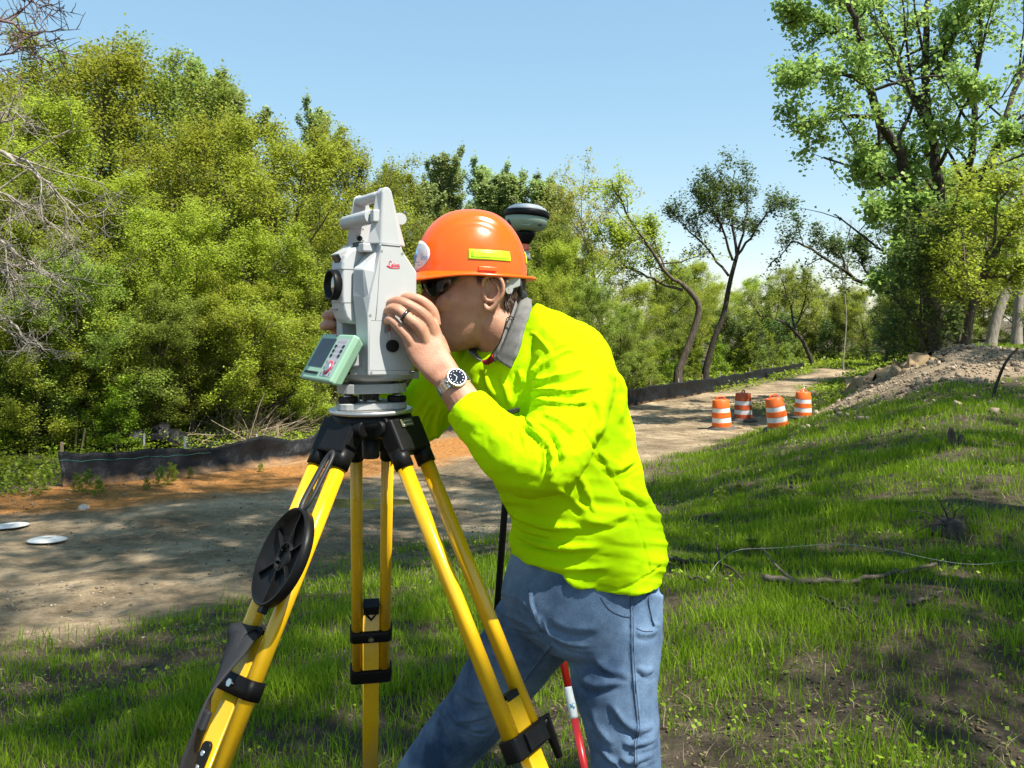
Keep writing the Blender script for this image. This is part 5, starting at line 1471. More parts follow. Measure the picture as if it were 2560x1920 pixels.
def hat_patch(name, az0, az1, s0, s1, off, m, th=0.0012, rnd=None, n=16, k=8):
    V = []; F = []
    for i in range(n+1):
        for j in range(k+1):
            a_, b_ = i/n*2-1, j/k*2-1
            if rnd:      # squeeze the square to a disc
                a2 = a_*math.sqrt(1-b_*b_/2); b2 = b_*math.sqrt(1-a_*a_/2); a_, b_ = a2, b2
            V.append(hat_pt(az0+(az1-az0)*(a_+1)/2, s0+(s1-s0)*(b_+1)/2, off))
    for i in range(n):
        for j in range(k): F.append((i*(k+1)+j, (i+1)*(k+1)+j, (i+1)*(k+1)+j+1, i*(k+1)+j+1))
    o = obj(name, pymesh(name, V, F, True), m, hat)
    sm = o.modifiers.new('s', 'SOLIDIFY'); sm.thickness = th; sm.offset = 1
    return o
a0_, s1_ = hat_find(1173, 622); a1_, s0_ = hat_find(1276, 655)
hat_patch('reflective_patch', a0_, a1_, s0_, s1_, 0.0006, M_REFL)
hat_patch('reflective_edge', a0_+0.05, a1_-0.05, s0_+0.02, s1_-0.02, 0.0012, mat('lime_reflective_core', (0.42, 0.78, 0.004), 0.3, coat=0.5))
hat_patch('rear_patch', math.pi-0.30, math.pi+0.30, s0_, s1_+0.02, 0.0006, M_REFL)
sa, ss = hat_find(1056, 640)
hat_patch('sticker', -sa*0.9, hat_find(1075, 640)[0], ss-0.15, ss+0.17, 0.0004, mat('white_sticker', (0.58, 0.60, 0.62), 0.4), th=0.0006, rnd=True)
M_BLUEP = mat('blue_print', (0.10, 0.28, 0.50), 0.5)
def on_hat(az, s): return hat_pt(az, s, 0.0010)
mbs_ = MB()
for line in ([(0.10, -0.09), (0.16, 0.0), (0.20, 0.11)], [(0.12, -0.06), (0.24, 0.01), (0.25, 0.06)], [(0.08, 0.0), (0.16, -0.02), (0.22, -0.05)]):
    mbs_.tube([on_hat(a_, ss+b_) for a_, b_ in line], [0.0008, 0.0032, 0.0007], 8)
mbs_.build('printed_emblem', M_BLUEP, hat)
def text_mesh(txt, size):
    cu = bpy.data.curves.new('t', 'FONT'); cu.body = txt; cu.size = size; cu.align_x = 'LEFT'
    o = bpy.data.objects.new('t', cu); COL.objects.link(o)
    me = bpy.data.meshes.new_from_object(o.evaluated_get(bpy.context.evaluated_depsgraph_get()))
    bpy.data.objects.remove(o); return me
def text_on(name, txt, size, fn, m, parent):
    me = text_mesh(txt, size); co, no = verts_of(me)
    set_verts(me, np.array([fn(x, y) for x, y, z in co])); me.name = name
    return obj(name, me, m, parent)
ta0, ta1 = hat_find(1053, 644)[0], hat_find(1071, 644)[0]
text_on('lettering', 'Group', 1.0, lambda x, y: hat_pt(ta0+(ta1-ta0)*x/2.75, ss-0.035+y*0.085, 0.0014), M_BLUEP, hat)
for k_, (t_, yy) in enumerate((('----', -0.055), ('----', -0.085))):
    mb = MB(); mb.tube([on_hat(0.24+0.08*k_, ss+yy), on_hat(0.40+0.06*k_, ss+yy)], 0.0007, 6); mb.build('small_print', M_SEAM, hat)
# accessory slot on the rim, chin-strap fittings, suspension band
sl0 = hat_find(1195, 676)[0]; sl1 = hat_find(1240, 678)[0]
mb = MB(); mb.rings([[hat_pt(a_, s_, o_) for s_, o_ in ((0.035, 0.000), (0.035, 0.0055), (0.078, 0.0050), (0.085, 0.0))] for a_ in np.linspace(sl0, sl1, 9)], smooth=False); mb.build('accessory_slot', M_HAT, hat, bevel=0.001)
M_SUSP = mat('suspension_grey', (0.36, 0.36, 0.35), 0.5)
mb = MB()
def hplate(pts, l0, l1): return [[Hd(f, l_, z) for f, z in pts] for l_ in (l0, l1)]
for pts_, nm2 in (([(-0.030, 0.028), (-0.034, 0.008), (-0.046, 0.010), (-0.062, 0.016), (-0.062, 0.030), (-0.05, 0.033)], 'bracket'),):
    mb.rings(hplate(pts_, 0.072, 0.075), smooth=False)
mb.build('suspension_bracket', M_SUSP, hat, bevel=0.0012)
mb = MB(); mb.rings([[Hd(-0.040+0.0075*math.cos(t), l_, 0.010+0.010*math.sin(t)) for t in np.linspace(0, 2*math.pi, 18, endpoint=False)] for l_ in (0.074, 0.077)]); mb.build('suspension_lug', M_SUSP, hat)
mb = MB(); mb.tube([Hd(-0.037, 0.0735, 0.024), Hd(-0.037, 0.0785, 0.024)], 0.0030, 12); mb.build('rivet', mat('brass_rivet', (0.65, 0.42, 0.2), 0.35, metal=0.8), hat)
mb = MB(); mb.tube([Hd(-0.062, 0.066, 0.034), Hd(-0.064, 0.066, 0.018), Hd(-0.065, 0.063, 0.000)], 0.0042, 10); mb.build('nape_strap', M_BLACKM, hat)
mb = MB(); mb.tube(spline([Hd(-0.064, 0.062, 0.002), Hd(-0.080, 0.035, -0.002), Hd(-0.086, 0, -0.002), Hd(-0.080, -0.035, -0.002), Hd(-0.064, -0.062, 0.002)], 24), [(0.003, 0.009)]*24, 10); mb.build('nape_band', M_BLACKM, hat)
mb = MB(); mb.tube(spline([Hd(0.098, 0, 0.052), Hd(0.080, 0.058, 0.052), Hd(0.0, 0.074, 0.050), Hd(-0.045, 0.062, 0.048), Hd(-0.075, 0, 0.046), Hd(-0.045, -0.062, 0.048), Hd(0.0, -0.074, 0.05), Hd(0.080, -0.058, 0.052), Hd(0.098, 0, 0.052)], 60), [(0.0025, 0.010)]*60, 8); mb.build('head_band', mat('sweat_band', (0.35, 0.03, 0.01), 0.8), hat)

# ---- sunglasses
gl = thing('sunglasses', Hd(0.11, 0.03, 0.025), 'black wraparound sunglasses on the surveyor\'s face', 'sunglasses')
for sg in (1, -1):
    V = []; F = []; n, k = 22, 12
    for i in range(n):
        t = i/(n-1); f = 0.122-0.050*t**2.0-0.010*t; l_ = sg*(0.010+0.062*t**0.85)
        top = 0.040-0.001*t; bot = 0.014-0.022*math.sin(math.pi*min(1, t*0.9+0.12))**0.8*(1-0.2*t)+0.020*t**3
        for j in range(k):
            s_ = j/(k-1); z = top*(1-s_)+bot*s_
            V.append(Hd(f-0.006*(s_-0.4)**2*4, l_, z))
    for i in range(n-1):
        for j in range(k-1): F.append((i*k+j, i*k+j+1, (i+1)*k+j+1, (i+1)*k+j))
    o = obj('lens', pymesh('lens', V, F, True), M_DARK, gl); m_ = o.modifiers.new('s', 'SOLIDIFY'); m_.thickness = 0.0022
    mb = MB(); mb.tube(spline([Hd(0.116, sg*0.006, 0.041), Hd(0.110, sg*0.035, 0.042), Hd(0.084, sg*0.062, 0.042), Hd(0.066, sg*0.074, 0.040), Hd(0.03, sg*0.0765, 0.044), Hd(-0.005, sg*0.0765, 0.046)], 30), [(0.0026, 0.0045-0.00006*i) for i in range(30)], 10)
    mb.build('temple', M_BLACK, gl)
mb = MB(); mb.tube([Hd(0.120, -0.012, 0.034), Hd(0.124, 0, 0.032), Hd(0.120, 0.012, 0.034)], 0.004, 10); mb.build('bridge', M_BLACK, gl)

# ---- ring, watch, cord
rg = P(1012, 789, 1.5395); rd = norm(P(989, 773, 1.545)-P(1035, 806, 1.543)); xa, ya, _ = frame(rd)
mb = MB(); mb.lathe([(0.0108, -0.0032), (0.0122, -0.0030), (0.0124, 0), (0.0122, 0.0030), (0.0108, 0.0032)], rg+A(0, 0.0012, 0), (xa, ya, rd), 32, cap=False)
rgo = mb.build('finger_ring', M_RING, None, rg); tag(rgo, 'dark grey metal ring on the surveyor\'s ring finger', 'ring')
wc_ = P(1134, 963, 1.5475)
arm_d = norm(P(1118, 945, 1.552)-P(1160, 1008, 1.534))
up_ = norm(A(0.30, -0.88, 0.36)); up_ = norm(up_-arm_d*np.dot(up_, arm_d)); sd_ = np.cross(arm_d, up_)
wt = thing('wristwatch', wc_, 'steel wristwatch with dark blue dial on the surveyor\'s left wrist', 'watch')
fc = wc_+up_*0.0335+sd_*0.0
fup = norm(up_*0.93+sd_*0.10); 
mb = MB(); axw = (arm_d, norm(np.cross(fup, arm_d)), fup)
axw = (norm(arm_d-fup*np.dot(arm_d, fup)), norm(np.cross(fup, arm_d)), fup)
mb.lathe([(0.0175, -0.005), (0.0200, -0.003), (0.0200, 0.002), (0.0190, 0.0045), (0.0160, 0.0050), (0.0158, 0.0035)], fc, axw, 40); mb.build('case', M_STEEL, wt)
mb = MB(); mb.lathe([(0.0158, 0.0034), (0.0158, 0.0042)], fc, axw, 36); dial = mb.build('dial', mat('navy_dial', (0.008, 0.013, 0.028), 0.6, spec=0.05), wt)
for k in range(12):
    t = k*math.pi/6; c = fc+fup*0.0043+(axw[0]*math.cos(t)+axw[1]*math.sin(t))*0.0125
    mb = MB(); mb.tube([c, c+fup*0.0004], 0.0010, 8); mb.build('hour_mark', M_WHITEP, dial)
for ang_, L_, w_ in ((0.4, 0.008, 0.0008), (2.3, 0.0115, 0.0006)):
    dv = axw[0]*math.cos(ang_)+axw[1]*math.sin(ang_)
    mb = MB(); mb.tube([fc+fup*0.0048, fc+fup*0.0048+dv*L_], w_, 6); mb.build('hand', M_WHITEP, dial)
mb = MB(); mb.tube([fc+axw[1]*0.0195, fc+axw[1]*0.0235], 0.003, 12); mb.build('crown', M_STEEL, wt)
for k in range(26):
    t = -math.pi*0.5 + (k+0.5)/26*2*math.pi
    er, et = 0.0345, 0.0315
    cc = wc_+up_*er*math.sin(-t)*1.0+sd_*et*math.cos(t)
    if np.dot(norm(cc-wc_), up_) > 0.86: continue
    nn = norm(up_*math.sin(-t)/er+sd_*math.cos(t)/et); tt_ = np.cross(arm_d, nn)
    for jj, ww in ((-0.0062, 0.0048), (0, 0.0066), (0.0062, 0.0048)):
        mb = MB(); mb.box(cc+arm_d*jj, 0.0072, ww, 0.0028, (tt_, arm_d, nn)); mb.build('link', M_STEEL, wt)
cd = thing('eyewear_cord', P(1262, 800, 1.63), 'thin black cord hanging behind the surveyor\'s ear into the collar', 'cord')
mb = MB(); mb.tube(spline([P(1222, 912, 1.635), P(1226, 890, 1.628), P(1250, 855, 1.615), P(1262, 815, 1.618), P(1268, 795, 1.625), P(1280, 792, 1.628), P(1284, 800, 1.63)], 40), 0.0011, 8); mb.build('cord', M_BLACK, cd)
mb = MB(); mb.tube(spline([P(1262, 822, 1.618), P(1266, 806, 1.624), P(1276, 797, 1.628), P(1281, 806, 1.63)], 20), 0.0009, 8); mb.build('cord_loop', M_BLACK, cd)
# ------------------------------------------------------------------ trees standing apart, traced limb by limb
def traced(name, base_uv, d, limbs_px, label, cat, bark, leafm, seed, gk, per, size, scat, group=None, lk={}, base=None):
    """limbs_px: list of (level, r0, r1, [(u, v, depth offset), ...])"""
    rng = np.random.default_rng(seed)
    limbs = []
    for lv, r0, r1, pts in limbs_px:
        q = np.array([P(u, v, d+dd) for u, v, dd in pts])
        q = spline(q, max(6, len(q)*3))
        if lv > 0: q[1:-1] += rng.normal(0, 0.05, q[1:-1].shape)
        limbs.append((q, np.linspace(r0, r1, len(q)), lv))
    b0 = limbs[0][0][0]
    zb_ = float(G(b0[0], b0[1]))
    root = np.vstack([[A(b0[0], b0[1], zb_-0.15)], [A(b0[0], b0[1], max(zb_+0.05, b0[2]-0.001))]])
    t0 = limbs[0]
    r = t0[1][0]
    limbs[0] = (np.vstack([root[:1], t0[0]]), np.concatenate([[r*1.45], [r*1.1], t0[1][1:]]), t0[2])
    polys, tips = grow(limbs, rng, **gk)
    o = thing(name, (b0[0], b0[1], zb_), label, cat, group)
    bv, bq = tube_np(polys, SIDES)
    obj('trunk', quadmesh('trunk', bv, bq, True), bark, o)
    if per:
        lv_, lq_ = leaves_on(tips, rng, per, size, scat, **lk)
        obj('crown', quadmesh('crown', lv_, lq_), leafm, o)
    return o

traced('cottonwood_tree', None, 25, [
    (0, 0.34, 0.20, [(2357, 892, 0), (2340, 790, 0), (2318, 690, 0), (2300, 600, 0), (2272, 461, 0)]),
    (1, 0.17, 0.05, [(2272, 461, 0), (2248, 380, -0.3), (2200, 293, -0.8), (2170, 200, -1), (2151, 100, -1.2), (2120, 0, -1.5), (2100, -80, -1.5)]),
    (1, 0.20, 0.05, [(2335, 760, 0), (2350, 560, 0.4), (2335, 380, 0.5), (2319, 298, 0.5), (2314, 108, 0.6), (2330, -60, 0.8), (2340, -220, 1)]),
    (1, 0.13, 0.04, [(2319, 298, 0.5), (2262, 190, 0.8), (2215, 80, 1.2), (2180, -60, 1.6)]),
    (1, 0.17, 0.05, [(2350, 800, 0), (2395, 700, 1), (2449, 461, 1.5), (2510, 300, 2), (2560, 163, 2.2), (2620, -20, 2.4)]),
    (1, 0.13, 0.04, [(2425, 560, 1.2), (2430, 400, 0.5), (2440, 230, 0), (2450, 60, -0.4), (2460, -120, -0.5)]),
    (1, 0.08, 0.02, [(2200, 293, -0.8), (2124, 292, -1.4), (2042, 304, -2), (1985, 310, -2.4)]),
    (1, 0.07, 0.02, [(2172, 210, -1), (2090, 180, -1.6), (2010, 170, -2), (1955, 200, -2.2)]),
    (1, 0.07, 0.02, [(2150, 110, -1.2), (2080, 80, -1), (2010, 40, -0.8), (1960, 60, -0.6)]),
    (1, 0.07, 0.02, [(2200, 60, 1.2), (2120, 0, 1.5), (2040, -40, 1.8)]),
    (1, 0.08, 0.02, [(2265, 450, 0), (2200, 430, -0.8), (2140, 420, -1.4)]),
    (1, 0.08, 0.02, [(2290, 560, 0), (2230, 530, -1), (2190, 540, -1.6)]),
    (1, 0.07, 0.02, [(2300, 620, 0), (2250, 640, -1), (2210, 690, -1.4)]),
    (1, 0.08, 0.02, [(2345, 420, 0.4), (2400, 300, -1), (2440, 200, -2)]),
    (1, 0.08, 0.02, [(2320, 200, 0.6), (2390, 80, 0), (2430, -40, -1)]),
    (1, 0.08, 0.02, [(2480, 380, 1.6), (2560, 330, 0.6), (2640, 260, 0)]),
    (1, 0.08, 0.02, [(2340, 620, 0.2), (2400, 560, -1), (2470, 520, -2)]),
    (1, 0.07, 0.02, [(2350, 500, 0.4), (2300, 420, 1.6), (2230, 360, 2.4)])],
    'tall spreading cottonwood with many stems on top of the right bank', 'tree', BARK_DARK, L_BIG, 31, dict(nsub=12, subL=0.36, ntwig=8, twigL=0.45, start=0.15, up=0.1), 22, 0.115, 0.12, lk=dict(aspect=0.95, flat=0.4))
traced('leaning_tree', None, 40, [
    (0, 0.20, 0.13, [(1695, 930, 0), (1715, 880, 0), (1739, 814, 0), (1747, 765, 0), (1730, 735, 0), (1706, 711, 0)]),
    (1, 0.11, 0.03, [(1706, 711, 0), (1663, 678, 0), (1608, 597, -0.6), (1554, 515, -1.2), (1530, 450, -1.4)]),
    (1, 0.09, 0.03, [(1706, 725, 0), (1636, 700, 0.5), (1581, 673, 0.8), (1500, 660, 1.2)]),
    (1, 0.06, 0.02, [(1663, 678, 0), (1640, 610, 0.6), (1620, 560, 1)]), (1, 0.05, 0.02, [(1608, 597, -0.6), (1560, 600, -1), (1490, 580, -1.6)])],
    'tree with a bowed trunk leaning left behind the far silt fence', 'tree', BARK, L_YEL, 32, dict(nsub=12, subL=0.40, ntwig=8, start=0.2), 22, 0.14, 0.17)
traced('slender_tree', None, 41, [
    (0, 0.17, 0.10, [(1764, 925, 0), (1785, 850, 0), (1809, 787, 0), (1825, 705, 0), (1842, 640, 0)]),
    (1, 0.08, 0.02, [(1842, 640, 0), (1830, 560, 0), (1825, 500, 0), (1838, 425, 0)]),
    (1, 0.07, 0.02, [(1842, 640, 0), (1880, 586, -0.5), (1925, 530, -1), (1955, 515, -1)]),
    (1, 0.07, 0.02, [(1822, 690, 0), (1771, 624, 0.6), (1717, 570, 1), (1690, 545, 1)]),
    (1, 0.07, 0.02, [(1832, 651, 0), (1793, 542, -0.6), (1750, 492, -1)]), (1, 0.07, 0.02, [(1842, 640, 0), (1868, 530, 0.8), (1872, 450, 1)]), (1, 0.05, 0.015, [(1800, 580, -0.4), (1775, 500, -0.5), (1790, 440, -0.5)])],
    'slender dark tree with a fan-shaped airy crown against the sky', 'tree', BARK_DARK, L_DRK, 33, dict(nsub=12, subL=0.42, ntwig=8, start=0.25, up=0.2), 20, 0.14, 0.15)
traced('arching_tree', None, 33, [
    (0, 0.16, 0.11, [(2330, 880, 0), (2300, 810, 0), (2243, 751, 0)]),
    (1, 0.10, 0.02, [(2243, 751, 0), (2180, 715, 0), (2124, 689, -0.4), (2042, 635, -0.8), (1988, 605, -1), (1950, 640, -1.2)]),
    (1, 0.05, 0.015, [(2124, 689, -0.4), (2090, 620, 0), (2040, 585, 0.2)]), (1, 0.05, 0.015, [(2180, 715, 0), (2150, 640, 0.6), (2140, 600, 0.8)])],
    'dark tree arching low to the left from the foot of the cottonwood', 'tree', BARK_DARK, L_DRK, 34, dict(nsub=10, subL=0.30, ntwig=7, start=0.3, up=0.2), 20, 0.13, 0.14)
traced('bare_tree', None, 56, [
    (0, 0.05, 0.025, [(2108, 900, 0), (2116, 800, 0), (2111, 720, 0), (2119, 660, 0), (2122, 600, 0)]),
    (1, 0.04, 0.012, [(2116, 690, 0), (2100, 620, 0.3), (2090, 575, 0.4)]), (1, 0.04, 0.012, [(2118, 660, 0), (2140, 610, -0.3), (2155, 580, -0.4)]), (1, 0.04, 0.01, [(2122, 610, 0), (2126, 570, 0), (2128, 555, 0)]), (1, 0.04, 0.012, [(2116, 730, 0), (2085, 690, -0.3), (2065, 670, 0)])],
    'pale leafless tree standing beyond the end of the track', 'tree', BARK_PALE, None, 35, dict(nsub=8, subL=0.5, ntwig=6, start=0.2, up=0.3), 0, 0, 0)
traced('yellow_sapling', None, 22, [
    (0, 0.13, 0.09, [(2411, 880, 0), (2425, 790, 0), (2455, 700, 0), (2493, 624, 0)]),
    (1, 0.07, 0.02, [(2493, 624, 0), (2530, 570, -0.3), (2580, 520, -0.6)]), (1, 0.06, 0.02, [(2440, 740, 0), (2410, 640, -0.6), (2390, 540, -1), (2400, 470, -1.2)]), (1, 0.06, 0.02, [(2425, 790, 0), (2370, 700, -0.8), (2330, 620, -1.2)]),
    (1, 0.06, 0.02, [(2455, 700, 0), (2470, 600, 0.6), (2460, 520, 1)]), (1, 0.05, 0.02, [(2420, 800, 0), (2400, 740, 0.8), (2350, 700, 1)]), (1, 0.05, 0.02, [(2460, 690, 0), (2520, 690, -0.6), (2570, 650, -1)]), (1, 0.05, 0.02, [(2470, 670, 0), (2490, 540, -0.8), (2520, 450, -1.2)])],
    'yellow-green young tree with a leaning brown stem in front of the cottonwood', 'tree', BARK, L_YEL, 36, dict(nsub=10, subL=0.42, ntwig=8, start=0.15), 20, 0.10, 0.12)
for nm_, pts_, d_, lb_ in (('birch_tree', [(2476, 865, 0), (2490, 800, 0), (2520, 710, 0), (2531, 678, 0)], 25, 'pale barked tree forking at mid height right of the cottonwood'),
                      ('birch_tree', [(2541, 850, 0), (2545, 780, 0), (2556, 680, 0)], 27, 'pale barked tree cut by the right edge of the picture')):
    u_, v_, _ = pts_[-1]
    traced(nm_, None, d_, [(0, 0.17, 0.13, pts_), (1, 0.10, 0.04, [(u_, v_, 0), (u_-18, v_-60, 0), (u_-30, v_-140, 0.3), (u_-20, v_-260, 0.4)]), (1, 0.09, 0.04, [(u_, v_, 0), (u_+20, v_-90, -0.3), (u_+25, v_-200, -0.4), (u_+50, v_-330, -0.4)])],
           lb_, 'tree', BARK_PALE, L_MID, 37+int(d_), dict(nsub=10, subL=0.5, ntwig=7, start=0.35), 18, 0.12, 0.14, group='pale barked trees')
traced('forked_tree', None, 60, [
    (0, 0.16, 0.10, [(2030, 905, 0), (2005, 850, 0), (1972, 814, 0)]), (1, 0.10, 0.03, [(1972, 814, 0), (1935, 795, 0), (1900, 787, 0), (1870, 740, 0)]), (1, 0.09, 0.03, [(1990, 845, 0), (1975, 760, 0.5), (1950, 690, 0.8)]), (1, 0.08, 0.03, [(1985, 835, 0), (2010, 760, -0.5), (2020, 700, -0.6)])],
    'low forked tree beside the far end of the track', 'tree', BARK_DARK, L_MID, 39, dict(nsub=9, subL=0.45, ntwig=7, start=0.25), 20, 0.15, 0.17)
traced('dead_tree', None, 14.5, [
    (0, 0.16, 0.10, [(-90, 1130, 0), (-80, 900, 0), (-75, 600, 0), (-85, 330, 0)]),
    (1, 0.045, 0.010, [(-85, 330, 0), (0, 374, -0.3), (60, 410, -0.4), (121, 458, -0.5), (180, 510, -0.4), (240, 545, -0.3)]),
    (1, 0.04, 0.010, [(-78, 560, 0), (0, 579, -0.3), (60, 651, -0.3), (120, 690, -0.2), (185, 724, 0)]),
    (1, 0.032, 0.009, [(-80, 780, 0), (0, 800, -0.2), (70, 850, -0.3), (130, 880, -0.3)]),
    (1, 0.032, 0.009, [(-80, 450, 0), (10, 500, 0.2), (90, 520, 0.3), (170, 600, 0.3)]), (1, 0.032, 0.009, [(-80, 640, 0), (20, 690, 0.2), (80, 760, 0.3)]), (1, 0.04, 0.012, [(-85, 340, 0), (10, 290, 0.3), (90, 310, 0.4)])],
    'dead grey tree with drooping bare twigs at the left edge', 'tree', BARK_PALE, None, 40, dict(nsub=15, subL=0.42, ntwig=11, twigL=0.6, start=0.2, spread=0.55, up=-0.02), 0, 0, 0)
traced('budding_tree', None, 9.0, [
    (0, 0.13, 0.09, [(-420, 1300, 0), (-400, 800, 0), (-380, 300, 0), (-330, -50, 0)]),
    (1, 0.03, 0.006, [(-330, -50, 0), (-150, 0, 0), (0, 54, 0), (72, 78, 0), (150, 95, 0)]), (1, 0.025, 0.006, [(-350, 100, 0), (-150, 110, 0), (0, 130, 0), (90, 110, 0)]), (1, 0.025, 0.006, [(-330, -50, 0), (-100, -80, 0), (60, -10, 0), (130, 10, 0)])],
    'bare reddish twigs of a budding tree in the top left corner', 'tree', bark_mat('bark_reddish', (0.10, 0.06, 0.055), (0.24, 0.17, 0.16)), None, 41, dict(nsub=12, subL=0.28, ntwig=8, twigL=0.55, start=0.3, up=0.15), 0, 0, 0)

# tall trees beside and behind the photographer: they throw the dappled shade
ARCH['shade'] = (archetype(9, 15, 17, 0.52, 0.22, 0.35, 1.0, lambda t: 0.75+0.45*math.sin(math.pi*min(1, max(0, (t-0.5)*2))), 0.17, 5, 0.17, 0.16, gk=dict(nsub=7, ntwig=6)), L_MID, BARK, 15)
for q_ in ARCH['shade'][0]: q_.materials.append(BARK if q_.name.startswith('trunk') else L_MID)
for x_, y_, h_, r_ in [(3.3, 4.2, 14.5, 0.3), (8.6, 6.2, 15, 1.7), (12.6, 9.8, 15, 3.0), (7.7, -0.4, 12.5, 5.0), (16.5, 13.5, 15, 0.9), (13.2, 4.5, 14.5, 2.2), (4.3, 2.9, 21, 0.6), (5.6, 4.6, 27, 1.1), (7.6, 5.5, 21, 2.9), (8.6, 0.9, 13.5, 1.0), (18, 14, 18, 1.9), (5.0, -0.4, 20, 2.5)]:
    if h_: plant('shade', 'shade_tree', x_, y_, h_, 'tall tree outside the picture on the right shading the grass', 'tree', 'trees beside the photographer', rot=r_, squash=0.9 if h_ < 16 else 0.72)

# ------------------------------------------------------------------ ground cover behind the fence
rngU = np.random.default_rng(77)
n = 210000
d_ = 9.5*(60/9.5)**rngU.uniform(0, 1, n); u_ = rngU.uniform(-250, 2100, n)
ux, uy = (u_-CU)/FPX*d_, d_
fdv = fence_dist(ux, uy)
left_of = (ux < -0.575*uy-0.1) & (uy > 11.6)
far_ = ((uy > 38) & (np.abs(fdv+2.2) > 1.2) & (bank_s(ux, uy) < 3)) | ((uy > 28) & (fdv < -4.6) & (bank_s(ux, uy) < 1.5))
keep = ((fdv > 0.25) | left_of | far_) & (fdv < 14) & (rngU.uniform(0, 1, n) < 0.3+0.9*fbm(ux*0.7, uy*0.7, 5, 3))
ux, uy = ux[keep], uy[keep]
hgt = rngU.uniform(0, 1, len(ux))**1.5*np.where(uy > 38, 0.3, 0.42)*(0.3+1.1*fbm(ux*0.9, uy*0.9, 15, 3))
n2_ = 30000; d2_ = rngU.uniform(36, 80, n2_); u2_ = rngU.uniform(1780, 2420, n2_); x2_ = (u2_-CU)/FPX*d2_; f2_ = fence_dist(x2_, d2_)
k2_ = (np.abs(f2_+2.0) > 1.6) & (bank_s(x2_, d2_) < 2.5) & ((d2_ > 47) | (f2_ < -4.2)); ux = np.concatenate([ux, x2_[k2_]]); uy = np.concatenate([uy, d2_[k2_]]); hgt = np.concatenate([hgt, rngU.uniform(0, 0.3, k2_.sum())])
pos = np.stack([ux, uy, G(ux, uy)+hgt+0.01], -1)
V_, Q_ = leaf_cards(pos, rngU, 0.058+0.0040*np.clip(uy-20, 0, 50), aspect=0.6, flat=0.8)
uc = obj('ground_cover', quadmesh('ground_cover', V_, Q_), L_SHR); tag(uc, 'low green weeds covering the ground behind the fence', 'weeds', kind='stuff')

# ------------------------------------------------------------------ silt fence
def fabric_mat():
    m, n, l, b = nmat('silt_fabric')
    tc = n.new('ShaderNodeTexCoord')
    n1 = n.new('ShaderNodeTexNoise'); n1.inputs['Scale'].default_value = 3.0; n1.inputs['Detail'].default_value = 8; l.new(tc.outputs['Object'], n1.inputs['Vector'])
    at_ = n.new('ShaderNodeVertexColor'); at_.layer_name = 'mud'
    mu = n.new('ShaderNodeMath'); mu.operation = 'MULTIPLY'; l.new(at_.outputs[0], mu.inputs[0]); l.new(n1.outputs[0], mu.inputs[1])
    mr = n.new('ShaderNodeMapRange'); mr.inputs[1].default_value = 0.22; mr.inputs[2].default_value = 0.5; l.new(mu.outputs[0], mr.inputs[0])
    mx = n.new('ShaderNodeMix'); mx.data_type = 'RGBA'; mx.inputs[6].default_value = (0.009, 0.009, 0.0095, 1); mx.inputs[7].default_value = (0.26, 0.15, 0.07, 1)
    l.new(mr.outputs[0], mx.inputs[0]); l.new(mx.outputs[2], b.inputs['Base Color']); b.inputs['Roughness'].default_value = 0.5; b.inputs['Specular IOR Level'].default_value = 0.2
    wv = n.new('ShaderNodeTexNoise'); wv.inputs['Scale'].default_value = 9; wv.inputs['Detail'].default_value = 5; l.new(tc.outputs['Object'], wv.inputs['Vector'])
    bp = n.new('ShaderNodeBump'); bp.inputs['Strength'].default_value = 0.5; bp.inputs['Distance'].default_value = 0.05; l.new(wv.outputs[0], bp.inputs['Height']); l.new(bp.outputs[0], b.inputs['Normal'])
    return m
M_FAB = fabric_mat()
M_STAKE = mat('weathered_stake', (0.30, 0.22, 0.13), 0.85, var=0.4, vscale=40, bump=0.5, bscale=90)
M_STAKE2 = mat('grey_stake', (0.42, 0.40, 0.36), 0.85, var=0.3, vscale=40)
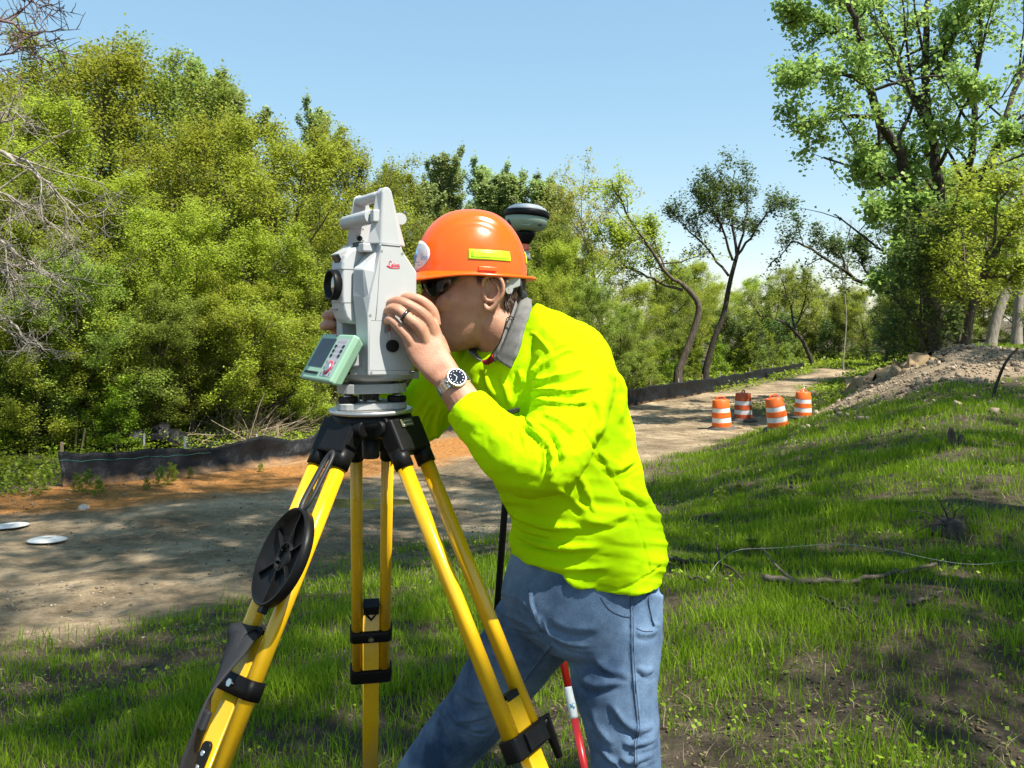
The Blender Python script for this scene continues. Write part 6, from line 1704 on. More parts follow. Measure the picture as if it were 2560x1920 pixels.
def fence(pts2, heights, label, nst, lean, seed, step=0.06, stripe=True):
    pts2 = np.array(pts2); seg = np.linalg.norm(np.diff(pts2, axis=0), axis=1); cum = np.concatenate([[0], np.cumsum(seg)])
    L = cum[-1]; n = int(L/step); ss_ = np.linspace(0, L, n)
    x = np.interp(ss_, cum, pts2[:, 0]); y = np.interp(ss_, cum, pts2[:, 1]); h = np.interp(ss_/L, np.linspace(0, 1, len(heights)), heights)
    tx, ty = np.gradient(x), np.gradient(y); tl = np.hypot(tx, ty); nx_, ny_ = ty/tl, -tx/tl
    rows = 9; V = np.zeros((n, rows, 3)); 
    sag = (1.0 if stripe else 0.25)*0.06*np.sin(ss_*2*math.pi/1.9+seed)*(0.5+fbm(ss_*0.7, ss_*0+seed, 3, 2)) - (0.10 if stripe else 0.04)*np.abs(np.sin(ss_*math.pi/2.1+seed))**3
    for j in range(rows):
        t = j/(rows-1)
        off = lean*t + (fbm(ss_*1.7, np.full(n, t*1.5+seed), 5, 3)-0.5)*0.20*math.sin(math.pi*min(1, t+0.15)) + (1-t)**3*0.10
        xx = x+nx_*off; yy = y+ny_*off
        V[:, j] = np.stack([xx, yy, G(xx, yy)-0.03*(1-t)+t*(h+sag*t)], -1)
    idx_ = np.arange(n*rows).reshape(n, rows)
    Q = np.stack([idx_[:-1, :-1], idx_[1:, :-1], idx_[1:, 1:], idx_[:-1, 1:]], -1).reshape(-1, 4)
    me = quadmesh('fabric', V.reshape(-1, 3), Q, True)
    ca = me.color_attributes.new('mud', 'FLOAT_COLOR', 'POINT')
    mud = np.clip((1.0 if stripe else 0.75)-np.linspace(0, 1, rows)*1.9, 0, 1)[None, :]*np.ones((n, 1))*1.0
    ca.data.foreach_set('color', np.repeat(mud.reshape(-1, 1), 4, 1).astype(np.float32).ravel())
    b0 = A(x[0], y[0], float(G(x[0], y[0])))
    f = thing('silt_fence', b0, label, 'fence')
    o = obj('fabric', me, M_FAB, f); m_ = o.modifiers.new('s', 'SOLIDIFY'); m_.thickness = 0.006
    if stripe:
        mb = MB(); mb.tube([V[i, rows-3]+A(nx_[i], ny_[i], 0)*0.008 for i in range(0, min(n, 45), 2)], 0.0028, 5); mb.build('coloured_thread', mat('teal_thread', (0.05, 0.25, 0.20), 0.7), f)
    for k in range(nst):
        i = int((k+0.08)/nst*n); p = A(x[i]-nx_[i]*0.22, y[i]-ny_[i]*0.22, 0); z = float(G(p[0], p[1]))
        hh = h[i]+0.12+0.1*((k*37) % 5)/5
        mb = MB(); q0 = A(p[0], p[1], z-0.1); q1 = q0+A(-nx_[i]*0.04+0.03*math.sin(k*2.1), -ny_[i]*0.04, hh+0.1)
        mb.box((q0+q1)/2, 0.035, 0.035, np.linalg.norm(q1-q0), frame(q1-q0)); mb.build('stake', M_STAKE2 if k % 2 else M_STAKE, f)
    return f
fence(fpts[:7], [0.58, 0.50, 0.54, 0.48, 0.42, 0.40, 0.42, 0.5], 'sagging black silt fence with muddy hem along the left edge of the dirt', 7, -0.10, 1.3)
fence(fpts[6:], [0.62, 0.66, 0.70, 0.66, 0.62, 0.6, 0.6], 'upright black silt fence curving into the distance behind the traffic drums', 14, -0.03, 4.1, 0.12, stripe=False)
# loose folded length of fabric behind
p0, p1 = GP(312, 1128), GP(560, 1112)
n = 50; V = []; F = []
for i in range(n):
    t = i/(n-1); c = p0*(1-t)+p1*t+A(0, 0.25*math.sin(t*7), 0); zt = 0.06+0.52*math.sin(math.pi*min(1, t*1.25+0.1))**0.6+0.03*math.sin(t*23) if t < 0.85 else 0.10
    for j in range(7):
        s_ = j/6; yy = 0.34*(s_-0.5)*2; zz = zt*(1-abs(s_-0.45)*1.5)
        x_, y_ = c[0]+0.05*math.sin(i*0.9+j), c[1]+yy; V.append(A(x_, y_, float(G(x_, y_))+max(0.01, zz)))
for i in range(n-1):
    for j in range(6): F.append((i*7+j, (i+1)*7+j, (i+1)*7+j+1, i*7+j+1))
me = pymesh('fabric_heap', V, F, True); ca = me.color_attributes.new('mud', 'FLOAT_COLOR', 'POINT'); ca.data.foreach_set('color', [0.0]*(4*len(V)))
o = obj('fabric_heap', me, M_FAB, None, p0); m_ = o.modifiers.new('s', 'SOLIDIFY'); m_.thickness = 0.006
tag(o, 'loose length of black fabric heaped behind the sagging fence', 'fabric')
for k, (u, v, h_, ln) in enumerate([(187, 1140, 0.55, 0.02), (199, 1142, 0.57, 0.10), (360, 1135, 0.42, -0.01), (640, 1118, 0.30, 0.01)]):
    b0 = GP(u, v); q1 = b0+A(ln, 0.03, h_); q0 = b0-A(0, 0, 0.08)
    mb = MB(); mb.box((q0+q1)/2, 0.03, 0.02, np.linalg.norm(q1-q0), frame(q1-q0)); o = mb.build('wooden_stake', M_STAKE if k < 2 else M_STAKE2, None, b0)
    tag(o, ['straight brown stake among the weeds left of the fence end', 'leaning brown stake beside the straight one among the weeds', 'thin pale stake in front of the heaped black fabric', 'short white stake behind the middle of the sagging fence'][k], 'stake')

# dead brush heaped behind the fence
def sticks(name, pts, n, rmin, rmax, lmin, lmax, m, label, cat, seed, up=0.35, spread=None):
    rng = np.random.default_rng(seed); polys = []
    for k in range(n):
        a, b = pts; t = rng.uniform(0, 1); c = a*(1-t)+b*t
        p = c[:2]+rng.normal(0, 1, 2)*A(*(spread or (0.35, 0.5)))
        z = float(G(p[0], p[1]))+abs(rng.normal(0, 0.13))
        d = norm(A(rng.normal(0, 1), rng.normal(0, 0.6), rng.normal(up, 0.35)))
        L = rng.uniform(lmin, lmax); q = wander((p[0], p[1], z), d, L, 4, rng, 0.2)
        q[:, 2] = np.maximum(q[:, 2], G(q[:, 0], q[:, 1])+0.005)
        r = rng.uniform(rmin, rmax); polys.append((q, np.linspace(r, r*0.4, 5), 2))
    v, qd = tube_np(polys, lambda lv, r: 4)
    o = obj(name, quadmesh(name, v, qd, True), m); return tag(o, label, cat, kind='stuff')
M_STICK = mat('dry_reed', (0.25, 0.20, 0.13), 0.85, var=0.5, vscale=3, spec=0.2)
sticks('brush_heap', (GP(560, 1108), GP(705, 1095)), 420, 0.004, 0.016, 0.4, 1.3, M_STICK, 'heap of dry reeds and sticks behind the sagging fence', 'brush', 5)
sticks('branch_litter', (GP(690, 1085), GP(830, 1070)), 300, 0.006, 0.022, 0.4, 1.5, BARK, 'dark tangle of dead branches at the edge of the wood', 'brush', 6)
for k, (u, v, s) in enumerate([(215, 1236, 0.36), (250, 1240, 0.3), (190, 1230, 0.30), (395, 1216, 0.32), (425, 1212, 0.36), (365, 1225, 0.2), (60, 1215, 0.45), (110, 1225, 0.35), (10, 1210, 0.5), (475, 1195, 0.2), (650, 1180, 0.18)]):
    p = GP(u, v); plant('shrub_a', 'weed_clump', p[0], p[1], s, 'leafy green weed clump growing in front of the sagging fence', 'weed', 'weeds at the foot of the fence')

# ------------------------------------------------------------------ traffic drums
M_ORANGE = mat('drum_orange', (0.80, 0.13, 0.012), 0.45, var=0.08, vscale=6, dirt=0.35, dirtcol=(0.35, 0.10, 0.03))
M_ORANGE2 = mat('drum_orange_dull', (0.52, 0.085, 0.02), 0.6, var=0.15, vscale=6, dirt=0.5, dirtcol=(0.25, 0.10, 0.05))
M_BAND = mat('drum_white', (0.72, 0.72, 0.70), 0.4, dirt=0.3, dirtcol=(0.45, 0.38, 0.28), vscale=8)
M_TYRE = mat('drum_base_rubber', (0.05, 0.045, 0.042), 0.8, dirt=0.6, dirtcol=(0.2, 0.16, 0.11), vscale=5)
def drum(u, vb, vt, lean, label, m, hrot, d_force=None):
    b = GP(u, vb); d = b[1]; H = (vb-vt)/FPX*d
    o = thing('traffic_drum', b, label, 'traffic drum', 'orange traffic drums on the track')
    up = norm(A(lean, 0.0, 1)); X = norm(A(1, 0, -lean)); Yv = A(0, 1, 0); ax = (X, Yv, up)
    k = H/1.0; b = b+UZ*0.0
    prof = [(0.295, 0.06), (0.290, 0.22), (0.278, 0.225), (0.275, 0.37), (0.285, 0.375), (0.272, 0.52), (0.258, 0.525), (0.255, 0.66), (0.264, 0.665), (0.240, 0.875), (0.225, 0.895), (0.12, 0.91), (0.01, 0.91)]
    mb = MB(); mb.lathe([(r*k, z*k) for r, z in prof], b, ax, 36); 
    body_ = mb.build('drum_body', m, o); body_.data.polygons.foreach_set('use_smooth', [True]*len(body_.data.polygons))
    e = body_.modifiers.new('e', 'EDGE_SPLIT'); e.split_angle = R(35)
    for z0, z1, r0, r1 in ((0.228, 0.368, 0.2795, 0.2765), (0.528, 0.657, 0.2595, 0.2565)):
        mb = MB(); mb.lathe([(r0*k+0.002, z0*k), (r1*k+0.002, z1*k)], b, ax, 36, cap=False); bo = mb.build('white_band', M_BAND, o)
    hx = X*math.cos(hrot)+Yv*math.sin(hrot); c = b+up*0.905*k
    mb = MB(); mb.tube(spline([c-hx*0.13*k, c-hx*0.12*k+up*0.06*k, c-hx*0.05*k+up*0.085*k, c+hx*0.05*k+up*0.085*k, c+hx*0.12*k+up*0.06*k, c+hx*0.13*k], 20), 0.022*k, 8); mb.build('handle', m, o)
    mb = MB(); mb.lathe([(0.30*k, 0.10*k), (0.43*k, 0.045*k), (0.45*k, 0.0), (0.28*k, -0.03)], b, ax, 40); mb.build('base_ring', M_TYRE, o)
    return o
drum(1805, 1074, 991, -0.045, 'orange and white traffic drum standing nearest the fence, its handle open', M_ORANGE, 0.15)
drum(1858, 1052, 975, 0.0, 'dull dirty orange traffic drum behind the gap between the two front ones', M_ORANGE2, 1.0)
drum(1947, 1073, 985, -0.16, 'bright orange traffic drum tilted to the left at the edge of the grass', M_ORANGE, 0.3)
drum(2007, 1046, 973, 0.02, 'orange traffic drum farthest right, half in shade with a thin rod behind it', M_ORANGE, 0.6)
b0 = GP(2013, 1046); mb = MB(); mb.tube([b0+A(0.0, 0.5, -0.05), P(2011, 967, b0[1]+0.5)], 0.007, 8); o = mb.build('survey_rod', M_WHITEP, None, b0); tag(o, 'thin white rod sticking up behind the rightmost traffic drum', 'rod')

# ------------------------------------------------------------------ white rings, stones, water
M_WHITE = mat('white_plastic', (0.60, 0.60, 0.57), 0.5, dirt=0.4, dirtcol=(0.4, 0.34, 0.25), vscale=20)
for k, (u, v, lb_) in enumerate([(27, 1319, 'white plastic disc on the dirt cut by the left edge of the picture'), (118, 1354, 'white plastic disc with a hole lying whole on the dirt at the left')]):
    c = GP(u, v); nrm_ = norm(A(-(float(G(c[0]+0.2, c[1]))-float(G(c[0]-0.2, c[1])))/0.4, -(float(G(c[0], c[1]+0.2))-float(G(c[0], c[1]-0.2)))/0.4+0.02, 1)); xx = norm(np.cross(A(0, 1, 0), nrm_)); yy = np.cross(nrm_, xx)
    o = thing('white_disc', c, lb_, 'disc'); mb = MB(); mb.lathe([(0.045, 0.030), (0.06, 0.034), (0.12, 0.032), (0.165, 0.022), (0.190, 0.012), (0.192, 0.004), (0.18, 0.0), (0.05, 0.006), (0.045, 0.03)], c+UZ*0.012, (xx, yy, nrm_), 40, cap=False); mb.build('rim', M_WHITE, o)
    mb = MB(); mb.rings([[c+UZ*0.012+xx*0.046*math.cos(t)+yy*0.046*math.sin(t)+nrm_*z for t in (1.57, 3.66, 5.76)] for z in (0.008, 0.024)], smooth=False); mb.build('hub', M_BLACKM, o)
def rock(c, r, seed, m, name='stone'):
    rng = np.random.default_rng(seed); bm = bmesh.new(); bmesh.ops.create_icosphere(bm, subdivisions=2, radius=1)
    f = rng.normal(0, 1, (4, 3)); a = A(*rng.uniform(0.7, 1.2, 3))
    for v in bm.verts:
        p = A(*v.co); s_ = 1+0.12*sum(math.sin(2.2*np.dot(p, g)+i) for i, g in enumerate(f)); p = p*s_*a*r; v.co = (c[0]+p[0], c[1]+p[1], c[2]+p[2]*0.65)
    me = bpy.data.meshes.new(name); bm.to_mesh(me); bm.free(); return me
M_STONE = mat('pale_stone', (0.42, 0.37, 0.30), 0.85, var=0.25, vscale=20, bump=0.6, bscale=60)
c = GP(210, 1272); o = obj('stone', rock(c, 0.085, 3, M_STONE), M_STONE, None, c); tag(o, 'single pale stone on the dirt below the fence end', 'stone')
M_WATER = mat('muddy_water', (0.16, 0.13, 0.06), 0.08, spec=0.6)
def puddle(u, v, rx, ry, label):
    c = GP(u, v); V = []; n = 40
    zs = np.array([float(G(c[0]+rx*0.7*math.cos(t), c[1]+ry*0.7*math.sin(t))) for t in np.linspace(0, 6.28, 12)])
    gyy = (float(G0(c[0], c[1]+ry))-float(G0(c[0], c[1]-ry)))/(2*ry)
    for t in np.linspace(0, 2*math.pi, n, endpoint=False):
        r = 1+0.25*math.sin(3*t+u)+0.15*math.sin(5*t+1); V.append((c[0]+rx*r*math.cos(t), c[1]+ry*r*math.sin(t), zs.mean()+0.004+gyy*ry*r*math.sin(t)))
    o = obj('puddle', pymesh('puddle', V, [tuple(range(n))]), M_WATER); tag(o, kind='structure'); return o
puddle(905, 1262, 0.8, 0.55, ''); puddle(1900, 1015, 1.6, 0.9, ''); puddle(1870, 1068, 0.5, 0.4, '')

# clods on the trampled dirt and litter on the bare turf
rngC = np.random.default_rng(22)
def bits(n, mask, rfun, name, label, cat, c1, c2, flat=0.6, dmin=4.0, dmax=30):
    d = dmin*(dmax/dmin)**rngC.uniform(0, 1, n); u = rngC.uniform(-150, 2700, n); x = (u-CU)/FPX*d; y = d
    k = mask(x, y); x, y = x[k], y[k]; m = len(x); r = rfun(y, m)
    b6 = np.array([(1, 0, 0), (-1, 0, 0), (0, 1, 0), (0, -1, 0), (0, 0, 1), (0, 0, -1)], float)
    a = rngC.uniform(0, 6.28, m); ca_, sa_ = np.cos(a), np.sin(a)
    P6 = b6[None]*rngC.uniform(0.5, 1.3, (m, 6, 1))*r[:, None, None]; P6[:, :, 2] *= flat
    X6 = P6[:, :, 0]*ca_[:, None]-P6[:, :, 1]*sa_[:, None]; Y6 = P6[:, :, 0]*sa_[:, None]+P6[:, :, 1]*ca_[:, None]
    V = np.stack([X6+x[:, None], Y6+y[:, None], P6[:, :, 2]+(G(x, y)+r*flat*0.25)[:, None]], -1).reshape(-1, 3)
    f8 = np.array([(0, 2, 4), (2, 1, 4), (1, 3, 4), (3, 0, 4), (2, 0, 5), (1, 2, 5), (3, 1, 5), (0, 3, 5)])
    F = (f8[None]+(np.arange(m)*6)[:, None, None]).reshape(-1, 3)
    me = npmesh(name, V, F.ravel(), np.arange(len(F))*3, np.full(len(F), 3))
    mt, nn_, ll_, bb_ = nmat(name); g_ = nn_.new('ShaderNodeNewGeometry'); cr = nn_.new('ShaderNodeValToRGB'); cr.color_ramp.elements[0].color = (*c1, 1); cr.color_ramp.elements[1].color = (*c2, 1)
    ll_.new(g_.outputs['Random Per Island'], cr.inputs[0]); ll_.new(cr.outputs[0], bb_.inputs['Base Color']); bb_.inputs['Roughness'].default_value = 0.95; bb_.inputs['Specular IOR Level'].default_value = 0.1
    return tag(obj(name, me, mt), label, cat, kind='stuff')
bits(22000, lambda x, y: (bank_s(x, y) < 0.6) & (fence_dist(x, y) < 0) & (rngC.uniform(0, 1, len(x)) < sstep(fbm(x*0.8, y*0.8, 91, 3), 0.4, 0.65)), lambda y, m: rngC.uniform(0.003, 0.016, m)**1.0*(0.8+0.05*y), 'dirt_clods', 'small clods and pebbles on the trampled dirt', 'clods', (0.10, 0.075, 0.05), (0.38, 0.32, 0.23))
bits(15000, lambda x, y: (bank_s(x, y) > 0.0) & (rngC.uniform(0, 1, len(x)) < 0.15+sstep(fbm(x*0.9+3, y*0.9, 61, 4), 0.46, 0.58)), lambda y, m: rngC.uniform(0.004, 0.015, m)*(0.8+0.04*y), 'leaf_litter', 'brown leaf and bark litter on the bare patches of the slope', 'litter', (0.05, 0.034, 0.02), (0.21, 0.16, 0.095), flat=0.22, dmin=1.8, dmax=16)

# broad-leaved weeds low in the turf
xw, yw = scatter(15000, 1.7, 16)
kw = (bank_s(xw, yw) > 0.2) & (rngC.uniform(0, 1, len(xw)) < sstep(fbm(xw*1.9, yw*1.9, 131, 3), 0.52, 0.66)) & (heap(xw, yw) < 0.25)
xw, yw = xw[kw], yw[kw]
posw = np.stack([xw, yw, G(xw, yw)+rngC.uniform(0.008, 0.055, len(xw))], -1)
V_, Q_ = leaf_cards(posw, rngC, 0.012+0.0022*yw, aspect=0.7, flat=1.0)
tag(obj('broad_weeds', quadmesh('broad_weeds', V_, Q_), L_SHR), 'low broad-leaved weeds mixed into the grass', 'weeds', kind='stuff')

# spoil heap stones
rngS = np.random.default_rng(12); V = []; F = []; base = np.array([(1, 0, 0), (-1, 0, 0), (0, 1, 0), (0, -1, 0), (0, 0, 1), (0, 0, -1)], float); fc = [(0, 2, 4), (2, 1, 4), (1, 3, 4), (3, 0, 4), (2, 0, 5), (1, 2, 5), (3, 1, 5), (0, 3, 5)]
cnt = 0
while cnt < 6500:
    a_ = rngS.normal(0, 1.5); b_ = rngS.normal(0, 3.6); x_ = HEAP_C[0]+0.877*a_+0.48*b_; y_ = HEAP_C[1]-0.48*a_+0.877*b_
    if float(fbm(x_*1.2, y_*1.2, 51, 3)) < 0.42 and cnt % 3: cnt += 1; continue
    r = rngS.uniform(0.012, 0.035) if rngS.uniform() < 0.95 else rngS.uniform(0.04, 0.09)
    M_ = np.linalg.qr(rngS.normal(0, 1, (3, 3)))[0]; p = (base*rngS.uniform(0.6, 1.2, (6, 1)))@M_*r+A(x_, y_, float(G(x_, y_))+r*0.35); i = len(V); V.extend(p); F.extend([(i+a, i+b, i+c) for a, b, c in fc]); cnt += 1
me = npmesh('heap_stones', np.array(V), np.array(F).ravel(), np.arange(len(F))*3, np.full(len(F), 3))
m_, n_, l_, b_ = nmat('heap_stone'); g_ = n_.new('ShaderNodeNewGeometry'); cr = n_.new('ShaderNodeValToRGB'); cr.color_ramp.elements[0].color = (0.085, 0.06, 0.038, 1); cr.color_ramp.elements[1].color = (0.40, 0.32, 0.22, 1); l_.new(g_.outputs['Random Per Island'], cr.inputs[0]); l_.new(cr.outputs[0], b_.inputs['Base Color']); b_.inputs['Roughness'].default_value = 0.9
o = obj('heap_stones', me, m_); tag(o, 'loose grey and tan stones strewn over the spoil heap on the bank', 'stones', kind='stuff')
# bare cut face of the bank
nu, nv = 60, 12; V = []; F = []
for i in range(nu):
    t = i/(nu-1)
    lo = GP(2118+217*t, 985-82*t); hi = P(2112+230*t, 950-68*t, lo[1]+0.9)
    for j in range(nv):
        s_ = j/(nv-1); p = lo*(1-s_)+hi*s_+A(0, 0, 0.10*(vnoise(i*0.35, j*0.6, 3)-0.5)+0.07*(vnoise(i*0.9, j*1.2, 5)-0.5)); p = p+A(0, 0.25*(vnoise(i*0.3, j*0.5, 9)-0.5), 0)
        if j == 0: p[2] = min(p[2], float(G(p[0], p[1])))-0.10
        V.append(p)
for i in range(nu-1):
    for j in range(nv-1): F.append((i*nv+j, (i+1)*nv+j, (i+1)*nv+j+1, i*nv+j+1))
me = pymesh('cut_bank', V, F, True)
o = obj('cut_bank', me, mat('tan_subsoil', (0.27, 0.19, 0.10), 0.95, var=0.45, vscale=2.2, bump=0.8, bscale=12, dirt=0.8, dirtcol=(0.10, 0.07, 0.04))); tag(o, kind='structure'); m_ = o.modifiers.new('s', 'SOLIDIFY'); m_.thickness = 0.25; m_.offset = -1

# ------------------------------------------------------------------ fallen branches, roots, wire on the grass
def branch(name, px, r, m, label, cat, forks=(), lift=0.03):
    pts = []
    for u, v in px:
        p = GP(u, v); pts.append(p+UZ*lift)
    o = thing(name, pts[0]-UZ*lift, label, cat)
    q = spline(pts, len(pts)*5); rng = np.random.default_rng(int(px[0][0])); q[1:-1] += rng.normal(0, 0.006, q[1:-1].shape)
    q[:, 2] = np.maximum(q[:, 2], G(q[:, 0], q[:, 1])+r*0.5)
    mb = MB(); mb.tube(list(q), list(np.linspace(r, r*0.45, len(q))), 7); mb.build('stem', m, o)
    for fk in forks:
        fp_ = [GP(u, v)+UZ*(lift+h) for u, v, h in fk]; q = spline(fp_, len(fp_)*4); mb = MB(); mb.tube(list(q), list(np.linspace(r*0.6, r*0.25, len(q))), 6); mb.build('side_twig', m, o)
    return o
branch('fallen_branch', [(1668, 1405), (1720, 1414), (1785, 1420), (1818, 1412)], 0.016, BARK_DARK, 'dark forked stick on the grass just right of the man', 'branch', [[(1790, 1418, 0), (1825, 1440, 0.02), (1860, 1466, 0)], [(1800, 1415, 0), (1790, 1395, 0.08)]])
branch('fallen_branch', [(1909, 1458), (1985, 1467), (2060, 1468), (2134, 1466), (2242, 1448), (2341, 1423)], 0.021, BARK, 'long reddish branch lying across the grass below the wire', 'branch', [[(1985, 1467, 0), (1945, 1445, 0.03), (1908, 1408, 0.06)]])
branch('fallen_branch', [(2025, 1496), (2090, 1528), (2140, 1555), (2168, 1580)], 0.008, BARK, 'thin twig below the long reddish branch', 'branch')
branch('fallen_branch', [(1895, 1325), (1930, 1338), (1968, 1350)], 0.010, BARK_DARK, 'short dark stick in the grass above the wire', 'branch')
branch('fallen_branch', [(2195, 1135), (2205, 1160), (2222, 1172)], 0.012, BARK_DARK, 'small dark twig standing out of the sunlit grass near the stump', 'branch', [[(2170, 1160, 0.0), (2178, 1178, 0.04)]])
branch('fallen_branch', [(1720, 1455), (1750, 1460), (1775, 1468)], 0.008, BARK, 'thin twig behind the man\'s back pocket', 'branch')
branch('fallen_branch', [(2272, 1530), (2310, 1512), (2355, 1494)], 0.012, BARK, 'stubby brown stick on the bare patch at the lower right', 'branch')
branch('fallen_branch', [(1975, 1225), (1995, 1240), (2003, 1246)], 0.010, BARK_DARK, 'little dark stick in the middle of the grassy slope', 'branch')
M_WIRE = mat('pale_wire', (0.36, 0.36, 0.33), 0.6)
wp = [GP(u, v+18)+UZ*h for u, v, h in ((1770, 1428, 0.01), (1798, 1406, 0.05), (1847, 1392, 0.09), (1946, 1387, 0.09), (2094, 1382, 0.10), (2218, 1389, 0.08), (2341, 1404, 0.05), (2440, 1412, 0.04), (2560, 1406, 0.05), (2700, 1400, 0.02))]
mb = MB(); mb.tube(spline(wp, 90), 0.0011, 6); o = mb.build('wire', M_WIRE, None, wp[0]); tag(o, 'thin pale wire arching over the grass on the right', 'wire')
c = GP(2378, 1335)
o = thing('root_ball', c, 'dark upturned clump of roots in the grass at the right', 'roots'); 
me = rock(c+UZ*0.0, 0.12, 9, None, 'clod'); obj('clod', me, BARK_DARK, o)
rngR = np.random.default_rng(4)
for k, (du, dv) in enumerate(((-110, -35), (-45, -75), (60, -55), (-90, 20), (70, 30), (20, -40), (-30, 40))):
    e = P(2378+du, 1310+dv, c[1]+rngR.uniform(-0.15, 0.15)); e[2] = max(e[2], float(G(e[0], e[1]))+0.01); s0 = c+UZ*0.05; mb = MB(); mb.tube(spline([s0, (s0+e)/2+UZ*0.03, e], 10), list(np.linspace(0.006, 0.0025, 10)), 6); mb.build('root', BARK_DARK, o)
c = GP(2392, 1112); o = thing('tree_stump', c, 'small pale splintered stump on the sunlit slope', 'stump')
for k, (dx, h_, r_) in enumerate(((-0.05, 0.17, 0.045), (0.045, 0.11, 0.035))):
    mb = MB(); mb.tube([c+A(dx, 0, -0.05), c+A(dx, 0, 0.05), c+A(dx*1.1, 0.01, h_*0.7), c+A(dx*1.25, 0, h_)], [r_*1.2, r_, r_*0.85, r_*0.5], 9, smooth=False); mb.build('stub', BARK, o)
b0 = GP(2480, 1000); mb = MB(); mb.tube(spline([b0-UZ*0.1, P(2490, 965, b0[1]), P(2515, 905, b0[1]), P(2545, 870, b0[1])], 12), list(np.linspace(0.030, 0.016, 12)), 7); o = mb.build('leaning_pole', BARK_DARK, None, b0); tag(o, 'dark leaning branch stuck in the bank at the right edge', 'branch')
# small yellow seedlings
for k, (u, v, s) in enumerate([(1795, 1255, 0.16), (1850, 1235, 0.13), (1990, 1210, 0.16), (2265, 1070, 0.16), (2290, 1075, 0.12), (1935, 1245, 0.12), (1885, 1385, 0.13)]):
    p = GP(u, v); plant('shrub_a', 'seedling', p[0], p[1], s, 'tiny yellow-green seedling in the sunlit grass', 'seedling', 'seedlings on the slope', squash=1.4)

# ------------------------------------------------------------------ satellite receiver on its pole behind the man
rd_ = 3.2
gtop = P(1313, 560, rd_); gbot0 = P(1255, 1350, 3.17); pd = norm(gtop-gbot0)
s_ = 1.0
for _ in range(40):
    p = gtop-pd*s_; s_ += (p[2]-float(G(p[0], p[1])))*0.6
foot_ = gtop-pd*s_
rv = thing('satellite_receiver', foot_, 'green and black domed satellite receiver on a pole with bipod behind the man', 'receiver')
xx = norm(np.cross(A(0, 1, 0), pd)); yy = np.cross(pd, xx); axr = (xx, yy, pd)
kk = rd_/2000.0
M_RGREEN = mat('receiver_green', (0.27, 0.36, 0.27), 0.5)
c0 = P(1314, 578, rd_)
mb = MB(); mb.lathe([(28*kk, 0), (45*kk, 6*kk), (52*kk, 20*kk), (54*kk, 34*kk)], c0, axr, 40); mb.build('housing', M_RGREEN, rv)
mb = MB(); mb.lathe([(54*kk, 33*kk), (57.5*kk, 36*kk), (57.5*kk, 47*kk), (54*kk, 50*kk)], c0, axr, 48); mb.build('rubber_band', M_BLACK, rv)
mb = MB(); mb.lathe([(53*kk, 49*kk), (47*kk, 57*kk), (34*kk, 64*kk), (1*kk, 68*kk)], c0, axr, 40); mb.build('dome', mat('receiver_dome', (0.62, 0.64, 0.64), 0.4), rv)
fcn = norm(-yy*0.93-pd*0.25)
mb = MB(); mb.rings([[c0+pd*17*kk-yy*(49.2+o_)*kk + xx*(-3+17*math.cos(t))*kk + pd*(9*math.sin(t))*kk + yy*(0.055*(17*math.cos(t)-3)**2/5 - 0.30*9*math.sin(t))*kk for t in np.linspace(0, 2*math.pi, 24, endpoint=False)] for o_ in (-2, 1.0)]); mb.build('status_panel', mat('panel_grey_green', (0.26, 0.33, 0.26), 0.5), rv)
mb = MB(); mb.box(c0+pd*16*kk-xx*40*kk-yy*24*kk, 14*kk, 14*kk, 13*kk, axr); mb.build('port', M_BLACKM, rv, bevel=0.002)
mb = MB(); mb.box(c0+pd*14*kk+xx*32*kk-yy*34*kk, 12*kk, 10*kk, 6*kk, axr); mb.build('port', M_BLACKM, rv, bevel=0.002)
mb = MB(); mb.lathe([(12*kk, -32*kk), (15*kk, -28*kk), (25*kk, -10*kk), (26*kk, -4*kk), (14*kk, 0)], c0, axr, 32); mb.build('adapter', M_BLACK, rv)
mb = MB(); mb.lathe([(11*kk, -50*kk), (13*kk, -46*kk), (13*kk, -34*kk), (11*kk, -31*kk)], c0, axr, 6, smooth=False); mb.build('prism', mat('prism_orange', (0.75, 0.10, 0.02), 0.2, coat=0.6), rv)
mb = MB(); mb.lathe([(17*kk, -72*kk), (18*kk, -66*kk), (14*kk, -52*kk), (12*kk, -49*kk)], c0, axr, 20); mb.build('prism_holder', M_GREY2, rv)
PR = 0.0135
clamp_p = P(1282, 1000, 3.18)
mb = MB(); mb.tube([c0-pd*70*kk, foot_+pd*0.06], PR, 16); mb.tube([foot_+pd*0.07, foot_-pd*0.02], [0.012, 0.002], 12); mb.build('pole', M_BLACK, rv)
for k_ in range(6):
    mb = MB(); cc = P(1308, 708+k_*7, rd_-0.001)-A(0, PR, 0); mb.box(cc, (4+3*(k_ % 2))*kk, 0.002, 2.2*kk); mb.build('printed_mark', M_WHITEP, rv)
mb = MB(); mb.tube([clamp_p-pd*0.05, clamp_p+pd*0.05], 0.024, 16); mb.build('clamp', M_BLACKM, rv)
q0, q1 = P(1385, 1540, 2.72), P(1461, 1920, 2.52); dr = norm(q1-q0)
s_ = 0.3
for _ in range(40):
    p = q0+dr*s_; s_ += (p[2]-float(G(p[0], p[1])))*0.6
ft2 = q0+dr*s_
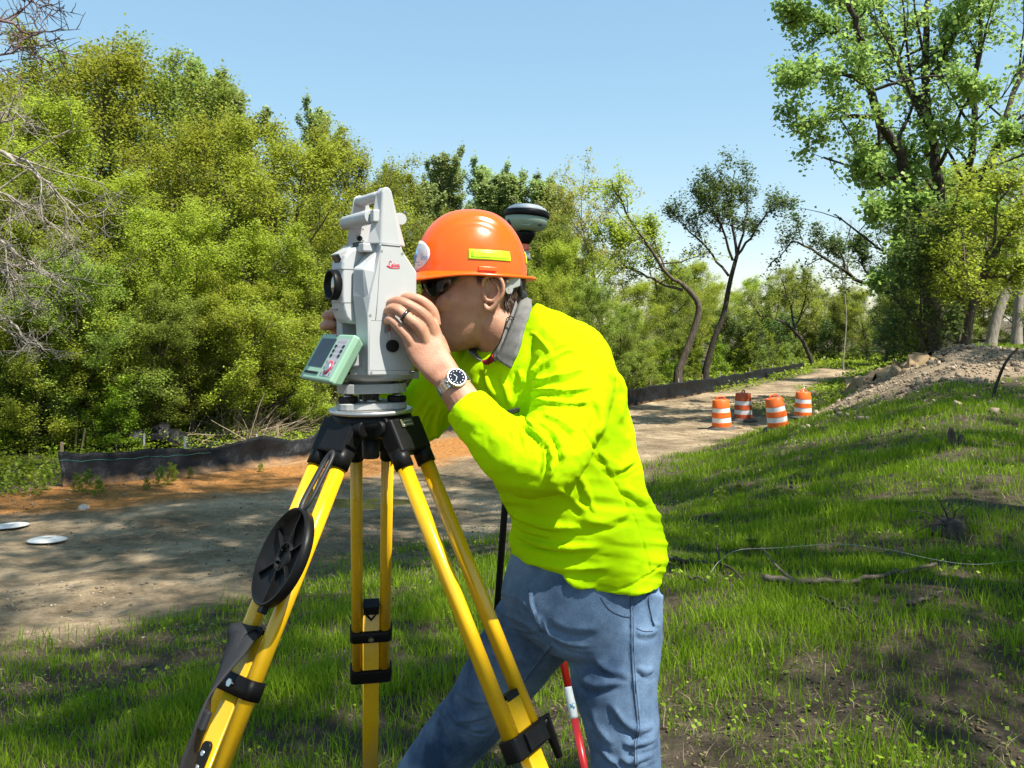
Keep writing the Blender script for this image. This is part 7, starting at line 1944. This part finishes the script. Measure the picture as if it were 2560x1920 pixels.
M_POLER = mat('pole_red', (0.55, 0.012, 0.012), 0.3, coat=0.3)
def onl(v): return q0+dr*v_on(q0, dr, v)
mb = MB(); mb.tube([q0-dr*0.002, onl(1718)], PR*0.93, 16); mb.build('red_section', M_POLER, rv)
mb = MB(); mb.tube([onl(1717), onl(1722), onl(1790), onl(1796)], [PR*0.94, PR*1.0, PR*1.0, PR*0.94], 16); ws = mb.build('white_label', M_WHITEP, rv)
mb = MB(); 
for a_, b_ in (((-3, 1764), (4, 1752)), ((-3, 1755), (3, 1768)), ((-1, 1758), (5, 1764))):
    pa, pb = onl(a_[1])+A(a_[0]*kk, -PR*0.98, 0), onl(b_[1])+A(b_[0]*kk, -PR*0.98, 0); mb.tube([pa, pb], 0.0022, 6)
mb.build('printed_emblem', mat('blue_emblem', (0.02, 0.25, 0.40), 0.5), ws)
mb = MB(); mb.tube([onl(1795), ft2+dr*0.01], PR*0.93, 16); mb.build('red_section', M_POLER, rv)
mb = MB(); mb.tube([clamp_p, q0], PR*0.9, 14); mb.build('bipod_leg', M_BLACK, rv)

# ------------------------------------------------------------------ labels that single out each repeat by its place in its row
ORDINALS = ['first', 'second', 'third', 'fourth', 'fifth', 'sixth', 'seventh', 'eighth', 'ninth', 'tenth', 'eleventh', 'twelfth', 'thirteenth', 'fourteenth', 'fifteenth', 'sixteenth', 'seventeenth', 'eighteenth', 'nineteenth', 'twentieth', 'twenty-first', 'twenty-second', 'twenty-third', 'twenty-fourth', 'twenty-fifth', 'twenty-sixth', 'twenty-seventh', 'twenty-eighth', 'twenty-ninth', 'thirtieth']
rows_ = {}
for o in COL.objects:
    if o.parent is None and 'label' in o and 'group' in o: rows_.setdefault((o['group'], o['label']), []).append(o)
for (g_, lb_), os_ in rows_.items():
    if len(os_) < 2: continue
    os_.sort(key=lambda o: o.location.x/max(0.5, o.location.y))
    for k, o in enumerate(os_):
        o['label'] = lb_ + (', ' + ORDINALS[k] + ' from the left' if k < len(os_)-1 else ', the rightmost')
